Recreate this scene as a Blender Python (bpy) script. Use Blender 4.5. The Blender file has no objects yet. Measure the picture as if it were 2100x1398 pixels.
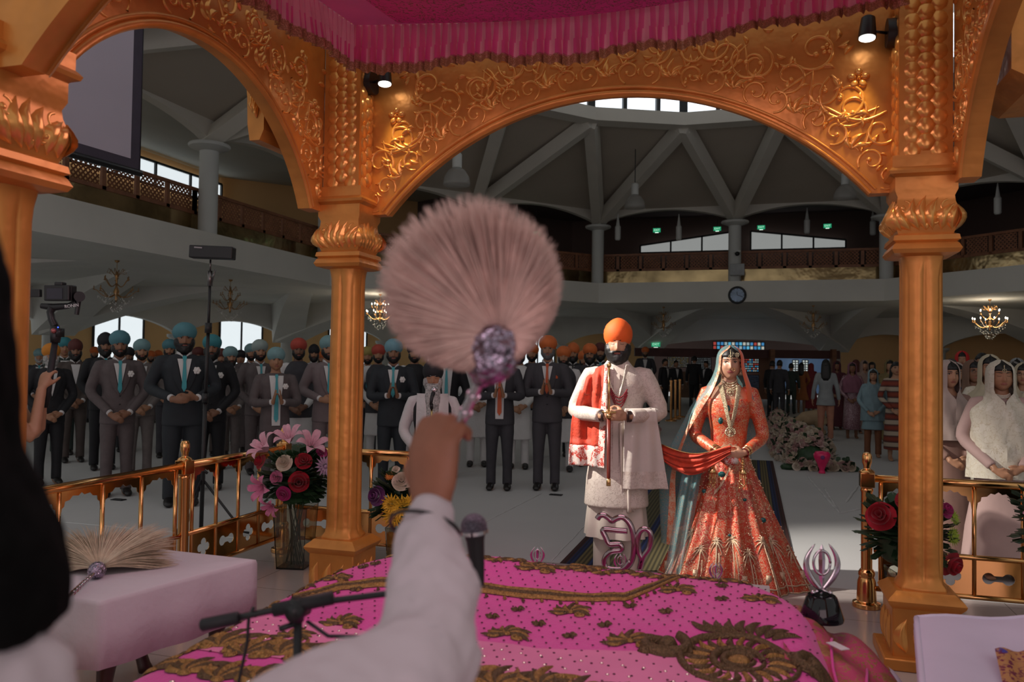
import bpy, bmesh, math, random
from mathutils import Vector, Matrix, noise
random.seed(7)
PI = math.pi
sc = bpy.context.scene
COL = sc.collection
V = Vector

# ---------------------------------------------------------------- camera
FPX = 1632.0
CAMP = V((0.827, -4.6, 1.56))
YAW, PITCH, ROLL = math.radians(16.8), math.atan(41/FPX), math.atan(.0145)
_f0 = V((-math.sin(YAW), math.cos(YAW), 0)); _r0 = V((math.cos(YAW), math.sin(YAW), 0)); _z = V((0, 0, 1))
CF = _f0*math.cos(PITCH) + _z*math.sin(PITCH)
_u = _z*math.cos(PITCH) - _f0*math.sin(PITCH)
CR = _r0*math.cos(ROLL) + _u*math.sin(ROLL)
CU = _u*math.cos(ROLL) - _r0*math.sin(ROLL)
cam = bpy.data.cameras.new('camera'); camo = bpy.data.objects.new('camera', cam); COL.objects.link(camo)
cam.sensor_width = 36; cam.lens = FPX/2100*36; cam.clip_start = .05; cam.clip_end = 200
camo.matrix_world = Matrix.Translation(CAMP) @ Matrix((CR, CU, -CF)).transposed().to_4x4()
cam.dof.use_dof = True; cam.dof.focus_distance = 6.0; cam.dof.aperture_fstop = 3.5
sc.camera = camo

def ray(px, py): return CF + CR*((px-1050)/FPX) - CU*((py-699)/FPX)
def pt(px, py, d): return CAMP + ray(px, py)*d
def onz(px, py, z): r = ray(px, py); return CAMP + r*((z-CAMP.z)/r.z)
def ony(px, py, y): r = ray(px, py); return CAMP + r*((y-CAMP.y)/r.y)
def onx(px, py, x): r = ray(px, py); return CAMP + r*((x-CAMP.x)/r.x)
def gp(px, d, z=0.0):
    lo, hi = -6000., 6000.
    for _ in range(50):
        m = (lo+hi)/2
        if pt(px, m, d).z > z: lo = m
        else: hi = m
    p = pt(px, lo, d); return V((p.x, p.y, z))

# ---------------------------------------------------------------- light, world, exposure
sc.view_settings.view_transform = 'Standard'; sc.view_settings.look = 'None'
sc.view_settings.exposure = 0.1; sc.view_settings.gamma = 1.0; sc.view_settings.use_curve_mapping = False
w = bpy.data.worlds.new('World'); sc.world = w; w.use_nodes = True
bg = w.node_tree.nodes['Background']; bg.inputs[0].default_value = (.80, .80, .78, 1); bg.inputs[1].default_value = .46

def light(name, kind, loc, target, energy, color=(1, 1, 1), **kw):
    l = bpy.data.lights.new(name, kind); l.energy = energy; l.color = color
    for k, v in kw.items(): setattr(l, k, v)
    o = bpy.data.objects.new(name, l); COL.objects.link(o); o.location = loc
    if target is not None:
        o.rotation_euler = (V(target)-V(loc)).to_track_quat('-Z', 'Y').to_euler()
    return o
# roof lantern daylight; the key, rear and canopy lights are added
KEY = light('skylight_beam', 'SPOT', (-3.9, -.45, 4.6), (.27, 1.5, 1.17), 2900, (1, .93, .84), spot_size=math.radians(25), spot_blend=.9, shadow_soft_size=.04)  # added spot inside the hall, gives the hard light on the couple
light('window_daylight_behind', 'AREA', (1.6, -9.5, 2.3), (0, 0, 2.4), 105, (1, .66, .72), shape='RECTANGLE', size=8, size_y=3)  # added pinkish area fill behind the camera for gold and frill
light('lantern_daylight', 'AREA', (.3, 10.3, 9.6), (.3, 10.3, 0), 2000, (1, .955, .88), shape='DISK', size=8)
light('canopy_lamp', 'AREA', (0, -1.3, 3.2), (0, -1.3, 0), 24, (1, .66, .76), shape='RECTANGLE', size=2.2, size_y=1.4)  # added area light under the canopy cloth, has no fitting

# ---------------------------------------------------------------- materials
MATS = {}
def mat(name, col, rough=.6, metal=0., var=.12, vs=6., bump=0., bs=40., emit=None, es=1., alpha=1., sheen=0., trans=0., spec=.5, coat=0.):
    if name in MATS: return MATS[name]
    m = bpy.data.materials.new(name); m.use_nodes = True; nt = m.node_tree; N = nt.nodes; L = nt.links
    b = N['Principled BSDF']; b.inputs['Roughness'].default_value = rough; b.inputs['Metallic'].default_value = metal
    b.inputs['Specular IOR Level'].default_value = spec
    b.inputs['Alpha'].default_value = alpha
    b.inputs['Transmission Weight'].default_value = trans
    b.inputs['Coat Weight'].default_value = coat
    if sheen: b.inputs['Sheen Weight'].default_value = sheen
    tc = N.new('ShaderNodeTexCoord')
    nz = N.new('ShaderNodeTexNoise'); nz.inputs['Scale'].default_value = vs; nz.inputs['Detail'].default_value = 3
    L.new(tc.outputs['Object'], nz.inputs['Vector'])
    r = N.new('ShaderNodeMapRange'); r.inputs[1].default_value = .3; r.inputs[2].default_value = .7
    r.inputs[3].default_value = 1-var; r.inputs[4].default_value = 1+var
    L.new(nz.outputs['Fac'], r.inputs[0])
    mx = N.new('ShaderNodeVectorMath'); mx.operation = 'SCALE'; mx.inputs[0].default_value = col[:3]
    L.new(r.outputs[0], mx.inputs['Scale']); L.new(mx.outputs[0], b.inputs['Base Color'])
    if bump:
        n2 = N.new('ShaderNodeTexNoise'); n2.inputs['Scale'].default_value = bs; L.new(tc.outputs['Object'], n2.inputs['Vector'])
        bp = N.new('ShaderNodeBump'); bp.inputs['Strength'].default_value = bump; bp.inputs['Distance'].default_value = .02
        L.new(n2.outputs['Fac'], bp.inputs['Height']); L.new(bp.outputs[0], b.inputs['Normal'])
    if emit is not None:
        b.inputs['Emission Color'].default_value = (*emit, 1); b.inputs['Emission Strength'].default_value = es
    MATS[name] = m; return m

def embroidered(name, base, thread, scale=60., dens=.5, metal=.8, rough=.45, second=None, s2=18., alpha=1., th2=.56, weft=0.):
    """cloth with metallic thread flecks and meandering stitched vines"""
    if name in MATS: return MATS[name]
    m = bpy.data.materials.new(name); m.use_nodes = True; nt = m.node_tree; N = nt.nodes; L = nt.links
    b = N['Principled BSDF']; tc = N.new('ShaderNodeTexCoord')
    def thr(sock, lo, hi):
        r = N.new('ShaderNodeMapRange'); r.inputs[1].default_value = lo; r.inputs[2].default_value = hi; L.new(sock, r.inputs[0]); return r.outputs[0]
    vo = N.new('ShaderNodeTexVoronoi'); vo.inputs['Scale'].default_value = scale; L.new(tc.outputs['Object'], vo.inputs['Vector'])
    dots = thr(vo.outputs['Distance'], dens*.6+.06, dens*.6)
    nz = N.new('ShaderNodeTexNoise'); nz.inputs['Scale'].default_value = scale*.42; nz.inputs['Detail'].default_value = 2.5; L.new(tc.outputs['Object'], nz.inputs['Vector'])
    ab = N.new('ShaderNodeMath'); ab.operation = 'SUBTRACT'; L.new(nz.outputs['Fac'], ab.inputs[0]); ab.inputs[1].default_value = .5
    a2 = N.new('ShaderNodeMath'); a2.operation = 'ABSOLUTE'; L.new(ab.outputs[0], a2.inputs[0])
    vine = thr(a2.outputs[0], .026, .010)
    n3 = N.new('ShaderNodeTexNoise'); n3.inputs['Scale'].default_value = s2; L.new(tc.outputs['Object'], n3.inputs['Vector'])
    msk = thr(n3.outputs['Fac'], .47, .53)
    md = N.new('ShaderNodeMath'); md.operation = 'MULTIPLY'; L.new(dots, md.inputs[0]); L.new(msk, md.inputs[1])
    mm = N.new('ShaderNodeMath'); mm.operation = 'MAXIMUM'; L.new(md.outputs[0], mm.inputs[0]); L.new(vine, mm.inputs[1])
    mix = N.new('ShaderNodeMix'); mix.data_type = 'RGBA'; L.new(mm.outputs[0], mix.inputs[0])
    if second is not None:
        n4 = N.new('ShaderNodeTexNoise'); n4.inputs['Scale'].default_value = s2*.6; L.new(tc.outputs['Object'], n4.inputs['Vector'])
        mb = N.new('ShaderNodeMix'); mb.data_type = 'RGBA'; L.new(thr(n4.outputs['Fac'], th2, th2+.03), mb.inputs[0])
        mb.inputs[6].default_value = (*base, 1); mb.inputs[7].default_value = (*second, 1); L.new(mb.outputs[2], mix.inputs[6])
    else: mix.inputs[6].default_value = (*base, 1)
    mix.inputs[7].default_value = (*thread, 1)
    L.new(mix.outputs[2], b.inputs['Base Color'])
    me = N.new('ShaderNodeMath'); me.operation = 'MULTIPLY'; L.new(mm.outputs[0], me.inputs[0]); me.inputs[1].default_value = metal
    L.new(me.outputs[0], b.inputs['Metallic']); b.inputs['Roughness'].default_value = rough; b.inputs['Alpha'].default_value = alpha
    bp = N.new('ShaderNodeBump'); bp.inputs['Strength'].default_value = .3; bp.inputs['Distance'].default_value = .003
    L.new(mm.outputs[0], bp.inputs['Height']); L.new(bp.outputs[0], b.inputs['Normal'])
    MATS[name] = m; return m

# ---------------------------------------------------------------- mesh builder
class MB:
    def __init__(s): s.v = []; s.f = []; s.m = []; s.cur = 0
    def add(s, vs, fs):
        o = len(s.v); s.v += [tuple(p) for p in vs]
        for f in fs: s.f.append(tuple(i+o for i in f)); s.m.append(s.cur)
    def loft(s, rings, caps=True, closed=True):
        n = len(rings[0]); vs = [p for r in rings for p in r]; fs = []
        for i in range(len(rings)-1):
            for j in range(n if closed else n-1):
                k = (j+1) % n; fs.append((i*n+j, i*n+k, (i+1)*n+k, (i+1)*n+j))
        if caps and closed:
            fs.append(tuple(range(n-1, -1, -1))); fs.append(tuple((len(rings)-1)*n+j for j in range(n)))
        s.add(vs, fs); return s
    def grid(s, fn, nu, nv, cu=False, flip=False):
        vs = [fn(i/nu, j/nv) for j in range(nv+1) for i in range(nu if cu else nu+1)]
        w_ = nu if cu else nu+1; fs = []
        for j in range(nv):
            for i in range(nu):
                k = (i+1) % w_ if cu else i+1
                f = (j*w_+i, j*w_+k, (j+1)*w_+k, (j+1)*w_+i); fs.append(f[::-1] if flip else f)
        s.add(vs, fs); return s
    def tube(s, pts, rad, n=8, caps=True, flat=None, up=None):
        pts = [V(p) for p in pts]; k = len(pts)
        if not isinstance(rad, (list, tuple)): rad = [rad]*k
        rings = []; side = None
        for i, p in enumerate(pts):
            t = (pts[min(i+1, k-1)]-pts[max(i-1, 0)])
            t = t.normalized() if t.length > 1e-9 else V((0, 0, 1))
            if side is None:
                a = V(up) if up is not None else (V((0, 0, 1)) if abs(t.z) < .9 else V((0, 1, 0)))
                side = t.cross(a).normalized()
            else:
                side = (side - t*side.dot(t)).normalized()
            o = side.cross(t)
            r = rad[i]; rx, ry = r if isinstance(r, (tuple, list)) else (r, r*(flat or 1))
            rings.append([p+side*(rx*math.cos(2*PI*j/n))+o*(ry*math.sin(2*PI*j/n)) for j in range(n)])
        return s.loft(rings, caps)
    def box(s, c, d, rz=0., rot=None):
        c = V(c); hx, hy, hz = d[0]/2, d[1]/2, d[2]/2
        M = rot if rot is not None else Matrix.Rotation(rz, 3, 'Z')
        vs = [c + M @ V((x*hx, y*hy, z*hz)) for z in (-1, 1) for y in (-1, 1) for x in (-1, 1)]
        s.add(vs, [(0, 2, 3, 1), (4, 5, 7, 6), (0, 1, 5, 4), (2, 6, 7, 3), (0, 4, 6, 2), (1, 3, 7, 5)]); return s
    def bar(s, a, b, w_, h, up=(0, 0, 1)):
        a, b = V(a), V(b); t = (b-a).normalized(); sd = t.cross(V(up)).normalized(); o = sd.cross(t)
        vs = [p + sd*(x*w_/2) + o*(y*h/2) for p in (a, b) for x, y in ((-1, -1), (1, -1), (1, 1), (-1, 1))]
        s.add(vs, [(3, 2, 1, 0), (4, 5, 6, 7), (0, 1, 5, 4), (1, 2, 6, 5), (2, 3, 7, 6), (3, 0, 4, 7)]); return s
    def lathe(s, prof, c=(0, 0, 0), n=24, sq=0., rz=0.):
        c = V(c); rings = []
        for r, z in prof:
            ring = []
            for j in range(n):
                a = 2*PI*j/n; ca, sa = math.cos(a), math.sin(a)
                k = 1.
                if sq: k = 1/max(abs(ca), abs(sa))*sq + (1-sq)
                x, y = r*k*ca, r*k*sa
                ring.append(c + V((x*math.cos(rz)-y*math.sin(rz), x*math.sin(rz)+y*math.cos(rz), z)))
            rings.append(ring)
        return s.loft(rings)
    def ell(s, c, r, nu=16, nv=10, M=None, fn=None):
        c = V(c)
        if not isinstance(r, (tuple, list)): r = (r, r, r)
        vs = []; fs = []
        for j in range(nv+1):
            ph = -PI/2 + PI*j/nv
            for i in range(nu):
                th = 2*PI*i/nu
                p = V((math.cos(ph)*math.cos(th), math.cos(ph)*math.sin(th), math.sin(ph)))
                k = fn(p) if fn else 1.
                p = V((p.x*r[0], p.y*r[1], p.z*r[2]))*k
                if M is not None: p = M @ p
                vs.append(c+p)
        for j in range(nv):
            for i in range(nu):
                k = (i+1) % nu; fs.append((j*nu+i, j*nu+k, (j+1)*nu+k, (j+1)*nu+i))
        s.add(vs, fs); return s
    def prism(s, poly, fn0, fn1):
        n = len(poly); a = [fn0(*p) for p in poly]; b = [fn1(*p) for p in poly]
        s.add(a+b, [tuple(range(n-1, -1, -1)), tuple(range(n, 2*n))] + [(i, (i+1) % n, n+(i+1) % n, n+i) for i in range(n)]); return s
    def mesh(s, name):
        me = bpy.data.meshes.new(name); me.from_pydata(s.v, [], s.f)
        if any(s.m): me.polygons.foreach_set('material_index', s.m)
        me.validate(); me.update(); return me
    def build(s, name, mt=None, parent=None, smooth=True, loc=None, sub=0, bev=0., fix=False, solid=0.):
        me = s.mesh(name); return link(name, me, mt, parent, smooth, loc, sub, bev, fix, solid)

def link(name, me, mt=None, parent=None, smooth=True, loc=None, sub=0, bev=0., fix=False, solid=0.):
    if fix:
        bm = bmesh.new(); bm.from_mesh(me); bmesh.ops.remove_doubles(bm, verts=bm.verts, dist=1e-5)
        bmesh.ops.recalc_face_normals(bm, faces=bm.faces); bm.to_mesh(me); bm.free()
    o = bpy.data.objects.new(name, me); COL.objects.link(o)
    for x in (mt if isinstance(mt, (list, tuple)) else [mt]):
        if x is not None: me.materials.append(x)
    if parent is not None: o.parent = parent
    if loc is not None: o.location = loc
    if smooth:
        me.polygons.foreach_set('use_smooth', [True]*len(me.polygons))
    if smooth == 'a':
        try: me.set_sharp_from_angle(angle=math.radians(35))
        except Exception: pass
    if bev:
        m = o.modifiers.new('b', 'BEVEL'); m.width = bev; m.segments = 2; m.limit_method = 'ANGLE'
    if sub:
        m = o.modifiers.new('s', 'SUBSURF'); m.levels = sub; m.render_levels = sub
    if solid:
        m = o.modifiers.new('t', 'SOLIDIFY'); m.thickness = solid; m.offset = 0
    return o

def remeshed(mb, voxel, smooth=3, fac=.5, dec=None):
    """union of closed shells into one continuous surface"""
    me = mb.mesh('tmp'); bm = bmesh.new(); bm.from_mesh(me); bmesh.ops.recalc_face_normals(bm, faces=bm.faces); bm.to_mesh(me); bm.free()
    o = bpy.data.objects.new('tmp', me); COL.objects.link(o)
    m = o.modifiers.new('r', 'REMESH'); m.mode = 'VOXEL'; m.voxel_size = voxel
    if smooth:
        m = o.modifiers.new('s', 'SMOOTH'); m.factor = fac; m.iterations = smooth
    if dec:
        m = o.modifiers.new('d', 'DECIMATE'); m.ratio = dec
    dg = bpy.context.evaluated_depsgraph_get(); r = bpy.data.meshes.new_from_object(o.evaluated_get(dg))
    bpy.data.objects.remove(o); bpy.data.meshes.remove(me); return r

def empty(name, loc=(0, 0, 0), rz=0.):
    o = bpy.data.objects.new(name, None); COL.objects.link(o); o.location = loc; o.rotation_euler = (0, 0, rz); o.empty_display_size = .1; return o
def tag(o, label=None, cat=None, group=None, kind=None):
    if label: o['label'] = label
    if cat: o['category'] = cat
    if group: o['group'] = group
    if kind: o['kind'] = kind
    return o
def struct(o, label=None):
    o['kind'] = 'structure'
    if label: o['label'] = label
    return o
def copytree(o, parent=None):
    c = o.copy(); COL.objects.link(c)
    if parent is not None: c.parent = parent
    for ch in KIDS(o): copytree(ch, c)
    return c
def KIDS(o): return [x for x in bpy.data.objects if x.parent == o]
def arc(c, r, a0, a1, n):
    return [(c[0]+r*math.cos(a0+(a1-a0)*i/n), c[1]+r*math.sin(a0+(a1-a0)*i/n)) for i in range(n+1)]
def lerp(a, b, t): return a+(b-a)*t
def sm(t): t = max(0., min(1., t)); return t*t*(3-2*t)
def nz(x, y=0., z=0.): return noise.noise(V((x, y, z)))

# shared materials
gold = mat('gold_paint', (.60, .245, .052), .36, .45, .16, 5, .25, 12)
gold2 = mat('gold_leaf_relief', (.78, .37, .095), .24, .55, .1, 9)  # lightened so the colour carries highlights on the raised carving
brass = mat('polished_brass', (.80, .42, .16), .16, 1., .05, 4)
white = mat('white_plaster', (.74, .735, .69), .8, 0, .04, 1.2)
# ================================================================ HALL
HC = V((.3, 9.2, 0)); YS = 1.11; AP = 10.0; RV = AP/math.cos(PI/8)
def hp(ang, R, z):  # ang degrees clockwise from +Y
    a = math.radians(ang); return V((HC.x+R*math.sin(a), HC.y+R*YS*math.cos(a), z))
def octr(ang, ap):  # radius of the octagon with apothem ap at this angle
    a = (ang+22.5) % 45 - 22.5; return ap/math.cos(math.radians(a))
def op(ang, ap, z): return hp(ang, octr(ang, ap), z)
ANG = [22.5*k for k in range(16)]
VIS = [a for a in ANG if not (145 < a < 215)]       # the part of the ring the camera can look at
floorm = mat('white_floor_cloth', (.50, .50, .50), .75, 0, .06, .6, .25, 2.2)
b = MB(); b.grid(lambda u, v: V((lerp(-26, 26, u), lerp(1.34, 34, v), 0)), 2, 2)
b.grid(lambda u, v: V((lerp(-26, 26, u), lerp(-12, 1.34, v), -.001)), 2, 2)
struct(b.build('floor', floorm, smooth=False))
tile = mat('dais_tile', (.46, .40, .38), .16, 0, .12, 1.6)
nt = tile.node_tree; bk = nt.nodes.new('ShaderNodeTexBrick'); bk.offset = 0; bk.inputs['Scale'].default_value = 1.0
bk.inputs['Color1'].default_value = (.42, .37, .35, 1); bk.inputs['Color2'].default_value = (.44, .385, .36, 1); bk.inputs['Mortar'].default_value = (.2, .17, .15, 1)
bk.inputs['Brick Width'].default_value = .6; bk.inputs['Row Height'].default_value = .6; bk.inputs['Mortar Size'].default_value = .003
nt.links.new([n for n in nt.nodes if n.type == 'TEX_COORD'][0].outputs['Object'], bk.inputs['Vector']); nt.links.new(bk.outputs['Color'], nt.nodes['Principled BSDF'].inputs['Base Color'])
b = MB(); b.box((.03, -3.35, .02), (6.06, 9.3, .04)); struct(b.build('floor_dais', tile, smooth=False), 'glossy pale tiled dais under the golden canopy')
DZ = .04

balc = mat('balcony_plaster', (.74, .735, .68), .85, 0, .05, .8)
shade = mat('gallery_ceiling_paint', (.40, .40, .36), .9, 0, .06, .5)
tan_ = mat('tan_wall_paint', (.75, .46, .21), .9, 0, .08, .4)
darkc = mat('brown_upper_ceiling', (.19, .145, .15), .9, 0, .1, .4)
wood = mat('red_brown_wood', (.20, .075, .032), .5, 0, .25, 8)
# far balcony ring: fascia, soffit, deck
AA = [a for a in range(-112, 113) if True]
AV = sorted(set([-112.5, 112.5]+[22.5*k for k in range(-5, 6)]))
def ring_pts(ap, z): return [op(a, ap, z) for a in AV]
b = MB()
prof = [(10.0, 3.44), (10.0, 4.07), (10.6, 4.07), (10.6, 3.9), (21.0, 3.9), (21.0, 3.44)]
for i in range(len(AV)-1):
    a0, a1 = AV[i], AV[i+1]
    r0_ = [op(a0, p, z) for p, z in prof]; r1_ = [op(a1, p, z) for p, z in prof]
    b.loft([r0_, r1_])
struct(b.build('balcony', balc, smooth=False), 'white balcony ring around the prayer hall')
# upper columns with disc capitals
colm = mat('white_column_paint', (.60, .62, .60), .7, 0, .03, 2)
for a in VIS:
    p = op(a, 10.22, 0)
    b = MB(); b.lathe([(.19, 4.05), (.19, 5.8)], (p.x, p.y, 0), 24)
    b.lathe([(.2, 5.78), (.40, 5.86), (.42, 5.9), (.40, 5.93), (.2, 5.94)], (p.x, p.y, 0), 24)
    struct(b.build('column', colm, smooth='a'))
    # lamp of small wall fitting below some columns is not seen
# arches between columns, zigzag beams up to the lantern ring
RR, RZ = 6.0, 7.5
roofp = mat('roof_panel', (.47, .42, .35), .9, 0, .06, .5)
beam = mat('roof_beam_paint', (.66, .635, .57), .85, 0, .04, 1)
bA, bB, bP = MB(), MB(), MB()
for a in VIS[:]:
    a1 = a+22.5
    p0, p1 = op(a, 10.22, 0), op(a1, 10.22, 0)
    n = 14; ctr = (p0+p1)/2 - HC; outw = ctr.normalized()*.22
    prev = None
    for i in range(n+1):
        t = i/n; p = p0.lerp(p1, t); zl = 5.93 + .42*math.sin(PI*t)**.75; zt = 6.88
        q = [V((p.x, p.y, zl))-outw*.5, V((p.x, p.y, zl))+outw*.5, V((p.x, p.y, zt))+outw*.5, V((p.x, p.y, zt))-outw*.5]
        if prev: bA.loft([prev, q])
        prev = q
    apx = hp(a+11.25, RR, RZ+.08); apm = hp(a-11.25, RR, RZ+.08); apn = hp(a+33.75, RR, RZ+.08)
    t0 = V((p0.x, p0.y, 6.05)); t1 = V((p1.x, p1.y, 6.05))
    up0 = (apx-t0).cross(t1-t0).normalized()
    for s_, e_ in ((t0, apx), (t1, apx)):
        bB.bar(s_, e_-V((0, 0, .05)), .30, .34, (p0-HC).normalized()*.55+V((0, 0, -1)))
    h0 = V((p0.x, p0.y, 6.25)); h1 = V((p1.x, p1.y, 6.25)); up = V((0, 0, .12))
    bP.add([h0+up, h1+up, apx+up], [(0, 1, 2)])
    bP.add([h1+up, apn+up, apx+up], [(0, 1, 2)])
struct(bA.build('trim_arches', beam, smooth=False), 'shallow white arches joining the upper columns')
struct(bB.build('trim_roof_beams', beam, smooth='a'), 'zigzag white roof beams rising to the lantern')
struct(bP.build('ceiling', roofp, smooth=False), 'folded grey ceiling panels between the roof beams')
# lantern ring and clerestory
b = MB()
RA = [11.25+22.5*k for k in range(16)]
for i in range(16):
    a0, a1 = RA[i], RA[(i+1) % 16]
    pr = [(RR-.3, RZ-.02), (RR-.3, RZ+.30), (RR+.35, RZ+.30), (RR+.15, RZ-.02)]
    b.loft([[hp(a0, r, z) for r, z in pr], [hp(a1, r, z) for r, z in pr]])
struct(b.build('trim_lantern_ring', beam, smooth=False), 'white ring beam under the roof lantern')
sky = mat('daylit_glass', (.8, .85, .9), .3, 0, .02, 2, emit=(.86, .93, 1), es=1.25)
sky2 = mat('overcast_window_glass', (.8, .85, .9), .3, 0, .02, 2, emit=(.80, .87, .90), es=.85)
frm = mat('dark_window_frame', (.02, .022, .025), .5)
for i in range(16):
    a0, a1 = RA[i], RA[i]+22.5
    if 125 < (a0+11.25) % 360 < 235: continue
    e = empty('window_%d' % (i+1)); struct(e, 'roof lantern window')
    b = MB(); P = [hp(a0, RR+.1, 0), hp(a1, RR+.1, 0)]
    b.add([V((P[0].x, P[0].y, 7.80)), V((P[1].x, P[1].y, 7.80)), V((P[1].x, P[1].y, 8.9)), V((P[0].x, P[0].y, 8.9))], [(0, 1, 2, 3)])
    b.build('pane', sky, e, smooth=False)
    b = MB()
    for t in (0, .36, .72):
        q = P[0].lerp(P[1], t); q2 = q + (HC-q).normalized()*.06
        b.box((q2.x, q2.y, 8.4), (.10 if t else .2, .10, 1.0), math.radians(-a0))
    b.build('window_frame', frm, e, smooth=False)
b = MB(); b.lathe([(5.9, 8.9), (5.9, 9.0)], (HC.x, HC.y, 0), 16)
struct(b.build('ceiling_lantern', roofp, smooth=False), 'flat top of the roof lantern')
# gallery: roof behind the arches, dark brown far, lighter left
b = MB(); b2 = MB()
for i in range(len(AV)-1):
    a0, a1 = AV[i], AV[i+1]
    q = [op(a0, 9.9, 6.5), op(a1, 9.9, 6.5), op(a1, 15.5, 7.15), op(a0, 15.5, 7.15)]
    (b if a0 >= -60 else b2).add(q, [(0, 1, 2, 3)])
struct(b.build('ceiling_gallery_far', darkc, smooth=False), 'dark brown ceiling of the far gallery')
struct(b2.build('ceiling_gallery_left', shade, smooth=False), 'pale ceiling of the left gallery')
b = MB(); b2 = MB()
for i in range(len(AV)-1):
    a0, a1 = AV[i], AV[i+1]
    q = [op(a0, 15.3, 3.9), op(a1, 15.3, 3.9), op(a1, 15.3, 7.2), op(a0, 15.3, 7.2)]
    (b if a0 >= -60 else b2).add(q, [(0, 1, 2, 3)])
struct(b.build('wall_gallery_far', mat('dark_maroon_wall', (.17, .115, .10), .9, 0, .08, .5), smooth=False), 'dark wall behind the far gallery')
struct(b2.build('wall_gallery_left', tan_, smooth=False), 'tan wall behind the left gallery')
# strip windows of left gallery
def strip_window(idx, A, B, z0, z1, n, glass, out=.05, muls=None, label='strip window in the left gallery wall', slope=0.):
    e = empty('window_%d' % idx); struct(e, label); A, B = V(A), V(B); nrm = V((B.y-A.y, A.x-B.x, 0)).normalized()
    if (HC-A).dot(nrm) < 0: nrm = -nrm
    nrm *= out; b = MB()
    b.add([V((A.x, A.y, z0))+nrm, V((B.x, B.y, z0))+nrm, V((B.x, B.y, z1-slope))+nrm, V((A.x, A.y, z1))+nrm], [(0, 1, 2, 3)])
    pn = b; b = MB(); n2 = nrm*1.5
    for t in ([i/n for i in range(n+1)]):
        q = A.lerp(B, t)+n2; zz = lerp(z1, z1-slope, t); b.bar(V((q.x, q.y, z0)), V((q.x, q.y, zz)), .07, .06, (B-A).normalized())
    b.bar(V((A.x, A.y, z0))+n2, V((B.x, B.y, z0))+n2, .07, .06); b.bar(V((A.x, A.y, z1))+n2, V((B.x, B.y, z1-slope))+n2, .07, .06)
    fr_ = b.build('window_frame', frm, e, smooth=False); pn.build('pane', glass, fr_, smooth=False); return e
L0 = op(-112.5, 15.2, 0); L1 = op(-67.5, 15.2, 0)
strip_window(20, V((L0.x, 2.0, 0)), V((L0.x, 16.1, 0)), 6.2, 6.85, 10, sky2)
# far gallery window wall: sloping lights either side of the mid column
F0 = op(-22.5, 15.1, 0); F1 = op(22.5, 15.1, 0); cx = .5
gl = mat('far_window_glass', (.3, .32, .34), .25, 0, .35, .5, emit=(.62, .64, .62), es=.36)
for (ii, t0, t1, s_) in ((21, .47, .20, 1), (22, .53, .80, 1)):
    strip_window(ii, V((.15 if s_ > 0 and ii == 21 else .75, F0.y, 0)), V((-3.3 if ii == 21 else 4.0, F0.y, 0)), 5.76, 6.47, 3, gl, .05, label='low sloping window of the far gallery, %s of the clock column' % ('left' if ii == 21 else 'right'), slope=.42)
# mirror strip + lattice railing above the balcony edge
mir = mat('golden_mirror_strip', (.42, .30, .15), .12, .85, .5, 1.3, .35, 3)
lat = mat('brown_lattice_wood', (.26, .105, .05), .55, 0, .2, 6)
names = {-112.5: 'nearest left', -90: 'second left', -67.5: 'left corner', -45: 'third left', -22.5: 'just left of the clock', 0: 'just right of the clock', 22.5: 'right corner', 45: 'behind the right pillar', 67.5: 'far right', 90: 'rightmost'}
for a0 in AV[:-1]:
    a1 = a0+22.5; e = empty('balcony_railing'); tag(e, 'brown lattice gallery railing, span %s' % names[a0], 'railing', 'lattice railings of the upper gallery')
    A, B = op(a0, 10.55, 0), op(a1, 10.55, 0); d = (B-A).normalized(); n_ = 6
    b = MB()
    b.add([V((A.x, A.y, 3.95)), V((B.x, B.y, 3.95)), V((B.x, B.y, 4.5)), V((A.x, A.y, 4.5))], [(0, 1, 2, 3)])
    b.build('mirror_strip', mir, e, smooth=False, solid=.02)
    b = MB()
    for z in (4.53, 5.02): b.bar(V((A.x, A.y, z)), V((B.x, B.y, z)), .06, .07)
    for i in range(n_+1):
        q = A.lerp(B, i/n_); b.bar(V((q.x, q.y, 4.5)), V((q.x, q.y, 5.0)), .06, .09, d)
    rf_ = b.build('rail_frame', lat, e, smooth=False)
    b = MB(); L = (B-A).length; H = .42; stp = .105
    for cell in range(n_):
        if cell in (0, n_-1) and False: continue
        c0 = A.lerp(B, cell/n_) + d*.1; w_ = L/n_-.2; k = -H
        while k < w_:
            x0, x1 = max(0, k), min(w_, k+H)
            if x1-x0 > .02:
                b.bar(c0+d*x0+V((0, 0, 4.56+x0-k)), c0+d*x1+V((0, 0, 4.56+x1-k)), .012, .035, (HC-c0).normalized().cross(V((0,0,1))))
                b.bar(c0+d*x0+V((0, 0, 4.56+H-(x0-k))), c0+d*x1+V((0, 0, 4.56+H-(x1-k))), .012, .035, (HC-c0).normalized().cross(V((0,0,1))))
            k += stp
    b.build('lattice_panel', lat, rf_, smooth=False)
# ---- lower storey: outer arcade of scallops, leaning ribs, back wall, windows
RL = 19.0
spans = []
angs = [-112.5+11.25*k for k in range(21)]
low = [a for a in angs if abs(a) > 1]
bS, bR = MB(), MB()
for i in range(len(low)-1):
    a0, a1 = low[i], low[i+1]; n = 16; prev = None; wide = (a1-a0) > 12
    for k in range(n+1):
        t = k/n; a = lerp(a0, a1, t)
        p0 = hp(a0, RL, 0).lerp(hp(a1, RL, 0), t); o = (p0-HC).normalized()*.12
        zl = 2.18 + (.62 if not wide else .42)*math.sin(PI*t)**.7
        q = [V((p0.x, p0.y, zl))-o, V((p0.x, p0.y, zl))+o, V((p0.x, p0.y, 3.46))+o, V((p0.x, p0.y, 3.46))-o]
        if prev: bS.loft([prev, q])
        prev = q
struct(bS.build('trim_scalloped_arcade', white, smooth=False), 'white scalloped arcade under the balcony')
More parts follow.
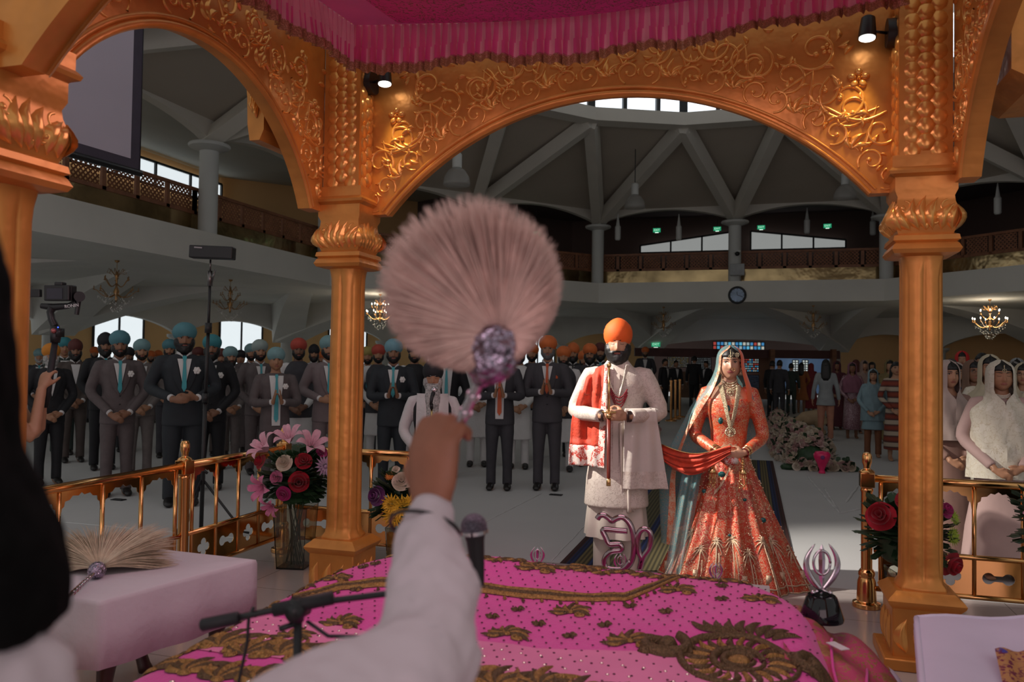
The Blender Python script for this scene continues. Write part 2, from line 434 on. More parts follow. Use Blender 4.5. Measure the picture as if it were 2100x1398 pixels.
for i, a in enumerate(low):
    p = hp(a, RL, 0); b = MB(); b.lathe([(.21, 0), (.21, 2.25)], (p.x, p.y, 0), 16); b.lathe([(.21, 2.1), (.34, 2.2), (.34, 2.28)], (p.x, p.y, 0), 16)
    struct(b.build('column', colm, smooth='a'))
# ribs: from the outer columns up and inward to the balcony soffit, plaster folds between them
for a in [-112.5+22.5*k for k in range(11)]:
    top = op(a, 11.0, 3.44)
    for s_ in (-11.25, 11.25):
        foot = hp(a+s_, RL-.15, 2.15); pr = None; n = 10
        for k in range(n+1):
            t = k/n; p = foot.lerp(top, t); zz = 2.1+(3.5-2.1)*math.sin(PI/2*t)**.9
            sd = (top-foot).cross(V((0, 0, 1))).normalized()*lerp(.55, .25, t)
            q = [V((p.x, p.y, zz))-sd, V((p.x, p.y, zz))+sd, V((p.x, p.y, 3.5))+sd*1.2, V((p.x, p.y, 3.5))-sd*1.2]
            if pr: bR.loft([pr, q])
            pr = q
struct(bR.build('trim_leaning_ribs', white, smooth=False), 'white leaning ribs carrying the balcony')
# back wall ring: tan panels with windows between on the left, timber and glass screen at the far end
b = MB()
RW = 21.6
def wallseg(b, a0, a1, z0=0., z1=3.46, r=RW):
    A, B = hp(a0, r, 0), hp(a1, r, 0); b.add([V((A.x, A.y, z0)), V((B.x, B.y, z0)), V((B.x, B.y, z1)), V((A.x, A.y, z1))], [(0, 1, 2, 3)])
wi = 30
wins = []
for i in range(len(low)-1):
    a0, a1 = low[i], low[i+1]
    if -11.3 < a0 < 11: continue
    if a0 < -25:
        wallseg(b, a0+1.2, a1-4.2); wins.append((a1-4.2, a1+.0)); wallseg(b, a1, a1+1.2)
    else: wallseg(b, a0, a1)
struct(b.build('wall_lower', tan_, smooth=False), 'tan back wall behind the arcade')
for a0, a1 in wins:
    strip_window(wi, hp(a0, RW-.02, 0), hp(a1, RW-.02, 0), .3, 3.0, 2, sky2, .02, label='tall bright window in the tan wall'); wi += 1
b = MB()
for a0, a1 in ((-25, -11.25), (11.25, 25)): pass
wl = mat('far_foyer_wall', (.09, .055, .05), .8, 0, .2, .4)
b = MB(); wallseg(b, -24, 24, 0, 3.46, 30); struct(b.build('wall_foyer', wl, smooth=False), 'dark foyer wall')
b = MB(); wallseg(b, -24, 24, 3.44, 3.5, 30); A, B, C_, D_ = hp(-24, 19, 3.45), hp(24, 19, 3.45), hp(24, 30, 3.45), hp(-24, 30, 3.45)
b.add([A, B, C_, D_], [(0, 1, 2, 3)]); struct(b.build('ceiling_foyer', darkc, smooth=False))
# outer closing wall and roof above the lower storey so no sky leaks in
b = MB()
for i in range(len(AV)-1):
    a0, a1 = AV[i], AV[i+1]; A, B = op(a0, 21, 3.44), op(a1, 21, 3.44)
    b.add([A, B, hp(a1, 30, 3.44), hp(a0, 30, 3.44)], [(0, 1, 2, 3)])
struct(b.build('ceiling_outer', shade, smooth=False))
b = MB()
for i in range(len(AV)-1):
    a0, a1 = AV[i], AV[i+1]
    if a0 < -23 or a0 > 20:
        b.add([hp(a0, 24.5, 0), hp(a1, 24.5, 0), hp(a1, 24.5, 3.6), hp(a0, 24.5, 3.6)], [(0, 1, 2, 3)])
struct(b.build('wall_outer', shade, smooth=False))
# ================================================================ GOLDEN CANOPY
PX, PYN = 1.67, -2.50           # pillars at x=+-PX, y=0 (far) and y=PYN (near)
def dome(b, P, c, rx, ry, h, n=10, rot=0., k=4):
    """low relief boss on a plane; P(s,t,out) maps plane coords to the world"""
    vs = []; fs = []
    for j in range(k+1):
        r = 1-j/k; hh = h*math.sin(math.acos(min(1, r)))
        for i in range(n):
            a = 2*PI*i/n; x, y = r*rx*math.cos(a), r*ry*math.sin(a)
            vs.append(P(c[0]+x*math.cos(rot)-y*math.sin(rot), c[1]+x*math.sin(rot)+y*math.cos(rot), hh))
    for j in range(k):
        for i in range(n):
            q = (i+1) % n; fs.append((j*n+i, j*n+q, (j+1)*n+q, (j+1)*n+i))
    b.add(vs, fs)
def leafm(b, P, c, ang, L, W, h=.012):
    n = 6; vs = []; fs = []
    for i in range(n+1):
        t = i/n; w_ = W*math.sin(PI*t)**.8*(1-.35*t); bend = .18*L*math.sin(PI*t)
        for j in range(5):
            s_ = (j-2)/2; x = t*L; y = s_*w_+bend
            z = h*(1-abs(s_)**2)*math.sin(PI*t)**.5 + (.35*h if j == 2 else 0)
            vs.append(P(c[0]+x*math.cos(ang)-y*math.sin(ang), c[1]+x*math.sin(ang)+y*math.cos(ang), z))
    for i in range(n):
        for j in range(4): fs.append((i*5+j, i*5+j+1, (i+1)*5+j+1, (i+1)*5+j))
    b.add(vs, fs)
def stem(b, P, pts, r=.008):
    n = len(pts); vs = []; fs = []
    for i, (x, y) in enumerate(pts):
        x0, y0 = pts[max(0, i-1)]; x1, y1 = pts[min(n-1, i+1)]; dx, dy = x1-x0, y1-y0; l = math.hypot(dx, dy) or 1; nx, ny = -dy/l, dx/l
        rr = 1.25*r*(.55+.45*math.sin(PI*min(1, .15+i/n)))
        for s_, h in ((-1, 0), (-.6, .8), (0, 1.15), (.6, .8), (1, 0)): vs.append(P(x+nx*s_*rr, y+ny*s_*rr, h*rr))
    for i in range(n-1):
        for j in range(4): fs.append((i*5+j, i*5+j+1, (i+1)*5+j+1, (i+1)*5+j))
    b.add(vs, fs)
def scroll(b, P, c, r, a0, turn=1, r_=.008, lv=True, turns=1.15):
    pts = []
    for i in range(26):
        t = i/25; a = a0+turn*t*turns*2*PI; rr = r*(1-.78*t); pts.append((c[0]+rr*math.cos(a), c[1]+rr*math.sin(a)))
    stem(b, P, pts, r_); dome(b, P, pts[-1], r_*2, r_*2, r_*1.8, 8, 0, 3)
    if lv:
        for t in (.18, .42):
            i = int(t*25); a = a0+turn*t*turns*2*PI; leafm(b, P, pts[i], a+turn*.9, r*.55, r*.16)
def flower(b, P, c, r):
    for k in range(5):
        a = 2*PI*k/5+.3; dome(b, P, (c[0]+r*.58*math.cos(a), c[1]+r*.58*math.sin(a)), r*.42, r*.34, r*.3, 9, a)
    dome(b, P, c, r*.18, r*.18, r*.42, 8)
def tulip(b, P, c, ang, s):
    for da, L in ((-.75, .9), (0, 1.), (.75, .9)): leafm(b, P, c, ang+da, s*L, s*.2)
    for da in (-1.9, 1.9):
        pts = [(c[0]+s*.5*math.cos(ang)*0+s*.28*math.cos(ang+da*.6*t)*(.3+t), c[1]+s*.28*math.sin(ang+da*.6*t)*(.3+t)) for t in [i/7 for i in range(8)]]
        stem(b, P, pts, s*.06)

def arch_panel(name_mat, hx, rise, zs, ztop, P, thick, e, side):
    """spandrel with a segmental opening. P(s,t,out): s along the opening centred on 0, t height"""
    R = (hx*hx+rise*rise)/(2*rise); zc = zs+rise-R; a_ = math.asin(hx/R)
    full = PX_half if side == 'f' else -PYN/2
    n = 40; b = MB()
    ins = [(R*math.sin(-a_+2*a_*i/n), zc+R*math.cos(-a_+2*a_*i/n)) for i in range(n+1)]
    ins = [(-full+.12, zs)] + ins + [(full-.12, zs)]
    top = [(s, ztop) for s, _ in ins]
    for (i) in range(len(ins)-1):
        q = [P(*ins[i], 0), P(*ins[i+1], 0), P(*top[i+1], 0), P(*top[i], 0)]; r = [P(*ins[i], -thick), P(*ins[i+1], -thick), P(*top[i+1], -thick), P(*top[i], -thick)]
        b.loft([q, r])
    b.build('arch_panel', name_mat, e, smooth=False)
    # rolled edge along the opening
    b = MB()
    for off, rr in ((.035, .012), (.0, .018)):
        stem(b, P, [((R+off)*math.sin(-a_+2*a_*i/n), zc+(R+off)*math.cos(-a_+2*a_*i/n)) for i in range(n+1)], rr)
    b.build('edge_moulding', name_mat, e)
    # relief scrollwork
    b = MB()
    def pol(t, off):
        a = a_*t; return ((R+off)*math.sin(a), zc+(R+off)*math.cos(a)), a
    N = 9 if side == 'f' else 6
    for k in range(-N, N+1):
        t = k/N*.96; (c, a) = pol(t, .10)
        if k % 2 == 0:
            tulip(b, P, c, PI/2-a, .115)
        else:
            for sg in (-1, 1):
                (c2, a2) = pol(t+sg*.035, .125); scroll(b, P, c2, .072, -a2-PI/2+sg*.3, sg, .007)
            leafm(b, P, c, PI/2-a, .05, .015)
    for k in range(-N, N):
        t = (k+.5)/N*.93; (c, a) = pol(t, .27)
        if c[1] < ztop-.05:
            scroll(b, P, c, .10, PI/2-a+PI*(k % 2), 1 if k % 2 else -1, .008)
            (c3, a3) = pol(t+.02, .20); leafm(b, P, c3, PI/2-a3+.5, .06, .018)
            stem(b, P, [pol(t+.5/N*(1 if k % 2 else -1)*u_, .16+.2*u_)[0] for u_ in [i/8 for i in range(9)]], .007)
    for sg in (-1, 1):
        fx = sg*(full-.36 if side == 'f' else full-.30)
        for (x, z, r, a0, tn) in ((0, 3.02, .15, 2.2, 1), (-.10, 2.83, .12, .4, -1), (.06, 2.72, .085, 2.6, 1), (-.32, 3.1, .12, .8, -1), (-.5, 3.26, .12, 2.0, 1), (-.16, 3.3, .12, 3.9, 1), (-.72, 3.38, .10, 0, -1)):
            if side != 'f': x *= .75
            (q) = (fx+sg*x, z)
            if (q[0]**2+(q[1]-zc)**2)**.5 > R+.2+r*.3: scroll(b, P, q, r, a0 if sg > 0 else PI-a0, tn*sg, .009)
        flower(b, P, (fx+sg*.06, 3.12), .062); flower(b, P, (fx-sg*.1, 3.3), .036)
        for i in range(9):
            ang = random.uniform(0, 6.28); leafm(b, P, (fx+sg*random.uniform(-.12, .14), random.uniform(2.75, 3.42)), ang, .07, .02)
        stem(b, P, [(fx+sg*(.2-.42*u_), 2.93-.05*math.sin(u_*5)+.03*u_) for u_ in [i/14 for i in range(15)]], .009)
    for i in range(30):
        s_ = random.uniform(-full+.3, full-.3); z = random.uniform(3.2, 3.45)
        leafm(b, P, (s_, z), random.uniform(0, 6.28), .06, .018)
    b.build('scroll_relief', gold2, e)
PX_half = PX
ZT = 3.75
def side_bits(e):
    pass
LBL = {(-1, 0): 'far left golden pillar with fish-scale box above its capital', (1, 0): 'right golden pillar beside the pink cloth and silver emblem', (-1, 1): 'golden pillar at the left edge of the picture, close by', (1, 1): 'near right golden pillar outside the frame'}
for sx in (-1, 1):
    for near in (0, 1):
        x, y = sx*PX, (PYN if near else 0)
        e = empty('golden_pillar', (x, y, DZ)); tag(e, LBL[(sx, near)], 'pillar', 'golden canopy pillars')
        # plinth
        b = MB(); b.box((0, 0, .03), (.40, .40, .06)); b.box((0, 0, .19), (.31, .31, .28))
        b.build('plinth', gold, e, smooth='a', bev=.008)
        b = MB(); b.lathe([(.155, .30), (.175, .325), (.18, .34), (.17, .355), (.15, .37), (.135, .385)], n=32, sq=1.); b.build('base_moulding', gold, e, smooth='a')
        b = MB()
        for s_, (ux, uy) in enumerate(((0, -1), (1, 0), (0, 1), (-1, 0))):
            P = lambda s, t, o, ux=ux, uy=uy: V((-uy*s+ux*(.156+o), ux*s+uy*(.156+o), t))
            for q in (-.09, 0, .09): leafm(b, P, (q, .08), PI/2, .17, .04, .014)
        b.build('plinth_relief', gold2, e)
        # fluted shaft
        b = MB(); rings = []; n = 96
        for z, k, f in ((.37, 1.22, 0), (.40, 1.16, 0), (.42, 1.02, .1), (.46, 1., .6), (.52, 1., 1), (1.3, .99, 1), (1.98, .97, 1), (2.03, .97, .5), (2.07, .98, .05), (2.10, 1.03, 0), (2.12, 1.1, 0)):
            ring = []
            for j in range(n):
                a = 2*PI*j/n; sqk = 1/max(abs(math.cos(a)), abs(math.sin(a)))
                base = .103*(sqk*.45+.55); g = abs(math.sin(4*a))**.5
                r = base*k*(1-.17*f*(1-g)); ring.append(V((r*math.cos(a), r*math.sin(a), z)))
            rings.append(ring)
        b.loft(rings); b.build('fluted_shaft', gold, e)
        # capital: bell with leaves, mouldings, abacus
        b = MB(); b.lathe([(.115, 2.09), (.15, 2.10), (.162, 2.12), (.15, 2.145), (.14, 2.155), (.155, 2.165), (.15, 2.19), (.128, 2.20), (.14, 2.23), (.152, 2.27), (.150, 2.31), (.135, 2.36), (.132, 2.39), (.145, 2.42), (.145, 2.49), (.150, 2.495), (.172, 2.505), (.178, 2.52), (.166, 2.535), (.160, 2.54), (.160, 2.60)], n=40, sq=1.)
        b.build('capital', gold, e, smooth='a')
        b = MB()
        for (ux, uy) in ((0, -1), (1, 0), (0, 1), (-1, 0)):
            def P(s, t, o, ux=ux, uy=uy):
                pr = .128+.024*math.exp(-((t-2.28)/.05)**2); return V((-uy*s+ux*(pr+o), ux*s+uy*(pr+o), t))
            for q, an, L in ((-.03, 1.72, .17), (.03, 1.42, .17), (-.07, 2.0, .15), (.07, 1.14, .15), (-.115, 1.85, .13), (.115, 1.29, .13), (0, PI/2, .18)): leafm(b, P, (q, 2.215), an, L, .046, .022)
            for sg in (-1, 1):
                scroll(b, P, (sg*.045, 2.27), .042, PI/2, sg, .007, False, .8); scroll(b, P, (sg*.10, 2.33), .04, PI/2, sg, .008, False, .8)
            dome(b, P, (0, 2.235), .013, .02, .014)
        b.build('leaf_relief', gold2, e)
        # upper box with fish scales
        b = MB(); b.box((0, 0, 3.15), (.25, .25, 1.12)); b.build('upper_box', gold, e, smooth=False)
        b = MB()
        for (ux, uy) in ((0, -1), (1, 0), (0, 1), (-1, 0)):
            P = lambda s, t, o, ux=ux, uy=uy: V((-uy*s+ux*(.125+o), ux*s+uy*(.125+o), t))
            k = 0; z = 2.63
            while z < 3.66:
                if uy != 0 or True:
                    for q in (-.062, .062): dome(b, P, (q, z), .041, .044, .011)
                    dome(b, P, (0, z+.042), .045, .049, .019); stem(b, P, [(0, z+.005), (0, z+.06)], .003)
                z += .084
        b.build('fish_scale_relief', gold2, e)
# arches: each is a panel of its own, between two pillars
def mkarch(P, side, hx, lab):
    e = empty('golden_arch', tuple(P(0, 2.44, 0))); tag(e, lab, 'arch', 'carved golden arches')
    o = e.location.copy(); Q = lambda s, t, z: P(s, t, z)-o
    arch_panel(gold, hx, .66, 2.45+DZ, ZT, Q, .09, e, side); return e
YF = .04
mkarch(lambda s, t, o: V((s, YF-o, t)), 'f', 1.43, 'wide golden arch in front, framing the couple')
mkarch(lambda s, t, o: V((-1.80+o, PYN/2+s, t)), 's', .99, 'left golden arch framing the projection screen')
mkarch(lambda s, t, o: V((1.80-o, PYN/2+s, t)), 's', .99, 'right golden arch seen edge-on at the right border')
mkarch(lambda s, t, o: V((s, PYN-.04+o, t)), 'f', 1.43, 'near golden arch overhead at the top left corner')
# outer bracket scallops beyond the side arches (carved eaves)
def eave(x0, sg, lab):
    e = empty('golden_eave', (x0, -.3, 3.0)); tag(e, lab, 'eave', 'outer carved eaves')
    b = MB()
    pr = [(0, .75), (0, -.1), (.10, -.16), (.34, -.16), (.40, -.06), (.42, .1), (.50, .3), (.55, .75)]
    for (y0, y1) in ((-.28, .3),):
        b.loft([[V((sg*px_, y0, z)) for px_, z in pr], [V((sg*px_, y1, z)) for px_, z in pr]])
    b.build('eave_block', gold, e, smooth=False, fix=True)
    b = MB(); P = lambda s, t, o: V((sg*s, -.285-o, t))
    for k in range(5): leafm(b, P, (.24, .0), .35+.6*k, .13, .04, .02)
    scroll(b, P, (.28, .35), .1, 1, 1, .01); b.build('shell_relief', gold2, e)
eave(1.93, 1, 'carved outer bracket right of the right pillar'); eave(-1.93, -.28, 'carved outer bracket behind the left pillar')
# cable down the far left pillar
b = MB(); b.tube([(-1.835, -.14, 3.42), (-1.84, -.14, 3.0), (-1.845, -.14, 2.72), (-1.85, -.15, 2.62)], .006, 6); tag(b.build('cable', mat('pale_cable', (.45, .3, .3), .6)), 'thin pale cable running down left of the scale-carved box', 'cable')
# spot lamps
blackm = mat('black_satin_metal', (.012, .011, .013), .4)
def spot(x, sg, tgt, lab):
    e = empty('spotlight', (x, -.02, 3.33)); tag(e, lab, 'spotlight', 'small black spotlights on the arch')
    b = MB(); b.tube([(-sg*.005, 0, 0), (sg*.04, 0, 0)], .075, 20); b.build('wall_plate', blackm, e, smooth='a')
    b = MB(); b.tube([(sg*.03, 0, 0), (sg*.12, -.05, 0)], .008, 8); b.build('arm', blackm, e)
    h = V((sg*.14, -.06, .01)); d = (V((sg*.06, -.10, -1))).normalized()
    b = MB(); b.tube([h-d*.07, h-d*.06, h-d*.0, h+d*.05], [.022, .035, .042, .046], 18); b.build('lamp_head', blackm, e, smooth='a')
    b = MB(); b.tube([h+d*.045, h+d*.054], .040, 18); b.build('bulb', mat('spot_bulb', (1, 1, 1), .5, emit=(1, .97, .9), es=9), e)
    p = e.location + h + d*.075
    light('spotlight_beam', 'SPOT', p, (x+sg*.26, .06, 2.3), 16, (1, .78, .32), spot_size=math.radians(56), spot_blend=.9, shadow_soft_size=.03)
spot(-1.54, 1, None, 'left black spotlight on the front arch, beside the scale carving'); spot(1.54, -1, None, 'right black spotlight on the front arch')
# pink cloth canopy: ceiling and frills
pinkc = mat('magenta_canopy_satin', (.80, .04, .42), .42, 0, .1, 3, sheen=.4)
pinkf = embroidered('pink_canopy_embroidery', (.70, .03, .30), (.16, .075, .02), 55, .45, .3, .5, None, 3.5)
E_ = empty('canopy', (0, -1.3, 3.6)); tag(E_, 'pink cloth canopy hanging inside the golden arches', 'canopy')
CX0, CX1, CY0, CY1 = -1.5, 1.52, -2.3, -.30
def cz(u, v): return 3.585-.09*math.sin(PI*u)-.05*math.sin(PI*v)
b = MB(); b.grid(lambda u, v: V((lerp(CX0, CX1, u), lerp(CY0, CY1, v)+1.3, cz(u, v)-3.6-.10*math.sin(PI*u)*math.sin(PI*v))), 24, 18)
b.build('canopy_cloth', pinkc, E_)
b = MB()
def ins(u, v, d): return V((lerp(CX0+d, CX1-d, u), lerp(CY0+d, CY1-d, v)+1.3, 0))
b.grid(lambda u, v: V((lerp(CX0+.35, CX1-.35, u), lerp(CY0+.22, CY1-.13, v)+1.3, cz(lerp(.1, .9, u), lerp(.1, .92, v))-3.6-.10*math.sin(PI*lerp(.1, .9, u))*math.sin(PI*lerp(.1, .92, v))-.03)), 24, 18)
b.build('embroidered_field', pinkf, E_)
def frill(A, B, nm, seed, dz=(0, 0), sagt=.09, nf=120):
    A, B = V(A), V(B); d = (B-A).normalized(); nr = V((d.y, -d.x, 0)); L = (B-A).length
    def f(u, v):
        uu = u*L; zt = 3.585-sagt*math.sin(PI*u)-3.6; ln = .235+.055*nz(uu*1.9, seed)+.03*nz(uu*5.2, seed+3)+lerp(dz[0], dz[1], u)
        ph = uu*2*PI/.052+.8*nz(uu*4, seed)*2; amp = .004+.016*v; ph += v*1.8*nz(uu*3, seed+9)
        p = A+d*(uu+.014*v*math.sin(ph*.5)) + nr*(amp*math.sin(ph)+.05*v*(nz(uu*2.3, seed+5))); return V((p.x, p.y+1.3, zt-ln*v))
    b = MB(); b.grid(lambda u, v: f(u, v*.86), nf*8, 10)
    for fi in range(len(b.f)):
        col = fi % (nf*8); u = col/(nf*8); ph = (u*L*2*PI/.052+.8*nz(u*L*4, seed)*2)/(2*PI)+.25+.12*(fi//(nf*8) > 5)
        b.m[fi] = 1 if (ph % 1) < .44+.16*nz(u*L*7, seed+2) else 0  # alternate pleats take the paler, light-through colour
    b.build('frill', [pinkfr, pinklit], E_)
    b = MB(); b.grid(lambda u, v: f(u, .83+v*.23), nf*8, 2); b.build('frill_border', border, E_)
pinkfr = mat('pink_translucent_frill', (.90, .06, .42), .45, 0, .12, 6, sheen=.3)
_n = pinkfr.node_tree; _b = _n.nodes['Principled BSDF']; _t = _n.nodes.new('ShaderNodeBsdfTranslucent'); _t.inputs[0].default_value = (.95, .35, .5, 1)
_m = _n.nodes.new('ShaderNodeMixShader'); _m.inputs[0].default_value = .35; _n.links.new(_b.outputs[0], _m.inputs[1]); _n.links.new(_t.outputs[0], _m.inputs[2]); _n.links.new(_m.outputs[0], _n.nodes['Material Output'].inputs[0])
pinklit = mat('pale_single_layer_chiffon', (.95, .48, .56), .6, 0, .12, 6)  # light shining through single-layer pleats, painted in as a paler pink
border = embroidered('bronze_frill_border', (.40, .20, .10), (.85, .6, .36), 160, .5, .7, .4)
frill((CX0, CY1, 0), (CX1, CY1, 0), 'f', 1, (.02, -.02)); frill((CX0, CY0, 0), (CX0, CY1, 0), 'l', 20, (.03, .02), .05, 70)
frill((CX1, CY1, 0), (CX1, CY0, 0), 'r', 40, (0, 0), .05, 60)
# ================================================================ PEOPLE: shared shapes
def G(x, s): return math.exp(-(x/s)**2)
def headsurf(a, ph, closed=False, fem=False):
    cx, cz_ = math.cos(ph), math.sin(ph)
    x, y, z = .076*math.sin(a)*cx, -.094*math.cos(a)*cx, .118*cz_
    if z < -.01:
        k = (-z-.01)/.108; kk = k**1.3
        x *= 1-(.27 if fem else .24)*kk+.18*math.sin(PI*min(1, k))
        if y > 0: y *= 1-.6*k
        y -= .022*k*k
    if y < 0:
        t = (.022-z)/.052; n = 0
        if 0 < t < 1: n = .003+.021*t**1.4
        elif 1 <= t < 1.28: n = .024*(1-(t-1)/.28)
        y -= n*G(x, .0075+.006*max(0, min(1, t)))
        for sx in (-1, 1):
            y += .0105*G(x-sx*.032, .017)*G(z-.014, .012)
            if closed: y -= .0075*G(x-sx*.032, .012)*G(z-.012, .008)
            y -= .005*G(x-sx*.042, .02)*G(z+.024, .02)
        y -= .0035*G(z-.031, .007)*G(x, .05)
        y -= (.0055*G(z+.0525, .0042)+.006*G(z+.0635, .005))*G(x, .023)
        y += .003*G(z+.0578, .002)*G(x, .024)
        y -= .006*G(x, .018)*G(z+.094, .014)
    return V((x, y, z))
def headgrid(mb, T, off=None, closed=False, fem=False, nu=52, nv=46, lipmat=None):
    vs = []; loc = []
    for j in range(nv+1):
        ph = -PI/2+PI*j/nv
        for i in range(nu):
            t = 2*PI*i/nu-PI; a = t-.55*math.sin(t); p = headsurf(a, ph, closed, fem)
            loc.append(p)
            if off is not None:
                d = V((p.x/.0058, p.y/.0088, p.z/.0139)).normalized(); p = p+d*off(p, a, ph)
            vs.append(T @ p)
    o = len(mb.v); mb.v += [tuple(p) for p in vs]
    for j in range(nv):
        for i in range(nu):
            k = (i+1) % nu; f = (j*nu+i, j*nu+k, (j+1)*nu+k, (j+1)*nu+i)
            mb.f.append(tuple(q+o for q in f)); c = (loc[f[0]]+loc[f[2]])/2
            lip = lipmat is not None and c.y < -.05 and (c.x/.025)**2+((c.z+.058)/.0105)**2 < 1
            mb.m.append(lipmat if lip else 0)
def off_beard(full=.016, drop=.0):
    def f(p, a, ph):
        top = -.036+.05*sm((abs(p.x)-.045)/.02)
        m = sm((top-p.z)/.012)
        if p.y < 0 and (p.x/.024)**2+((p.z+.0585)/.0095)**2 < 1: m = 0
        if p.y > .03: m = 0
        return -.005+m*(full+.006+.004*nz(p.x*90, p.y*90, p.z*60)+drop*sm((-p.z-.06)/.05))
    return f
def off_hair(p, a, ph):
    m = sm((p.z-.045+.09*sm((p.y+.03)/.06)+.02*sm((abs(p.x)-.05)/.02))/.012)
    return -.004+m*(.014+.003*nz(p.x*60, p.y*60, p.z*20)+(.003 if abs(p.x) > .004 or p.y > 0 else -.001))
def hand(mb, w, d, nrm, th, curl=.5, s=1., spread=.0, thumb=1.):
    w, d, nrm, th = V(w), V(d).normalized(), V(nrm).normalized(), V(th).normalized()
    mb.tube([w-d*.03*s, w, w+d*.03*s, w+d*.07*s, w+d*.088*s], [(.026*s, .020*s), (.027*s, .019*s), (.037*s, .018*s), (.041*s, .016*s), (.036*s, .011*s)], 12, up=nrm)
    for i, L in enumerate((.070, .078, .073, .057)):
        p = w+d*(.080+(.004 if i in (1, 2) else 0))*s+th*(.029-.0195*i)*s; pts = [p]; a = curl*.35+.03*i
        for k, f in enumerate((.45, .32, .25)):
            dd = (d*math.cos(a)+nrm*math.sin(a)+th*spread*(1.5-i)*.2).normalized(); p = p+dd*L*f*s; pts.append(p); a += curl*(.95-.1*k)
        mb.tube(pts, [.0095*s, .0090*s, .0082*s, .0062*s], 8)
    p = w+d*.022*s+th*.024*s+nrm*.006*s; pts = [p]
    for k, (l, q) in enumerate(((.034, .0), (.030, .45*curl), (.024, .9*curl))):
        dd = (d*(.62+.2*k)+th*(.75*thumb-.38*k)+nrm*(.25+q)).normalized(); p = p+dd*l*s; pts.append(p)
    mb.tube(pts, [.014*s, .0115*s, .010*s, .0075*s], 8)
def ring(cx, cy, z, rx, ry, n=28, p=2.3, tilt=0.):
    r = []
    for j in range(n):
        a = 2*PI*j/n; c, s = math.cos(a), math.sin(a)
        x = rx*abs(c)**(2/p)*(1 if c >= 0 else -1); y = ry*abs(s)**(2/p)*(1 if s >= 0 else -1)
        r.append(V((cx+x, cy+y, z+tilt*y)))
    return r
def secs(mb, S, n=28, p=2.3):   # S: list of (z, rx, ry, cy)
    mb.loft([ring(0, s[3] if len(s) > 3 else 0, s[0], s[1], s[2], n, p) for s in S])
POSES = {   # elbow, wrist (right side, mirrored), hand dir, palm normal, thumb dir, curl
 'low':   ((.285, .02, 1.13), (.085, -.20, .90), (-.78, -.35, -.42), (-.1, .9, -.3), (-.2, -.25, .9), .55),
 'belly': ((.30, .03, 1.15), (.095, -.24, 1.06), (-.9, -.35, .02), (-.2, .9, .0), (0, -.1, 1), .6),
 'pray':  ((.27, -.03, 1.12), (.045, -.26, 1.15), (-.12, -.30, .9), (-1, 0, -.1), (0, .9, .35), .05),
 'sides': ((.25, .03, 1.12), (.27, -.03, .86), (.0, -.1, -1), (-1, .1, 0), (0, -1, 0), .5),
}
def bend(p0, p1, p2, n=5):
    a = [V(p0).lerp(V(p1), i/n) for i in range(n)]; b = [V(p1).lerp(V(p2), i/n) for i in range(n+1)]
    L = a+b; L[n] = (L[n-1]+L[n]*2+L[n+1])/4; return L
def arms(mb, pose, r0, r1, cut=0., shrink=1.):
    e, w, *_ = POSES[pose]
    for sx in (-1, 1):
        S = V((sx*.185*shrink, .01, 1.425)); E = V((sx*e[0]*(1 if shrink == 1 else .95), e[1], e[2])); W = V((sx*w[0], w[1], w[2]))
        W = W + (E-W).normalized()*cut
        P = bend(S, E, W); k = len(P); mb.tube([V((sx*.09*shrink, .01, 1.425)), V((sx*.145*shrink, .01, 1.432))]+P, [r0*.55, r0*.80, r0*.93]+[lerp(r0, r1, i/(k-1)) for i in range(1, k)], 12)
def nominal(skin, lips):
    return [skin, lips]
_bodies = {}
def body_mesh(pose, closed=False, fem=False, hi=False, lips=1):
    key = (pose, closed, fem, hi)
    if key in _bodies: return _bodies[key]
    mb = MB()
    k = .88 if fem else 1.
    secs(mb, [(.86, .14*k, .10), (.93, .155, .105), (1.02, .145*k, .10), (1.12, .13*k, .09), (1.25, .155*k, .10), (1.38, .165*k, .10), (1.45, .12*k, .075), (1.50, .06, .06, .01), (1.56, .052, .055, .012)], 20)
    arms(mb, pose, .050*k, .028*k, 0, k if fem else 1)
    for sx in (-1, 1):
        mb.tube([(sx*.085, 0, .92), (sx*.09, -.005, .70), (sx*.09, -.01, .50), (sx*.09, 0, .46), (sx*.09, .015, .32), (sx*.09, .02, .10), (sx*.09, .02, .06)], [.085, .078, .058, .052, .054, .036, .036], 12)
        mb.tube([(sx*.09, .06, .04), (sx*.09, .0, .045), (sx*.095, -.08, .03), (sx*.10, -.16, .02)], [(.032, .035), (.036, .04), (.042, .026), (.034, .016)], 10)
    e, w, d, nrm, th, curl = POSES[pose]
    for sx in (-1, 1):
        dz = .012*sx if pose in ('low', 'belly') else 0; dy = .016*sx if pose in ('low', 'belly') else 0
        hand(mb, (sx*w[0], w[1]+dy, w[2]+dz), (sx*d[0], d[1], d[2]), (sx*nrm[0], nrm[1], nrm[2]), (sx*th[0], th[1], th[2]), curl, .86 if fem else 1.)
    me = remeshed(mb, .0085, 2, .5)
    m2 = MB(); m2.v = [tuple(v.co) for v in me.vertices]; m2.f = [tuple(p.vertices) for p in me.polygons]; m2.m = [0]*len(m2.f); bpy.data.meshes.remove(me)
    T = Matrix.Translation((0, -.012, 1.635))
    headgrid(m2, T, None, closed, fem, lipmat=1)
    m2.tube([(0, .012, 1.58), (0, .014, 1.52), (0, .012, 1.46)], [.054*k, .052*k, .062*k], 16)
    for sx in (-1, 1): m2.ell((sx*.076, -.005, 1.632), (.009, .018, .03), 10, 8)
    r = m2.mesh('person_body'); _bodies[key] = r; return r
T_HEAD = Matrix.Translation((0, -.012, 1.635))
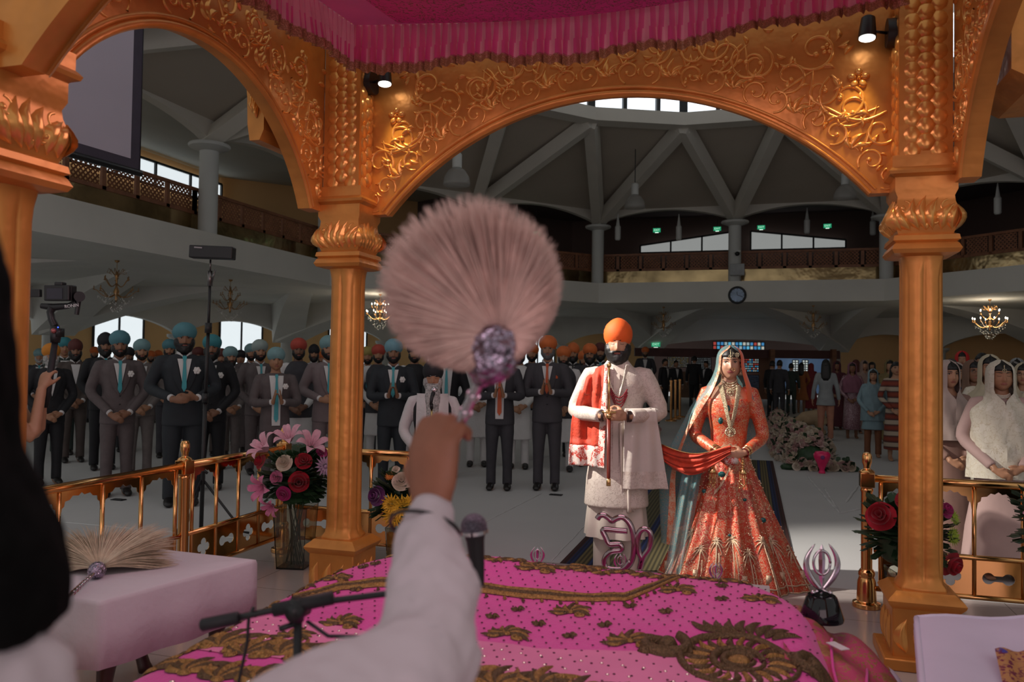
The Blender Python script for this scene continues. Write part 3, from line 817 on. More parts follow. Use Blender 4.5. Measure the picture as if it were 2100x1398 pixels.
def turban_mb(style=0, T=T_HEAD, k=1.):
    mb = MB()
    def fn(p):
        s = p.z*8.5+abs(p.x)*3.2*(1 if p.y < 0 else .2)
        return 1+.034*abs(math.sin(s*PI/2))+(.05*G(p.x, .25)*sm(p.z) if style else 0)
    M = (T @ Matrix.Rotation(math.radians(-14), 4, 'X')).to_3x3()
    c = T @ V((0, .014, .072)); 
    mb.ell(c+V((0, 0, .006 if style else .004)), ((.099 if style else .106)*k, (.118 if style else .124)*k, (.108 if style else .096)*k), 40, 26, M, fn)
    # folded front triangle over the forehead
    if style:
        mb.ell(T @ V((0, -.088, .062)), (.03, .012, .02), 12, 8, M)
    return mb
def suit_torso(z):
    T = [(.78, .180, .130), (.90, .178, .128), (1.02, .166, .120), (1.14, .160, .118), (1.26, .178, .125), (1.36, .190, .124), (1.43, .175, .105), (1.48, .115, .085)]
    for i in range(len(T)-1):
        if z <= T[i+1][0] or i == len(T)-2:
            t = max(0, min(1, (z-T[i][0])/(T[i+1][0]-T[i][0]))); return lerp(T[i][1], T[i+1][1], t), lerp(T[i][2], T[i+1][2], t)
def front(x, z, off=0.):
    rx, ry = suit_torso(z); q = min(.999, abs(x)/rx); return -ry*(1-q**2.3)**(1/2.3)-off
_cl = {}
def cached(key, fn):
    if key not in _cl: _cl[key] = fn()
    return _cl[key]
def jacket_mesh(pose, z0=.78, openlow=False):
    def mk():
        mb = MB(); S = [(z, *suit_torso(z)) for z in (z0, .84, .9, 1.02, 1.14, 1.26, 1.36, 1.42, 1.45)]+[(1.475, .12, .088), (1.49, .09, .075)]
        secs(mb, S, 32)
        arms(mb, pose, .070, .044, .035)
        return remeshed(mb, .0125, 5, .5)
    return cached(('jk', pose, z0), mk)
def patch(pts_l, pts_r, zs, off, mbx=None):
    """strip on the chest between left and right edges given per height"""
    mb = mbx or MB(); n = 6
    vs = [V((lerp(l, r, j/n), front(lerp(l, r, j/n), z, off), z)) for l, r, z in zip(pts_l, pts_r, zs) for j in range(n+1)]
    k = n+1; mb.add(vs, [(i*k+j, i*k+j+1, (i+1)*k+j+1, (i+1)*k+j) for i in range(len(zs)-1) for j in range(n)]); return mb
def shirt_m():
    zs = [1.13+.045*i for i in range(8)]; w_ = [.002+.0085*i for i in range(8)]
    mb = patch([-a for a in w_], w_, zs, .012)
    for sx in (-1, 1):   # collar wings
        mb.tube([(sx*.062, -.02, 1.505), (sx*.045, -.065, 1.49), (sx*.012, -.092, 1.462)], [(.006, .018), (.006, .018), (.004, .012)], 8)
    mb.tube([(.055*math.cos(a), .008+.055*math.sin(a), 1.505) for a in [PI*i/8 for i in range(9)]], .012, 6, flat=1)
    return mb.mesh('shirt')
def lapels_m():
    mb = MB()
    for sx in (-1, 1):
        zs = [1.10+.046*i for i in range(8)]; inn = [.004+.0087*i for i in range(8)]; wd = [.004, .030, .045, .054, .060, .055, .040, .030]
        l = [sx*a for a in inn]; r = [sx*(a+b_) for a, b_ in zip(inn, wd)]; patch(l, r, zs, .017, mb)
    return mb.mesh('lapels')
def tie_m():
    mb = MB(); zs = [1.12, 1.16, 1.3, 1.42, 1.455, 1.475]; w_ = [.001, .021, .017, .011, .019, .014]
    patch([-a for a in w_], w_, zs, .024, mb); return mb.mesh('tie')
def tie_long_m():
    mb = MB(); zs = [.90, .94, 1.1, 1.3, 1.42, 1.455, 1.475]; w_ = [.001, .026, .024, .018, .011, .019, .014]
    patch([-a for a in w_], w_, zs, .026, mb); return mb.mesh('tie')
def openshirt_m():
    zs = [.86+.05*i for i in range(13)]; w_ = [.048, .05, .05, .05, .05, .052, .055, .06, .065, .07, .075, .08, .084]
    return patch([-a for a in w_], w_, zs, .014).mesh('shirt')
def trousers_m():
    mb = MB()
    secs(mb, [(.78, .165, .118), (.86, .168, .12), (.98, .15, .11)], 24)
    for sx in (-1, 1):
        mb.tube([(sx*.082, 0, .88), (sx*.09, -.005, .70), (sx*.095, -.008, .48), (sx*.10, .01, .25), (sx*.10, .012, .055)], [(.092, .10), (.088, .094), (.07, .076), (.060, .066), (.060, .07)], 14)
    return remeshed(mb, .014, 5, .5)
def shoe_m(sx):
    mb = MB(); mb.tube([(sx*.10, .075, .035), (sx*.10, .03, .05), (sx*.103, -.06, .045), (sx*.106, -.14, .03), (sx*.108, -.19, .022)], [(.03, .032), (.042, .048), (.048, .040), (.045, .028), (.025, .016)], 12)
    return mb.mesh('shoe')
def bout_m():
    mb = MB(); c = V((.105, front(.105, 1.33, .012), 1.33))
    for k in range(7):
        a = 2*PI*k/6; r = .022 if k < 6 else 0; mb.ell(c+V((r*math.cos(a), -.006-(.006 if k == 6 else 0), r*math.sin(a))), (.016, .010, .016), 8, 6)
    return mb.mesh('boutonniere')
def square_m():
    mb = MB(); mb.add([V((.085, front(.085, 1.30, .014), 1.30)), V((.125, front(.125, 1.30, .014), 1.30)), V((.125, front(.125, 1.325, .018), 1.325)), V((.105, front(.105, 1.34, .018), 1.34))], [(0, 1, 2, 3)]); return mb.mesh('pocket_square')
def cuff_m(pose):
    e, w, *_ = POSES[pose]; mb = MB()
    for sx in (-1, 1):
        E = V((sx*e[0], e[1], e[2])); W = V((sx*w[0], w[1], w[2])); d = (E-W).normalized(); mb.tube([W+d*.012, W+d*.07], [.033, .036], 14)
    return mb.mesh('cuffs')
def button_m():
    mb = MB()
    for z in (1.09, 1.0): mb.ell((.004, front(0, z, .010), z), (.008, .004, .008), 8, 6)
    return mb.mesh('buttons')
def eye_m(sx):
    mb = MB(); c = T_HEAD @ V((sx*.032, -.0655, .013)); mb.ell(c, .0125, 12, 8); n0 = len(mb.f)
    mb.cur = 1; mb.ell(c+V((0, -.0078, 0)), (.0074, .0058, .0074), 12, 8)
    return mb.mesh('eye')
def brow_m(sx):
    mb = MB(); P = []
    for i in range(7):
        t = i/6; x = sx*lerp(.013, .052, t); z = .030+.006*math.sin(PI*t*.8); a = math.asin(min(.95, abs(x)/.076))
        P.append(T_HEAD @ V((x, headsurf(math.copysign(a, x), math.asin(z/.118)).y+.0005, z)))
    mb.tube(P, [.0022, .0035, .0036, .0032, .0028, .002, .001], 6); return mb.mesh('eyebrow')
def beard_m(full, drop): 
    mb = MB(); headgrid(mb, T_HEAD, off_beard(full, drop), nu=44, nv=40); return mb.mesh('beard')
def long_beard_m():
    mb = MB(); headgrid(mb, T_HEAD, off_beard(.016, .012), nu=44, nv=40)
    mb.loft([[V((rx*math.cos(a)+.004*nz(a*3, z*8), -.092-.26*(1.585-z)*(1-.9*(1.585-z))+ry*math.sin(a), z)) for a in [2*PI*j/20 for j in range(20)]] for z, rx, ry in ((1.585, .05, .035), (1.54, .070, .045), (1.47, .076, .045), (1.38, .072, .036), (1.28, .058, .028), (1.20, .038, .02), (1.14, .012, .01))])
    return mb.mesh('beard')
def hair_m():
    mb = MB(); headgrid(mb, T_HEAD, off_hair, nu=44, nv=40); return mb.mesh('hair')
def longhair_m():
    mb = MB(); headgrid(mb, T_HEAD, off_hair, nu=44, nv=40)
    mb.loft([[V((rx*math.cos(a)*(1+.04*math.sin(9*a)), cy+ry*math.sin(a), z)) for a in [2*PI*j/28 for j in range(28)]] for z, rx, ry, cy in ((1.71, .07, .05, .03), (1.64, .092, .055, .035), (1.55, .098, .05, .05), (1.45, .10, .045, .07), (1.36, .09, .03, .085), (1.30, .06, .02, .095))])
    return mb.mesh('hair')

# fabric colours
def suitm(n, c): return mat(n, c, .75, 0, .12, 14, .15, 300)
SK = [mat('skin_%d' % i, c, .5, 0, .06, 20) for i, c in enumerate([(.34, .165, .09), (.24, .11, .06), (.42, .22, .13), (.17, .075, .042)])]
LIP = mat('lips', (.27, .085, .06), .45)
EYEW = mat('eye_white', (.42, .38, .35), .3); IRIS = mat('dark_iris', (.015, .01, .008), .15)
HAIRM = mat('black_hair', (.008, .007, .007), .5, 0, .3, 60); GREY = mat('white_beard_hair', (.42, .41, .40), .6, 0, .45, 50, .8, 90)
WHITE = mat('white_cotton', (.62, .60, .60), .8, 0, .06, 5, .2, 40); BLK = mat('black_leather', (.012, .010, .010), .35)
TEAL = mat('teal_turban_cloth', (.075, .21, .25), .7, 0, .1, 10); TEAL2 = mat('pale_teal_turban_cloth', (.17, .30, .32), .7, 0, .1, 10); TEAL3 = mat('bright_teal_turban_cloth', (.04, .22, .26), .7, 0, .1, 10)
ORNG = mat('orange_turban_cloth', (.60, .14, .03), .7, 0, .1, 10); BLKT = mat('black_turban_cloth', (.010, .010, .014), .7); MAR = mat('maroon_turban_cloth', (.10, .022, .018), .7); REDT = mat('red_turban_cloth', (.42, .06, .04), .7)
YEL = mat('olive_yellow_turban_cloth', (.34, .27, .08), .7)
GSU = suitm('grey_mauve_suit', (.105, .082, .084)); GLT = suitm('light_grey_suit', (.15, .125, .12)); NAVY = suitm('dark_navy_suit', (.016, .020, .026)); BLKS = suitm('black_suit', (.009, .009, .012)); CHAR = suitm('charcoal_suit', (.040, .038, .046)); GREEN = suitm('dark_green_suit', (.022, .035, .030)); BROWN = suitm('brown_suit', (.07, .052, .046))
TIE1 = mat('turquoise_tie', (.05, .33, .38), .5); TIE2 = mat('orange_tie', (.55, .09, .02), .5); TIEB = mat('black_tie', (.01, .01, .01), .5)

def setm(o, mats):
    for i, m in enumerate(mats if isinstance(mats, (list, tuple)) else [mats]):
        if i < len(o.material_slots): o.material_slots[i].link = 'OBJECT'; o.material_slots[i].material = m
def obj(name, me, mats, parent=None):
    mats = list(mats) if isinstance(mats, (list, tuple)) else [mats]
    while len(me.materials) < len(mats): me.materials.append(mats[len(me.materials)])
    if not len(me.polygons) or not me.polygons[0].use_smooth: me.polygons.foreach_set('use_smooth', [True]*len(me.polygons))
    o = bpy.data.objects.new(name, me); COL.objects.link(o); setm(o, mats)
    if parent is not None: o.parent = parent
    return o
def face_parts(p, skin, detail=2, beard='short', bcol=None, turban=None, tstyle=0, hair=None, closed=False, glasses=False):
    if detail >= 2:
        if not closed:
            for s in (-1, 1): obj('eye', cached(('eye', s), lambda: eye_m(s)), [EYEW, IRIS], p); obj('eyelashes', cached(('lashu', s), lambda: lash_m(s, True)), HAIRM, p)
        else:
            for s in (-1, 1): obj('eyelashes', cached(('lash', s), lambda: lash_m(s)), HAIRM, p)
        for s in (-1, 1): obj('eyebrow', cached(('br', s), lambda: brow_m(s)), bcol or HAIRM, p)
    if beard: obj('beard', cached(('bd', beard), lambda: long_beard_m() if beard == 'long' else beard_m(*{'short': (.005, .002), 'full': (.013, .018), 'stubble': (.001, 0)}[beard])), bcol or HAIRM, p)
    if turban: obj('turban', cached(('tb', tstyle), lambda: turban_mb(tstyle).mesh('turban')), turban, p)
    if hair == 'long': obj('hair', cached('lh', longhair_m), HAIRM, p)
    elif hair: obj('hair', cached('sh', hair_m), hair if not isinstance(hair, str) else HAIRM, p)
    if glasses: obj('glasses', cached('gls', glasses_m), BLK, p)
def lash_m(sx, up=False):
    mb = MB(); P = []
    for i in range(9):
        t = i/8; x = sx*lerp(.019, .046, t); z = (.0165+.0065*math.sin(PI*t)) if up else (.0085-.0035*math.sin(PI*t)); a = math.asin(abs(x)/.076)
        P.append(T_HEAD @ V((x, headsurf(math.copysign(a, x), math.asin(z/.118), True).y-.0005, z)))
    P = [p-V((0, .004*up, 0)) for p in P]; mb.tube(P, .0021 if up else .0014, 5); return mb.mesh('eyelashes')
def glasses_m():
    mb = MB()
    for sx in (-1, 1):
        c = T_HEAD @ V((sx*.032, -.100, .010)); mb.tube([c+V((.021*math.cos(a), 0, .016*math.sin(a))) for a in [2*PI*i/16 for i in range(17)]], .0016, 5)
        mb.tube([c+V((sx*.021, 0, .004)), T_HEAD @ V((sx*.077, -.02, .01))], .0014, 5)
    mb.tube([T_HEAD @ V((-.011, -.1, .012)), T_HEAD @ V((.011, -.1, .012))], .0014, 5); return mb.mesh('glasses')

def suit_man(label, loc, rz, H, pose='low', suit=GSU, skin=0, turban=TEAL, beard='short', tie=TIE1, bout=True, group='guests standing in prayer', opn=False, detail=2, bcol=None, glasses=False, square=None, tstyle=0, wide=1., headrz=0, socks=True, bald=False):
    p = obj('person', body_mesh(pose), [SK[skin], LIP]); k = H/1.80
    p.location = loc; p.rotation_euler = (0, 0, rz); p.scale = (k*wide, k*wide, k); tag(p, label, 'person', group)
    jk_ = obj('suit_jacket', jacket_mesh(pose), suit, p); obj('trousers', cached('tr', trousers_m), suit, p)
    if opn:
        sh_ = obj('shirt', cached('osh', openshirt_m), WHITE, p)
        if tie: obj('tie', cached('tl', tie_long_m), tie, sh_)
    else:
        sh_ = obj('shirt', cached('shi', shirt_m), WHITE, p)
        if tie: obj('tie', cached('tie', tie_m), tie, sh_)
        if detail >= 2: obj('buttons', cached('bt', button_m), BLK, jk_)
        obj('lapels', cached('lap', lapels_m), suit, jk_)
    if detail >= 1:
        obj('cuffs', cached(('cf', pose), lambda: cuff_m(pose)), WHITE, p)
        for s in (-1, 1): obj('shoe', cached(('sh', s), lambda: shoe_m(s)), BLK, p)
    if bout: obj('boutonniere', cached('bou', bout_m), mat('white_rose', (.72, .68, .66), .7), jk_)
    if square: obj('pocket_square', cached('sq', square_m), square, jk_)
    face_parts(p, skin, detail, beard, bcol, turban, tstyle, None, False, glasses)
    return p
def kurta_m(pose, z0=.42, arm=True, wide=1.):
    def mk():
        mb = MB(); secs(mb, [(z0, .20*wide, .15), (.62, .19*wide, .14), (.85, .175*wide, .128), (1.02, .160, .116), (1.14, .156, .113), (1.26, .172, .120), (1.36, .183, .119), (1.43, .165, .10), (1.475, .11, .082), (1.50, .075, .068)], 32)
        arms(mb, pose, .066, .044, .03); return remeshed(mb, .013, 5, .5)
    return cached(('ku', pose, z0, wide), mk)
def vest_m():
    mb = MB(); secs(mb, [(.76, .190, .142), (.90, .186, .138), (1.02, .174, .128), (1.14, .168, .125), (1.26, .186, .132), (1.36, .192, .131), (1.43, .165, .112), (1.475, .115, .094), (1.50, .08, .078)], 32)
    return remeshed(mb, .0125, 4, .5)
def kurta_man(label, loc, rz, H, pose='low', kurta=WHITE, vest=None, skin=0, turban=REDT, beard='short', group='guests standing in prayer', detail=1, bcol=None, flower=None, z0=.42, tstyle=0, glasses=False):
    p = obj('person', body_mesh(pose), [SK[skin], LIP]); k = H/1.80; p.location = loc; p.rotation_euler = (0, 0, rz); p.scale = (k, k, k); tag(p, label, 'person', group)
    obj('kurta', kurta_m(pose, z0), kurta, p); obj('trousers', cached('tr', trousers_m), kurta, p)
    if vest: obj('vest', cached('vst', vest_m), vest, p)
    if flower: obj('boutonniere', cached('bou', bout_m), flower, p)
    for s in (-1, 1): obj('shoe', cached(('sh', s), lambda: shoe_m(s)), BLK, p)
    face_parts(p, skin, detail, beard, bcol, turban, tstyle, None, False, glasses); return p
def dupatta_m(zl=1.05, open_=.55, wide=1., pin=1.36):
    """head scarf: hood over the head falling over the shoulders and chest"""
    def mk():
        mb = MB(); nu, nv = 44, 30
        def f(u, v):
            z = lerp(1.775, zl, v**1.05)
            op_ = open_*sm((1.77-z)/.05)*(1-sm((1.52-z)/.10)) if z > 1.4 else 0
            a = lerp(op_, 2*PI-op_, u)                 # 0 = front
            hr = (.100, .118)
            if z > 1.66: q = math.sqrt(max(.02, 1-((z-1.66)/.118)**2)); rx, ry = hr[0]*q, hr[1]*q
            elif z > 1.50: rx, ry = hr[0]+.012*(1.66-z), hr[1]
            else:
                t = sm((1.50-z)/.16); rx, ry = lerp(hr[0], .215*wide, t), lerp(hr[1], .150, t)
                if z < 1.34: rx += .02*(1.34-z); ry += .05*(1.34-z)
            fo = .010*math.sin(a*9+z*14)*sm((1.6-z)/.2)+.006*math.sin(a*17-z*30)*sm((1.5-z)/.2)
            return V(((rx+fo)*math.sin(a), .006-(ry+fo)*math.cos(a), z+.03*math.cos(a)*(v > .5)*(v-.5)))
        mb.grid(f, nu, nv); return mb.mesh('headscarf')
    return cached(('du', zl, open_, wide), mk)
def dress_m(pose, z0=.08, w0=.27, waist=.135):
    def mk():
        mb = MB(); secs(mb, [(z0, w0, w0*.8)]+[q for q in ((.4, lerp(w0, .2, .45), .18), (.75, .18, .14)) if q[0] > z0+.1]+[ (.92, .168, .125), (1.10, waist, .10), (1.25, .15, .115), (1.36, .16, .105), (1.43, .14, .085), (1.47, .08, .065)], 32)
        arms(mb, pose, .056, .040, .03, .88); return remeshed(mb, .013, 4, .5)
    return cached(('dr', pose, z0, w0, waist), mk)
def woman(label, loc, rz, H, pose='low', dress=WHITE, scarf=WHITE, skin=2, group='women guests standing on the right', z0=.08, w0=.27, trousers=None, zl=1.05, hair=True, detail=1, glasses=False, closed=False, wide=1., open_=.55, top=None):
    p = obj('person', body_mesh(pose, closed, True), [SK[skin], LIP]); k = H/1.75; p.location = loc; p.rotation_euler = (0, 0, rz); p.scale = (k*wide, k*wide, k); tag(p, label, 'person', group)
    obj('dress', dress_m(pose, z0, w0), dress, p)
    if trousers: obj('trousers', cached('tr', trousers_m), trousers, p)
    if scarf: obj('headscarf', dupatta_m(zl, open_), scarf, p)
    face_parts(p, skin, detail, None, None, None, 0, 'long' if (hair == 'long' or not scarf) else 'short', closed, glasses); return p
# ================================================================ FOREGROUND AND FURNISHINGS
silver = mat('polished_silver', (.62, .56, .60), .12, 1., .05, 8)
# ---- large embroidered cloth over the scripture throne
CXm, CYm, HWx, HWy = .06, -2.06, 1.02, 1.04
def H(x, y):
    s, t = abs((x-CXm)/HWx), abs((y-CYm)/HWy); r = (s**5+t**5)**.2
    z = .635+.045*G(x-.75, .38)*G(y+1.45, .5)+.03*G(x+.55, .35)*G(y+1.5, .4)+.03*G(y+1.2, .2)*G(x+.1, .5)
    z += .012*nz(x*3, y*3, 2)+.006*nz(x*9, y*9, 5)
    dr = sm((r-.90)/.40); z -= .62*dr - .015*math.sin(x*14+y*17)*dr
    return z
pinkcl = mat('hot_pink_silk', (.74, .055, .36), .5, 0, .06, 3, .2, 90, sheen=.2)
E_ = empty('embroidered_cloth', (CXm, CYm, .3)); tag(E_, 'large hot pink cloth with gold embroidery draped over the throne', 'cloth')
O_ = V(E_.location)
b = MB(); X0, X1, Y0, Y1 = CXm-1.36, CXm+1.36, CYm-1.38, CYm+1.38
b.grid(lambda u, v: V((lerp(X0, X1, u), lerp(Y0, Y1, v), H(lerp(X0, X1, u), lerp(Y0, Y1, v))))-O_, 110, 110)
b.build('pink_silk', pinkcl, E_)
thread = mat('antique_gold_thread', (.36, .20, .06), .38, .6, .35, 90, .5, 200); thread2 = mat('dark_bronze_thread', (.13, .08, .035), .4, .5, .4, 120, .5, 200)
pale = mat('pale_tulle_overlay', (.78, .22, .42), .6, 0, .08, 4)
PC = lambda x, y, o: V((x, y, H(x, y)+.004+o))-O_
b, bd = MB(), MB()
def cpos(px, py): p = onz(px, py, .665); return (p.x, p.y)
def motif(px, py, s, petals=9, a0=-.3, spr=3.7):
    c = cpos(px, py)
    for k in range(petals):
        a = a0+spr*k/(petals-1); leafm(b if k % 2 else bd, PC, c, a, s*(1-.15*(k % 2)), s*.17, .008)
    for sg in (-1, 1): scroll(b, PC, (c[0]+sg*s*.5, c[1]-s*.25), s*.28, PI/2, sg, s*.05, False)
    dome(b, PC, c, s*.13, s*.13, .008); dome(bd, PC, (c[0], c[1]+s*.2), s*.1, s*.1, .008)
for q in ((1170, 1240, .085), (1040, 1285, .09), (1292, 1305, .10), (1390, 1215, .08), (1560, 1235, .08), (700, 1265, .08), (690, 1180, .07), (1205, 1160, .10), (880, 1160, .07), (1100, 1165, .10), (600, 1290, .08)): motif(*q)
for q in ((1062, 1236), (1105, 1262), (1168, 1285), (1240, 1268), (1292, 1238), (1365, 1254), (1010, 1250), (1480, 1208), (770, 1155), (745, 1158), (1330, 1180), (1560, 1190), (1480, 1235), (730, 1205), (800, 1215)):
    c = cpos(*q)
    for k in range(6): leafm(bd, PC, c, k*1.047, .028, .009, .006)
# medallion
c = cpos(1515, 1345)
for k in range(26):
    a = 2*PI*k/26; c2 = (c[0]+.085*math.cos(a), c[1]+.085*math.sin(a)); leafm(bd if k % 2 else b, PC, c2, a, .085, .014, .008)
for r_ in (.045, .075, .175): stem(bd, PC, [(c[0]+r_*math.cos(a), c[1]+r_*math.sin(a)) for a in [2*PI*i/40 for i in range(41)]], .011)
dome(b, PC, c, .035, .035, .012)
for k in range(9): leafm(bd, PC, (c[0]-.06+.02*k, c[1]+.2), 2.6-.25*k, .12, .02, .008)
for sg in (-1, 1): scroll(bd, PC, (c[0]+sg*.24, c[1]+.05), .09, 1, sg, .018, True)
# border bands near the far edge
for off in (0, .03, .07):
    pts = [cpos(x, y+off*130) for x, y in ((600, 1215), (700, 1193), (860, 1188), (1000, 1196), (1150, 1208), (1280, 1214), (1340, 1200), (1400, 1178))]
    pl = []
    for i in range(len(pts)-1):
        for k in range(8): pl.append((lerp(pts[i][0], pts[i+1][0], k/8), lerp(pts[i][1], pts[i+1][1], k/8)))
    stem(bd if off == .03 else b, PC, pl, .010)
for i in range(len(pl)):
    if i % 2 == 0:
        for sg in (-1, 1): leafm(b if i % 4 else bd, PC, (pl[i][0], pl[i][1]+sg*.03), sg*1.2, .032, .009, .006)
for k in range(22):
    x = -.9+.08*k; y = -1.16-.02*(k % 3)
    for j in range(5): leafm(b if j % 2 else bd, PC, (x, y), -.2-.7*j, .06, .012, .006)
for k in range(16):
    c = (-.93+.05*math.sin(k*2.3), -1.25-.085*k)
    for j in range(6): leafm(b if j % 2 else bd, PC, c, j*1.05, .05, .011, .006)
# tufted leaf border towards the reader
for k in range(17):
    x = CXm-.98+.118*k; y = -2.40+.02*math.sin(k*2)
    for j in range(7): leafm(b if (j+k) % 2 else bd, PC, (x, y-.02), .55+.34*j, .16 if j % 2 else .12, .022, .009)
    scroll(b, PC, (x+.05, y-.03), .03, 0, 1, .007, False); scroll(b, PC, (x-.05, y-.03), .03, PI, -1, .007, False)
for k in range(17):
    x = CXm-.93+.118*k; y = -2.63+.015*math.sin(k*3)
    for j in range(7): leafm(b if (j+k) % 2 else bd, PC, (x, y), .55+.34*j, .14 if j % 2 else .11, .021, .009)
    dome(b, PC, (x, y), .02, .02, .01)
for k in range(15):  # left side tufts
    y = -2.5+.105*k; x = -1.0+.03*math.sin(k)
    for j in range(6): leafm(b if (j+k) % 2 else bd, PC, (x, y), -.9+.34*j, .10, .017, .008)
b.build('gold_embroidery', thread, E_); bd.build('bronze_embroidery', thread2, E_)
b = MB()
b.grid(lambda u, v: (lambda x, y: V((x, y, H(x, y)+.003))-O_)(lerp(-.98, .93, u), lerp(-2.44, -2.08-.05*math.sin(u*5), v)), 60, 8); b.build('tulle_overlay', pale, E_)
# tiny sequins scattered over the silk
b = MB(); random.seed(3)
for i in range(38):
    for j in range(27):
        x = CXm-.97+.052*i+.026*(j % 2); y = -2.44+.052*j
        if y > -1.1: continue
        b.ell(PC(x, y, 0), (.0048, .0048, .0022), 5, 3)
b.build('sequins', mat('dark_sequin', (.12, .03, .06), .3, .6), E_); E_.children[-1]['kind'] = 'stuff'
b = MB()
for i in range(30):
    for j in range(3): x = -.95+.064*i+.03*(j % 2); y = -2.31+.07*j; b.ell(PC(x, y, 0), (.006, .006, .003), 6, 4)
for k in range(40):
    x = random.uniform(-1.0, .95); y = random.uniform(-2.75, -2.52); b.ell(PC(x, y, 0), (.009, .009, .005), 7, 4)
b.build('mirror_sequins', mat('mirror_sequin', (.9, .8, .7), .1, 1.), E_); E_.children[-1]['kind'] = 'stuff'
# throne under the cloth
t_ = empty('scripture_throne', (CXm, CYm, DZ)); tag(t_, 'low wooden throne hidden under the pink cloth', 'throne')
b = MB(); b.box((0, 0, .25), (1.3, 1.2, .06))
for sx in (-1, 1):
    for sy in (-1, 1): b.lathe([(.04, 0), (.05, .05), (.03, .12), (.05, .2), (.035, .24)], (sx*.55, sy*.5, 0), 12)
b.build('throne_frame', wood, t_, smooth='a')
# second, brocade cloth on the right and its white lining
broc = embroidered('pink_gold_brocade', (.50, .06, .15), (.42, .26, .09), 70, .55, .6, .45, (.28, .12, .05), 9)
def H2(x, y):
    s = (x-.98)/.34; z = .63-.16*s-.22*max(0, s-.75)**1.5-.03*max(0, -1.45-y)
    z -= .5*sm((y+1.32)/.25); return z+.02*math.sin(x*26+y*9+2*nz(x*4, y*4))+.008*nz(x*20, y*20)
b = MB(); b.grid(lambda u, v: V((lerp(.93, 1.34, u), lerp(-2.75, -1.15, v), H2(lerp(.93, 1.34, u), lerp(-2.75, -1.15, v)))), 40, 60)
bc = b.build('brocade_cloth', broc, None, loc=(0, 0, 0)); tag(bc, 'crumpled pink and gold brocade cloth under the black-based silver emblem', 'cloth')
b = MB()
for k, x in enumerate((1.04, 1.12, 1.20, 1.30)):
    b.tube([(x+.03*math.sin(t*5+k), lerp(-2.6, -1.4-.07*k, t), H2(x+.03*math.sin(t*5+k), lerp(-2.6, -1.4-.07*k, t))+.006) for t in [i/16 for i in range(17)]], .005, 6)
b.build('pink_piping', pinkcl, bc)
b = MB(); b.grid(lambda u, v: V((lerp(1.31, 1.47, u)+.02*math.sin(v*9), lerp(-2.6, -1.30, v), .43-.30*u**1.5+.012*math.sin(v*40+u*4))), 12, 40)
tag(b.build('white_lining_cloth', mat('white_satin', (.62, .58, .68), .4)), 'white satin cloth strip hanging out beside the brocade', 'cloth')
# crossing white scraps of paper on brocade
pp = onz(1718, 1328, .60); b = MB(); b.box((0, 0, 0), (.035, .075, .003), .6); tag(b.build('paper_slip', WHITE, None, False, (pp.x, pp.y, H2(pp.x, pp.y)+.028)), 'small white paper slip on the brocade cloth', 'paper')
# ---- silver emblems
def emblem(loc, s, lab, base=True, mt=silver, rz=0.):
    e = empty('silver_emblem', loc, rz); tag(e, lab, 'emblem'); z0 = .095*s if base else 0
    if base:
        b = MB(); b.lathe([(.078*s, 0), (.08*s, .01*s), (.056*s, .085*s), (.05*s, .092*s)], n=40); b.build('black_base', mat('black_gloss_base', (.006, .006, .008), .08), e, smooth='a')['label'] = 'glossy black base'
    b = MB()
    b.tube([(0, 0, z0), (0, 0, z0+.03*s), (0, 0, z0+.06*s), (0, 0, z0+.13*s), (0, 0, z0+.17*s), (0, 0, z0+.188*s)], [(.006*s, .004*s), (.005*s, .005*s), (.010*s, .005*s), (.013*s, .006*s), (.009*s, .004*s), (.0005, .0005)], 4)
    b.build('central_dagger', mt, e, smooth=False)
    b = MB(); b.tube([(.031*s*math.cos(a), 0, z0+.118*s+.045*s*math.sin(a)) for a in [2*PI*i/32 for i in range(33)]], .0055*s, 8); b.build('ring', mt, e)
    for sx in (-1, 1):
        b = MB(); P = []
        for i in range(17):
            t = i/16; P.append((sx*(-.006+.066*math.sin(PI*(.04+.80*t)))*s, sx*.004*s, z0+(.012+.178*t)*s))
        b.tube(P, [((.003+.0095*math.sin(PI*min(1, .2+.8*i/16)))*s, .004*s) for i in range(16)]+[(.0006, .0006)], 8, up=(0, 1, 0)); b.tube([(-sx*.03*s, 0, z0+.004*s), (sx*.0*s, 0, z0+.018*s)], .005*s, 8); b.ell((-sx*.032*s, 0, z0+.006*s), .009*s, 10, 8)
        b.build('curved_sword', mt, e)
    return e
q = onz(1685, 1248, .64); emblem((q.x, q.y, .60), 1.0, 'silver crossed-sword emblem on a glossy black base at right', rz=.25)
for (px, py, s, lb) in ((1102, 1158, .50, 'small silver crossed-sword emblem behind the pink cloth, left of the large silver letter'), (1272, 1168, .45, 'small silver crossed-sword emblem in front of the large silver letter'), (1468, 1188, .45, 'small silver crossed-sword emblem in front of the skirt hem of the bride')):
    q = onz(px, py, .66); q = V((q.x, -1.0, 0)); q = ony(px, py, -.92); emblem((q.x, q.y, q.z-.01), s, lb, False, rz=.25)
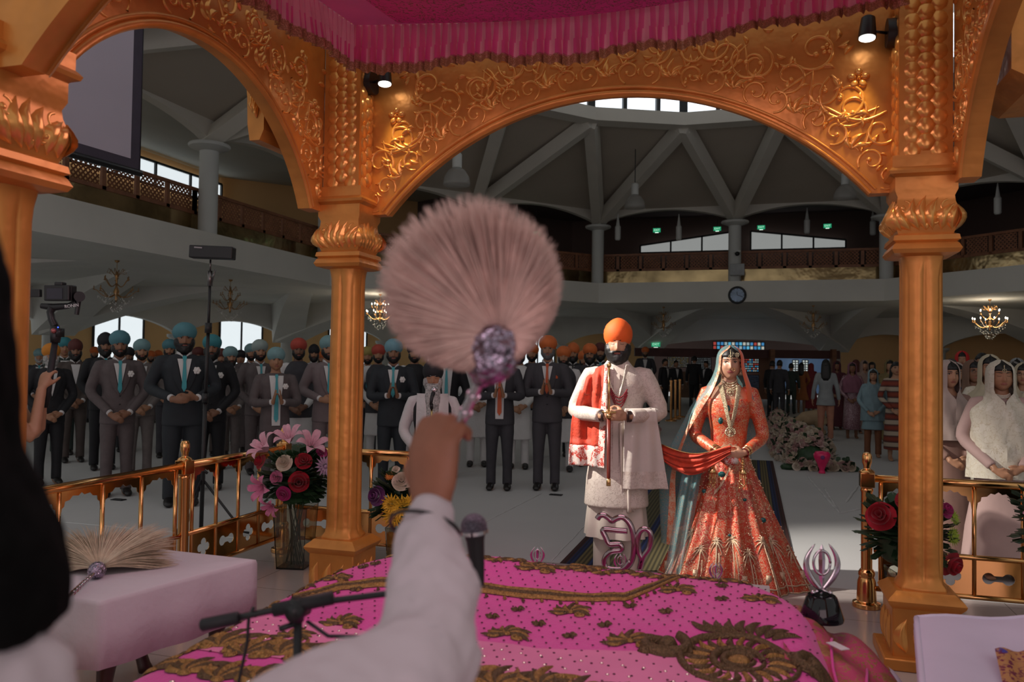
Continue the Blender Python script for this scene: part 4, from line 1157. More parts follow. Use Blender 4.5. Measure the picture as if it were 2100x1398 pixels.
# shelf behind the cloth carrying the silver letter
b = MB(); b.box((.16, -.90, .545), (1.5, .24, .03)); sh = b.build('white_shelf', mat('white_painted_board', (.5, .47, .47), .5), None, False, bev=.004); tag(sh, 'low white shelf just behind the pink cloth', 'shelf')
b = MB()
for x in (-.5, .8):
    b = MB(); b.box((x, -.90, .285), (.05, .2, .49)); b.build('shelf_support', mat('white_painted_board', (.5, .47, .47), .5), sh, False)
def letter():
    raw = [[(1575, 390), (1590, 370), (1615, 366), (1645, 385), (1665, 402), (1690, 388), (1725, 378), (1760, 400), (1788, 450), (1800, 530), (1797, 610), (1778, 665), (1745, 700)],
           [(1760, 465), (1700, 460), (1612, 455), (1625, 500), (1650, 545), (1712, 545), (1722, 580), (1660, 590), (1625, 625), (1618, 665), (1640, 692), (1700, 700), (1745, 690), (1780, 650)],
           [(1835, 700), (1848, 640), (1830, 590), (1822, 520), (1835, 470), (1865, 450), (1897, 468), (1905, 510), (1893, 570), (1862, 615), (1848, 650), (1835, 700)]]
    e = None
    for k, L in enumerate(raw):
        P = [ony(700+x/3, 932+y/3+2, -.93) for x, y in L]
        if e is None:
            e = empty('silver_letter', (P[0].x, P[0].y, .562)); tag(e, 'large silver sacred letter emblem standing in front of the legs of the groom', 'emblem')
        # smooth
        S = []
        for i in range(len(P)-1):
            p0, p1, p2, p3 = P[max(0, i-1)], P[i], P[i+1], P[min(len(P)-1, i+2)]
            for j in range(5):
                t = j/5; S.append(.5*((2*p1)+(p2-p0)*t+(2*p0-5*p1+4*p2-p3)*t*t+(3*p1-p0-3*p2+p3)*t**3))
        S.append(P[-1]); b = MB(); b.tube([p-V(e.location) for p in S], [(.0135, .012)]*len(S), 10, up=(0, 1, 0))
        b.build('silver_stroke', mat('rose_silver', (.36, .27, .29), .14, 1.), e)
    b = MB(); b.box((.11, 0, .004), (.26, .07, .012)); b.build('stand', silver, e, smooth=False)
letter()
# ---- microphones
d0 = 1.58
A, B_, C_ = pt(412, 1282, d0), pt(612, 1240, d0), pt(965, 1195, d0+.02)
e = empty('microphone_stand', (B_.x, B_.y, DZ)); tag(e, 'black microphone boom stand in front of the pink cloth', 'microphone stand')
o = V(e.location)
b = MB(); b.tube([(0, 0, 0), (0, 0, B_.z-DZ)], .0085, 10); b.build('pole', blackm, e)
b = MB(); b.tube([B_-o-(B_-A).normalized()*.005+V((0, 0, -.03)), B_-o+V((0, 0, .012))], .016, 12); b.tube([B_-o+V((-.0, -.022, -.01)), B_-o+V((0, .022, -.01))], [.018, .018], 14); b.tube([B_-o+V((0, 0, -.035)), B_-o+V((-.03, -.02, -.045))], .006, 6)
b.build('clutch', blackm, e)
b = MB(); b.tube([A-o, B_-o, C_-o], .0065, 10); bm_ = b.build('boom', blackm, e)
b = MB(); dA = (B_-A).normalized(); b.tube([A-o, A-o+dA*.003, A-o+dA*.075, A-o+dA*.078], [.009, .0125, .0125, .009], 14); b.tube([B_-o-dA*.05, B_-o+dA*.07], .0135, 14); b.build('grip', mat('black_rubber', (.012, .011, .014), .6), bm_)
b = MB(); b.lathe([(.13, 0), (.13, .012), (.02, .03)], n=24); b.build('base', blackm, e)
b = MB(); pts = [A-o+dA*.1+V((0, 0, .0))]; q0 = pt(490, 1395, d0)-o; q1 = pt(520, 1245, d0)-o
b.tube([q1, q1.lerp(q0, .15)+V((-.006, 0, 0)), q1.lerp(q0, .5)+V((.002, 0, 0)), q0, q0+V((0, 0, -.3))], .0038, 6); q2 = pt(735, 1305, d0)-o; b.tube([B_-o+V((.02, 0, -.03)), (B_-o).lerp(q2, .5)+V((0, 0, -.03)), q2, q2+V((.1, 0, .01))], .0038, 6); b.build('cable', blackm, e)
Mc = pt(972, 1080, d0); Md = pt(983, 1200, d0); e = empty('microphone', tuple(Md)); tag(e, 'black microphone with round steel head beside the raised sleeve', 'microphone'); o = V(e.location); ax = (Mc-Md).normalized()
b = MB(); b.tube([(0, 0, 0), ax*.03, Mc-o-ax*.028, Mc-o-ax*.016], [.010, .013, .018, .021], 20); b.build('handle', mat('black_matte_handle', (.01, .01, .012), .5), e, smooth='a')
grille = mat('steel_mesh_grille', (.20, .17, .22), .45, .6, .6, 300, .9, 400)
b = MB(); b.ell(Mc-o, .0265, 24, 16); b.build('grille_head', grille, e); b = MB(); b.tube([Mc-o-ax*.013, Mc-o-ax*.006], .0272, 24); b.build('grille_band', silver, e, smooth='a')
# ---- left table with white cloth
clothm = mat('white_table_cloth', (.60, .54, .58), .8, 0, .04, 3, .15, 30)
zt = .60; K = [onz(525, 1146, zt), onz(308, 1122, zt), onz(150, 1215, zt)]
R_ = K[0]; Bk = K[1]; 
Fr = onz(200, 1262, zt); ex = (V((R_.x, R_.y, 0))-V((Bk.x, Bk.y, 0)))
R0 = V((R_.x, R_.y, zt)); F0_ = onz(205, 1232, zt); L0_ = V((Bk.x, Bk.y, zt))+(F0_-R0)
tc_ = (R0+L0_)/2
e = empty('cloth_covered_table', (tc_.x, tc_.y, DZ)); tag(e, 'low table under a plain white cloth at left, holding a spare whisk', 'table'); o = V(e.location)
cor = [V((Bk.x, Bk.y, zt)), R0, F0_, L0_]; cen = sum(cor, V())/4
b = MB(); N_ = 80; rings = []
def perim(t):
    t *= 4; i = int(t) % 4; return cor[i].lerp(cor[(i+1) % 4], t-int(t))
for k, (sc_, dzz) in enumerate(((0.02, 0), (.5, 0), (.97, 0), (1.0, -.004), (1.012, -.02), (1.02, -.12), (1.03, -.27))):
    r = []
    for j in range(N_):
        p = perim(j/N_); q = cen+(p-cen)*sc_; wv = .008*math.sin(j*.9)*max(0, -dzz*5)
        q = q+(p-cen).normalized()*wv; q.z = zt+dzz; r.append(q-o)
    rings.append(r)
b.loft(rings, True); b.build('table_cloth', clothm, e)
b = MB()
for p in cor:
    q = cen+(p-cen)*.70-o; b.tube([(q.x, q.y, .42), (q.x+.02, q.y, .36), (q.x-.005, q.y, .25), (q.x-.02, q.y, .12), (q.x+.015, q.y, .03), (q.x+.03, q.y, 0)], [.045, .05, .036, .026, .03, .035], 10); 
    b.build('leg', mat('dark_carved_wood', (.05, .02, .015), .4), e); b = MB()
# ---- whisks (chaur): hair, silver bulb, handle
hairc = mat('cream_whisk_hair', (.68, .46, .40), .65, 0, .14, 30)
def whisk(label, base, tip, hairdirs, L, mt, n=900, seed=1, rad=.0012, grav=.3, bulb=.03, handle=.22, floorz=None):
    random.seed(seed); ax = (tip-base).normalized(); e = empty('whisk', tuple(base)); tag(e, label, 'whisk', 'ceremonial whisks'); o = V(base)
    b = MB(); b.tube([base-o-ax*handle*.6, base-o, tip-o-ax*bulb*1.6, tip-o-ax*bulb*1.3], [.009, .008, .008, .011], 12)
    for k in range(7): b.tube([base-o+ax*(.03*k), base-o+ax*(.03*k+.006)], .0105, 12)
    b.build('handle', silver, e, smooth='a')
    def fn(p): return 1+.05*math.sin(14*math.atan2(p.y, p.x)+9*p.z)
    M = ax.to_track_quat('Z', 'Y').to_matrix()
    b = MB(); b.ell(tip-o-ax*bulb*.2, (bulb, bulb, bulb*1.15), 28, 18, M, fn); b.tube([tip-o-ax*bulb*1.5, tip-o-ax*bulb*.8], [.012, bulb*.7], 16); b.build('silver_bulb', mat('engraved_silver', (.40, .34, .44), .22, 1., .75, 60, .9, 70), e)
    b = MB()
    for i in range(n):
        d, l = hairdirs(random.random(), random.random(), random.random()); p = tip-o+d*.012+ax*bulb*.5; P = [p]; dd = d.copy(); m = 8
        for k in range(m):
            dd = (dd + V((0, 0, -grav/m)) + V([random.uniform(-.03, .03) for _ in range(3)])).normalized(); p = p+dd*l*L/m
            if floorz is not None and p.z+o.z < floorz: p.z = floorz-o.z+.002+.002*random.random()
            P.append(p)
        b.tube(P, [rad]*2+[rad*1.4]*4+[rad, rad*.7, rad*.25], 3)
    h = b.build('hair_tuft', mt, e); h['kind'] = 'stuff'; return e
# whisk being waved
tip = pt(1014, 715, 1.14); base = pt(938, 880, 1.20)
def hd(u, v, w_):
    a = lerp(-.95, 3.95, u)                       # fan angle in the plane facing the reader
    side = (v-.5)*.75
    d = (CR*math.cos(a)+CU*math.sin(a)*.95 - CF*side*1.0).normalized()
    up = max(0, math.sin(a)); # reach of the tuft: a rounded fan leaning to the reader's left
    cx_, cy_ = -.040, .074; q = cx_*math.cos(a)+cy_*math.sin(a); R2 = q+math.sqrt(max(0, q*q-(cx_*cx_+cy_*cy_)+.114**2))
    return d, R2*(.84+.18*w_)
WH = whisk('waved whisk of pale pink hair with silver bulb, held up in the hand', base, tip, hd, 1.0, hairc, 8000, 1, .0012, .12, .040, .20)
# spare whisk lying on the table
tip2 = onz(200, 1168, zt+.035); base2 = onz(150, 1215, zt+.02); ax2 = (tip2-base2).normalized()
def hd2(u, v, w_):
    a = lerp(-1.15, 1.15, u); s_ = V((ax2.y, -ax2.x, 0)); d = (ax2*math.cos(a)+s_*math.sin(a)+V((0, 0, .75*v))).normalized(); return d, .6+.4*w_
hair2 = mat('ivory_whisk_hair', (.62, .50, .36), .65, 0, .14, 30)
whisk('spare whisk of ivory hair with glittering silver bulb lying on the white table', base2, tip2, hd2, .34, hair2, 3200, 2, .0012, .5, .036, .16, zt+.004)
# ---- folded white cloth at right edge with a patterned corner
q = onz(1880, 1262, .62)
b = MB(); P0, P1, P2, P3 = onz(1880, 1262, .66), onz(2180, 1262, .66), onz(2260, 1500, .66), onz(1900, 1480, .66)
def fw(u, v):
    a_ = P0.lerp(P1, u); c_ = P3.lerp(P2, u); p = a_.lerp(c_, v); return p
for k, (dz_, sh_) in enumerate(((0, 0), (-.022, .006), (-.044, .0))):
    b.grid(lambda u, v, dz_=dz_, sh_=sh_: fw(u*(1+sh_), v)+V((0, 0, dz_-.10*v*u+.006*math.sin(u*9+k)+(-.006 if u < .03 or v < .03 else 0))), 24, 18); b.grid(lambda u, v, dz_=dz_, sh_=sh_: fw(u*(1+sh_), v)+V((0, 0, dz_-.018-.10*v*u+.006*math.sin(u*9+k)+(.006 if u < .03 or v < .03 else 0))), 24, 18)
for (A1, A2) in ((P0, P1), (P0, P3)):
    for dz_ in (0, -.022, -.044): b.tube([A1.lerp(A2, i/10)+V((0, 0, dz_-.009+.006*math.sin((i/10 if A2 is P1 else 0)*9))) for i in range(11)], .0105, 8)
wc = b.build('folded_white_cloth', mat('folded_white_linen', (.62, .57, .70), .7, 0, .04, 4)); tag(wc, 'stack of folded white cloth at the lower right edge', 'cloth')
b = MB(); q1 = onz(2040, 1335, .66); b.grid(lambda u, v: q1+V((.0, 0, .008))+(P1-P0).normalized()*.30*u+(P3-P0).normalized()*(.34*v+.05*u)+V((0, 0, .006*math.sin(u*20)-.06*v)), 20, 20)
tag(b.build('patterned_cloth', embroidered('jewelled_gold_cloth', (.45, .22, .08), (.20, .02, .08), 60, .6, .4, .4, (.06, .05, .3), 20)), 'gold cloth corner with purple jewelled edge on the folded white cloth', 'cloth')
b = MB(); b.box((2.0, -1.78, .28), (.9, .8, .50)); tb = b.build('side_table', clothm, None, False, bev=.02); tag(tb, 'draped white side table below the folded cloth at right', 'table')
# ================================================================ RAILINGS, FLOWERS, LAMPS, HALL FITTINGS
def plate(name, outline, holes, thick, M, mt, parent):
    """flat plate with real cut-outs"""
    cu = bpy.data.curves.new(name, 'CURVE'); cu.dimensions = '2D'; cu.fill_mode = 'BOTH'; cu.extrude = thick/2
    for poly in [outline]+holes:
        s = cu.splines.new('POLY'); s.points.add(len(poly)-1)
        for i, (x, y) in enumerate(poly): s.points[i].co = (x, y, 0, 1)
        s.use_cyclic_u = True
    cu.materials.append(mt); o = bpy.data.objects.new(name, cu); COL.objects.link(o); o.matrix_world = M
    if parent is not None: o.parent = parent
    return o
def quatre(cx, cy, r, n=8):
    P = []
    for q in range(4):
        a0 = q*PI/2; c = (cx+r*.62*math.cos(a0), cy+r*.62*math.sin(a0)); P += arc(c, r*.5, a0-PI*.62, a0+PI*.62, n)
    return P
def keyhole(x0, x1, cy, r):
    return arc((x1-r*.8, cy), r, -PI*.62, PI*.62, 8)+[(x1-r*1.7, cy+r*.5), (x0+r*1.7, cy+r*.5)]+arc((x0+r*.8, cy), r, PI-PI*.62, PI+PI*.62, 8)+[(x0+r*1.7, cy-r*.5), (x1-r*1.7, cy-r*.5)]
def rail_post(b, p, h=.93):
    x, y = p; b.lathe([(.085, 0), (.085, .03), (.06, .04), (.055, .16), (.045, .19), (.05, .20), (.05, .22), (.036, .24)], (x, y, 0), 4 if False else 20, sq=0)
    b.lathe([(.034, .2), (.034, .72), (.04, .735), (.034, .75)], (x, y, 0), 16)
    b.box((x, y, .80), (.085, .085, .09), math.radians(0)); b.lathe([(.05, .845), (.04, .86), (.02, .87), (.022, .89), (.030, .91), (.030, .95), (.022, .97), (.004, .975)], (x, y, 0), 16)
def railing(segs, lab, z0=DZ, skip=None):
    """segs: list of (A,B) panels; posts at listed ends"""
    e = empty('brass_railing', (segs[0][0][0], segs[0][0][1], z0)); tag(e, lab, 'railing', 'brass railings round the dais'); o = V((e.location.x, e.location.y, 0))
    posts = []
    for A, B in segs:
        for p in (A, B):
            if p not in posts and p != skip: posts.append(p)
    for p in posts:
        b = MB(); rail_post(b, (p[0]-o.x, p[1]-o.y)); b.build('post', brass, e, smooth='a', bev=.004)
    for A, B in segs:
        A3, B3 = V((*A, 0))-o, V((*B, 0))-o; d = (B3-A3).normalized(); L = (B3-A3).length; A3 += d*.04; B3 -= d*.04; L -= .08
        b = MB(); b.tube([A3+V((0, 0, .81)), B3+V((0, 0, .81))], .024, 14)
        for z in (.36, .12): b.tube([A3+V((0, 0, z)), B3+V((0, 0, z))], .016, 10)
        b.build('rail', brass, e)
        n = max(2, round(L/.30)); b = MB(); 
        for i in range(n+1):
            q = A3+d*lerp(.04, L-.04, i/n)
            b2 = MB(); b2.tube([q+V((0, 0, .13)), q+V((0, 0, .80))], .013, 10); b2.build('baluster', brass, e)
        M0 = Matrix((d, V((0, 0, 1)), d.cross(V((0, 0, 1))))).transposed().to_4x4()
        step = (L-.08)/n
        for i in range(n):
            q = A3+d*(.04+step*i)+V((0, 0, .13)); w_ = step
            hol = keyhole(.05, w_-.05, .11, .035) if i % 2 == 0 else quatre(w_/2, .11, .055)
            plate('pierced_panel', [(0, 0), (w_, 0), (w_, .22), (0, .22)], [hol[::-1]], .004, Matrix.Translation(q) @ M0, brass, e)
            sc_ = [(0, .145), (0, .0)]+[(.012, 0), (.02, .05), (.035, .06), (.04, .085), (.07, .09), (.09, .11)]+[(w_/2-.02, .105), (w_/2, .12), (w_/2+.02, .105)]+[(w_-.09, .11), (w_-.07, .09), (w_-.04, .085), (w_-.035, .06), (w_-.02, .05), (w_-.012, 0), (w_, 0), (w_, .145)]
            q2 = A3+d*(.04+step*i)+V((0, 0, .645)); plate('scalloped_panel', sc_, [], .004, Matrix.Translation(q2) @ M0, brass, e)
    return e
RY, RX0, RX1 = .91, -2.70, 2.74
railing([((RX0+.06, RY), (RX0+1.15, RY))], 'short brass railing behind the left bouquet', skip=(RX0+.06, RY))
railing([((RX0, RY), (RX0, -.24)), ((RX0, -.24), (RX0, -2.2))][1:]+[((RX0, RY-.0001), (RX0, -.24))], 'long brass railing running along the left side of the dais')
railing([((1.53, RY), (RX1, RY))], 'brass railing right of the opening, behind the right pillar')

# ---- flowers
def rosef(mb, c, r, up, n=5):
    up = V(up).normalized(); Q = up.to_track_quat('Z', 'Y').to_matrix(); c = V(c)
    for L, (k, rr, h, cup) in enumerate(((5, 1., .15, .55), (5, .72, .35, .8), (4, .45, .5, 1.), (3, .22, .55, 1.1))):
        for i in range(k):
            a0 = 2*PI*i/k+L*.7; vs = []; fs = []; nu, nv = 5, 3
            for v in range(nv+1):
                for u in range(nu+1):
                    t = v/nv; a = a0+(u/nu-.5)*(2*PI/k)*1.35; q = r*rr*(.25+.75*math.sin(t*PI/2))+r*.02*math.sin(u*2)
                    z = r*(h*.4+cup*.75*t**1.4*(.6 if rr > .9 else 1)-.10*(rr > .9)*t); vs.append(c+Q @ V((q*math.cos(a), q*math.sin(a), z)))
            for v in range(nv):
                for u in range(nu): w_ = nu+1; fs.append((v*w_+u, v*w_+u+1, (v+1)*w_+u+1, (v+1)*w_+u))
            mb.add(vs, fs)
def daisyf(mb, c, r, up, n=16, layers=2):
    Q = V(up).normalized().to_track_quat('Z', 'Y').to_matrix(); c = V(c)
    for l in range(layers):
        for i in range(n):
            a = 2*PI*(i+.5*l)/n; lift = .12+.35*l; R1 = r*(1-.25*l)
            d = Q @ V((math.cos(a), math.sin(a), lift)); s_ = Q @ V((-math.sin(a), math.cos(a), 0)); m = c+d*R1*.55
            mb.add([c+d*R1*.15, m-s_*R1*.11, c+d*R1, m+s_*R1*.11, m+(Q @ V((0, 0, R1*.05)))], [(0, 1, 4), (1, 2, 4), (2, 3, 4), (3, 0, 4)])
    mb.ell(c+Q @ V((0, 0, r*.08)), r*.16, 8, 6)
def lilyf(mb, c, r, up):
    Q = V(up).normalized().to_track_quat('Z', 'Y').to_matrix(); c = V(c)
    for i in range(6):
        a = 2*PI*i/6; vs = []; fs = []
        for v in range(7):
            t = v/6; w_ = r*.24*math.sin(PI*min(1, t*.92+.06))**.8; rad = r*(.12+.9*t); z = r*(.75*math.sin(t*PI*.62)-.15*t**3)
            for u in (-1, 0, 1): vs.append(c+Q @ V((rad*math.cos(a)-u*w_*math.sin(a), rad*math.sin(a)+u*w_*math.cos(a), z+abs(u)*.05*r)))
        for v in range(6):
            for u in range(2): fs.append((v*3+u, v*3+u+1, v*3+u+4, v*3+u+3))
        mb.add(vs, fs)
    for i in range(5):
        a = 2*PI*i/5; mb.tube([c, c+Q @ V((.2*r*math.cos(a), .2*r*math.sin(a), .6*r)), c+Q @ V((.3*r*math.cos(a), .3*r*math.sin(a), .8*r))], .002, 4)
def sprig(mb, c, d, L, W=.02, n=7):
    c, d = V(c), V(d).normalized(); s0 = d.cross(V((0, 0, 1))).normalized()
    mb.tube([c, c+d*L], .0018, 4)
    for i in range(n):
        t = .25+.75*i/n; p = c+d*L*t
        for sg in (-1, 1):
            e_ = (d*.6+s0*sg+V((0, 0, .25*math.sin(i*3)))).normalized(); q = p+e_*L*.28; w_ = d.cross(e_).cross(e_).normalized()*W*.5
            mb.add([p, p.lerp(q, .5)+w_, q, p.lerp(q, .5)-w_], [(0, 1, 2, 3)])
fm = {k: mat('petal_'+k, c, .6, 0, .12, 40, sheen=.2) for k, c in dict(red=(.42, .006, .022), magenta=(.45, .02, .17), white=(.70, .62, .52), cream=(.66, .56, .44), pink=(.66, .20, .36), lily=(.66, .34, .42), lilac=(.48, .30, .45), yellow=(.72, .42, .015), green=(.30, .42, .03), orange=(.7, .22, .03), purple=(.16, .03, .16), palepink=(.62, .40, .38)).items()}
leafg = mat('bouquet_leaf', (.02, .055, .02), .5, 0, .3, 20); stemg = mat('stem_green', (.05, .08, .03), .5)
glass = mat('vase_glass', (.66, .66, .56), .03, 0, .03, 3, trans=1.)
def bouquet(lab, base, vh, vw, fl, R, seed, gl_=True):
    random.seed(seed); e = empty('flower_bouquet', tuple(base)); tag(e, lab, 'bouquet', 'bouquets in glass vases'); o = V(base)
    if gl_:
        b = MB(); b.lathe([(vw*.40, 0), (vw*.5, vh), (vw*.47, vh), (vw*.38, .012), (0.001, .012)], n=32, sq=.9, rz=.2); b.build('glass_vase', glass, e, smooth='a')
    top = V((0, 0, vh)); c0 = top+V((0, 0, R*.75)); b = MB()
    for i in range(16):
        a = random.uniform(0, 6.28); b.tube([(vw*.25*math.cos(a+2), vw*.25*math.sin(a+2), .03), (.2*vw*math.cos(a), .2*vw*math.sin(a), vh), (R*.5*math.cos(a), R*.5*math.sin(a), vh+R*.6)], .004, 5)
    b.build('stems', stemg, e)['kind'] = 'stuff'
    b = MB()
    for i in range(170):
        a = random.uniform(0, 6.28); h = random.uniform(-.75, .9); d = V((math.cos(a)*math.cos(h), math.sin(a)*math.cos(h), math.sin(h)+.1)); sprig(b, c0+d*R*.35, d, R*random.uniform(.45, .82), .07, 3)
    b.ell(c0-V((0, 0, R*.2)), (R*.6, R*.6, R*.5), 16, 10, None, lambda p: 1+.2*nz(p.x*4, p.y*4, p.z*4))
    b.build('foliage', leafg, e)['kind'] = 'stuff'
    for (kind, col, px, py, r) in fl:   # px,py in units of R as seen from the reader
        rr = px*px+py*py; dep = math.sqrt(max(.02, 1.05-min(rr, 1.0)))*.82
        p = c0 + CR*px*R + V((0, 0, py*R)) - V((CF.x, CF.y, 0)).normalized()*dep*R; up = (p-c0).normalized()+V((-CF.x, -CF.y, .2))*.5
        b = MB(); {'rose': rosef, 'daisy': daisyf, 'lily': lilyf}[kind](b, p, r, up); b.build({'rose': 'rose', 'daisy': 'daisy', 'lily': 'lily'}[kind], fm[col], e)['label'] = '%s %s' % (col if col != 'lily' else 'pink and white', kind)
    return e
vb = onz(596, 1150, DZ)
bouquet('bouquet with pink lilies and red roses in a glass vase, left of the left pillar', (-2.36, .55, DZ), .44, .26, [
 ('lily', 'lily', -.75, .75, .13), ('lily', 'lily', -.15, 1.0, .12), ('lily', 'lily', .45, .85, .12), ('rose', 'cream', -.12, .48, .062), ('rose', 'red', .35, .52, .062), ('rose', 'red', .28, .02, .075), ('rose', 'red', -.85, .45, .055), ('lily', 'pink', -.65, -.15, .11), ('rose', 'magenta', -.1, -.28, .055), ('daisy', 'lilac', .85, .35, .09), ('rose', 'magenta', .7, .7, .045), ('rose', 'pink', -.3, .12, .05), ('lily', 'pink', -.45, -.62, .08), ('rose', 'magenta', 1.0, -.2, .045), ('rose', 'red', 1.0, .1, .04)], .27, 11)
bouquet('bouquet with yellow chrysanthemums and purple roses in a glass vase, right of the left pillar', (-1.50, .55, DZ), .36, .22, [
 ('daisy', 'yellow', .05, -.1, .10), ('daisy', 'yellow', -.18, -.32, .09), ('daisy', 'yellow', .28, -.35, .085), ('daisy', 'yellow', .3, .0, .08), ('daisy', 'yellow', -.25, .0, .08), ('rose', 'cream', .02, .6, .07), ('rose', 'purple', -.65, .2, .07), ('rose', 'magenta', .65, .05, .06), ('rose', 'purple', .75, -.4, .065), ('rose', 'red', .5, .55, .06), ('rose', 'red', .75, .4, .05), ('rose', 'white', .85, .15, .045), ('daisy', 'orange', -.35, .75, .04), ('daisy', 'orange', .35, .8, .04), ('rose', 'cream', -.2, .9, .03)], .24, 12)
bouquet('bouquet of dark red roses and green leaves, left half hidden behind the right pillar', (1.70, .55, DZ), .34, .2, [
 ('rose', 'red', -.75, .45, .085), ('rose', 'red', -.2, .75, .085), ('daisy', 'green', .75, .45, .06), ('daisy', 'green', .62, .1, .06), ('rose', 'magenta', .5, .6, .05), ('rose', 'red', .55, -.45, .075), ('daisy', 'yellow', .35, .85, .04)], .27, 13)
bouquet('large bouquet with pale lilies and pink roses in a glass vase at the right edge', (2.52, .42, DZ), .44, .24, [
 ('lily', 'lily', -.75, .25, .14), ('lily', 'lily', -.1, .9, .15), ('lily', 'palepink', -.5, .7, .12), ('rose', 'pink', -.1, -.15, .085), ('rose', 'pink', .5, .35, .08), ('rose', 'red', .4, .85, .06), ('daisy', 'lilac', .9, .1, .08), ('rose', 'red', .5, -.3, .06), ('rose', 'magenta', .1, .4, .04), ('lily', 'lily', -.55, -.25, .1)], .31, 14)
# picture frame behind the right pillar
e = empty('picture_frame', (1.80, .72, DZ)); tag(e, 'small silver picture frame leaning by the brass railing, below the red roses', 'picture frame')
b = MB()
for (c, d) in (((0, 0, .01), (.20, .02, .015)), ((0, 0, .30), (.20, .02, .015)), ((-.093, 0, .155), (.014, .02, .30)), ((.093, 0, .155), (.014, .02, .30))): b.box(c, d)
b.build('frame', silver, e, False); b = MB(); b.box((0, .004, .155), (.18, .004, .28)); b.build('picture', mat('dark_print', (.10, .05, .025), .4, 0, .9, 14), e, False)
# ---- aisle rug
rugn = mat('striped_rug', (.1, .1, .1), .95); nt = rugn.node_tree; Nn = nt.nodes; tc = [n for n in Nn if n.type == 'TEX_COORD'][0]; sx = Nn.new('ShaderNodeSeparateXYZ'); nt.links.new(tc.outputs['Object'], sx.inputs[0])
ab = Nn.new('ShaderNodeMath'); ab.operation = 'ABSOLUTE'; nt.links.new(sx.outputs['X'], ab.inputs[0])
cr = Nn.new('ShaderNodeValToRGB'); cr.color_ramp.interpolation = 'CONSTANT'; el = cr.color_ramp.elements
el[0].position = 0; el[0].color = (.012, .025, .12, 1); el[1].position = .10; el[1].color = (.15, .12, .05, 1)
for p, c in ((.30, (.010, .022, .11, 1)), (.36, (.10, .085, .035, 1)), (.62, (.012, .028, .12, 1)), (.66, (.15, .115, .045, 1)), (.76, (.008, .02, .09, 1)), (.82, (.05, .01, .008, 1))):
    q = el.new(p); q.color = c
nt.links.new(ab.outputs[0], cr.inputs[0]); wv = Nn.new('ShaderNodeTexWave'); wv.inputs['Scale'].default_value = 9; wv.bands_direction = 'X'; nt.links.new(tc.outputs['Object'], wv.inputs['Vector'])
mxx = Nn.new('ShaderNodeMix'); mxx.data_type = 'RGBA'; mxx.blend_type = 'MULTIPLY'; mxx.inputs[0].default_value = .75; nt.links.new(cr.outputs[0], mxx.inputs[6]); nt.links.new(wv.outputs['Color'], mxx.inputs[7]); nt.links.new(mxx.outputs[2], Nn['Principled BSDF'].inputs['Base Color'])
b = MB(); b.box((0, 0, .006), (1.74, 7.6, .012)); r_ = b.build('aisle_rug', rugn, None, False, (.29, 1.36+3.8, 0)); tag(r_, 'blue and gold striped rug running down the aisle under the couple', 'rug')
# ---- flower drifts on the floor along the aisle
def drift(lab, pts, w_, n, seed, hgt=.22, cols=('cream', 'palepink', 'white', 'cream', 'palepink')):
    random.seed(seed); e = empty('flower_arrangement', (pts[0][0], pts[0][1], 0)); tag(e, lab, 'flower arrangement', 'floor flower arrangements beside the aisle'); o = V(e.location)
    mbs = {c: MB() for c in set(cols)}; lf = MB(); L = len(pts)-1
    for i in range(n):
        t = random.random()*L; k = min(int(t), L-1); f_ = t-k; a, b_ = V((*pts[k], 0)), V((*pts[k+1], 0)); ww = lerp(w_[k], w_[k+1], f_)
        s_ = random.uniform(-1, 1); d = (b_-a).normalized(); nr = V((d.y, -d.x, 0)); h = hgt*lerp(.5, 1, ww/max(w_))*math.sqrt(max(0, 1-s_*s_)); hh = h*random.uniform(.75, 1.05)
        p = a.lerp(b_, f_)+nr*s_*ww+V((0, 0, max(.03, hh)))-o; up = nr*s_+V((0, 0, .9))+V([random.uniform(-.3, .3) for _ in range(3)])+V((0, -.6, 0))
        if random.random() < .80: rosef(mbs[random.choice(cols)], p, random.uniform(.04, .078), up)
        else: sprig(lf, p-V((0, 0, .02)), up+V((random.uniform(-1, 1), random.uniform(-1, 1), 0)), .14, .05, 4)
    for k in range(L):
        a, b_ = V((*pts[k], 0)), V((*pts[k+1], 0)); m = 5
        for q in range(m+1):
            t = q/m; ww = lerp(w_[k], w_[k+1], t); lf.ell(a.lerp(b_, t)-o+V((0, 0, hgt*.3)), (ww*.85, ww*.8, hgt*.45*lerp(.6, 1, ww/max(w_))), 10, 6)
    for c, m_ in mbs.items():
        if m_.v: q = m_.build('%s_roses' % c, fm[c], e); q['kind'] = 'stuff'
    q = lf.build('foliage', leafg, e); q['kind'] = 'stuff'
drift('long drift of cream and blush roses on the floor right of the aisle', [(1.46, 17.0), (1.45, 14), (1.55, 11.3), (1.66, 9.3), (1.70, 8.45)], [.22, .3, .4, .46, .25], 1150, 5, .5)
drift('low tail of roses at the near end of the right flower drift', [(1.35, 8.05), (2.3, 8.2)], [.13, .07], 90, 6, .12)
drift('smaller drift of blush roses on the floor between the couple, left of the aisle', [(-1.55, 9.6), (-1.50, 8.7), (-1.35, 11.0), (-1.3, 13.5)], [.16, .34, .28, .15], 520, 7, .42)
# pink heart vase
p = onz(1683, 966, 0); b = MB(); b.lathe([(.05, 0), (.045, .02), (.035, .05), (.07, .14), (.11, .22), (.12, .27), (.09, .31), (.03, .32)], n=28)
hv = b.build('pink_vase', mat('hot_pink_gloss', (.75, .02, .13), .25), None, True, (p.x, p.y-.22, 0)); tag(hv, 'hot pink tapered vase at the end of the right flower drift', 'vase')
b = MB(); b.ell((0, -.115, .24), (.03, .012, .03), 12, 8); b.build('dark_flower', fm['purple'], hv)
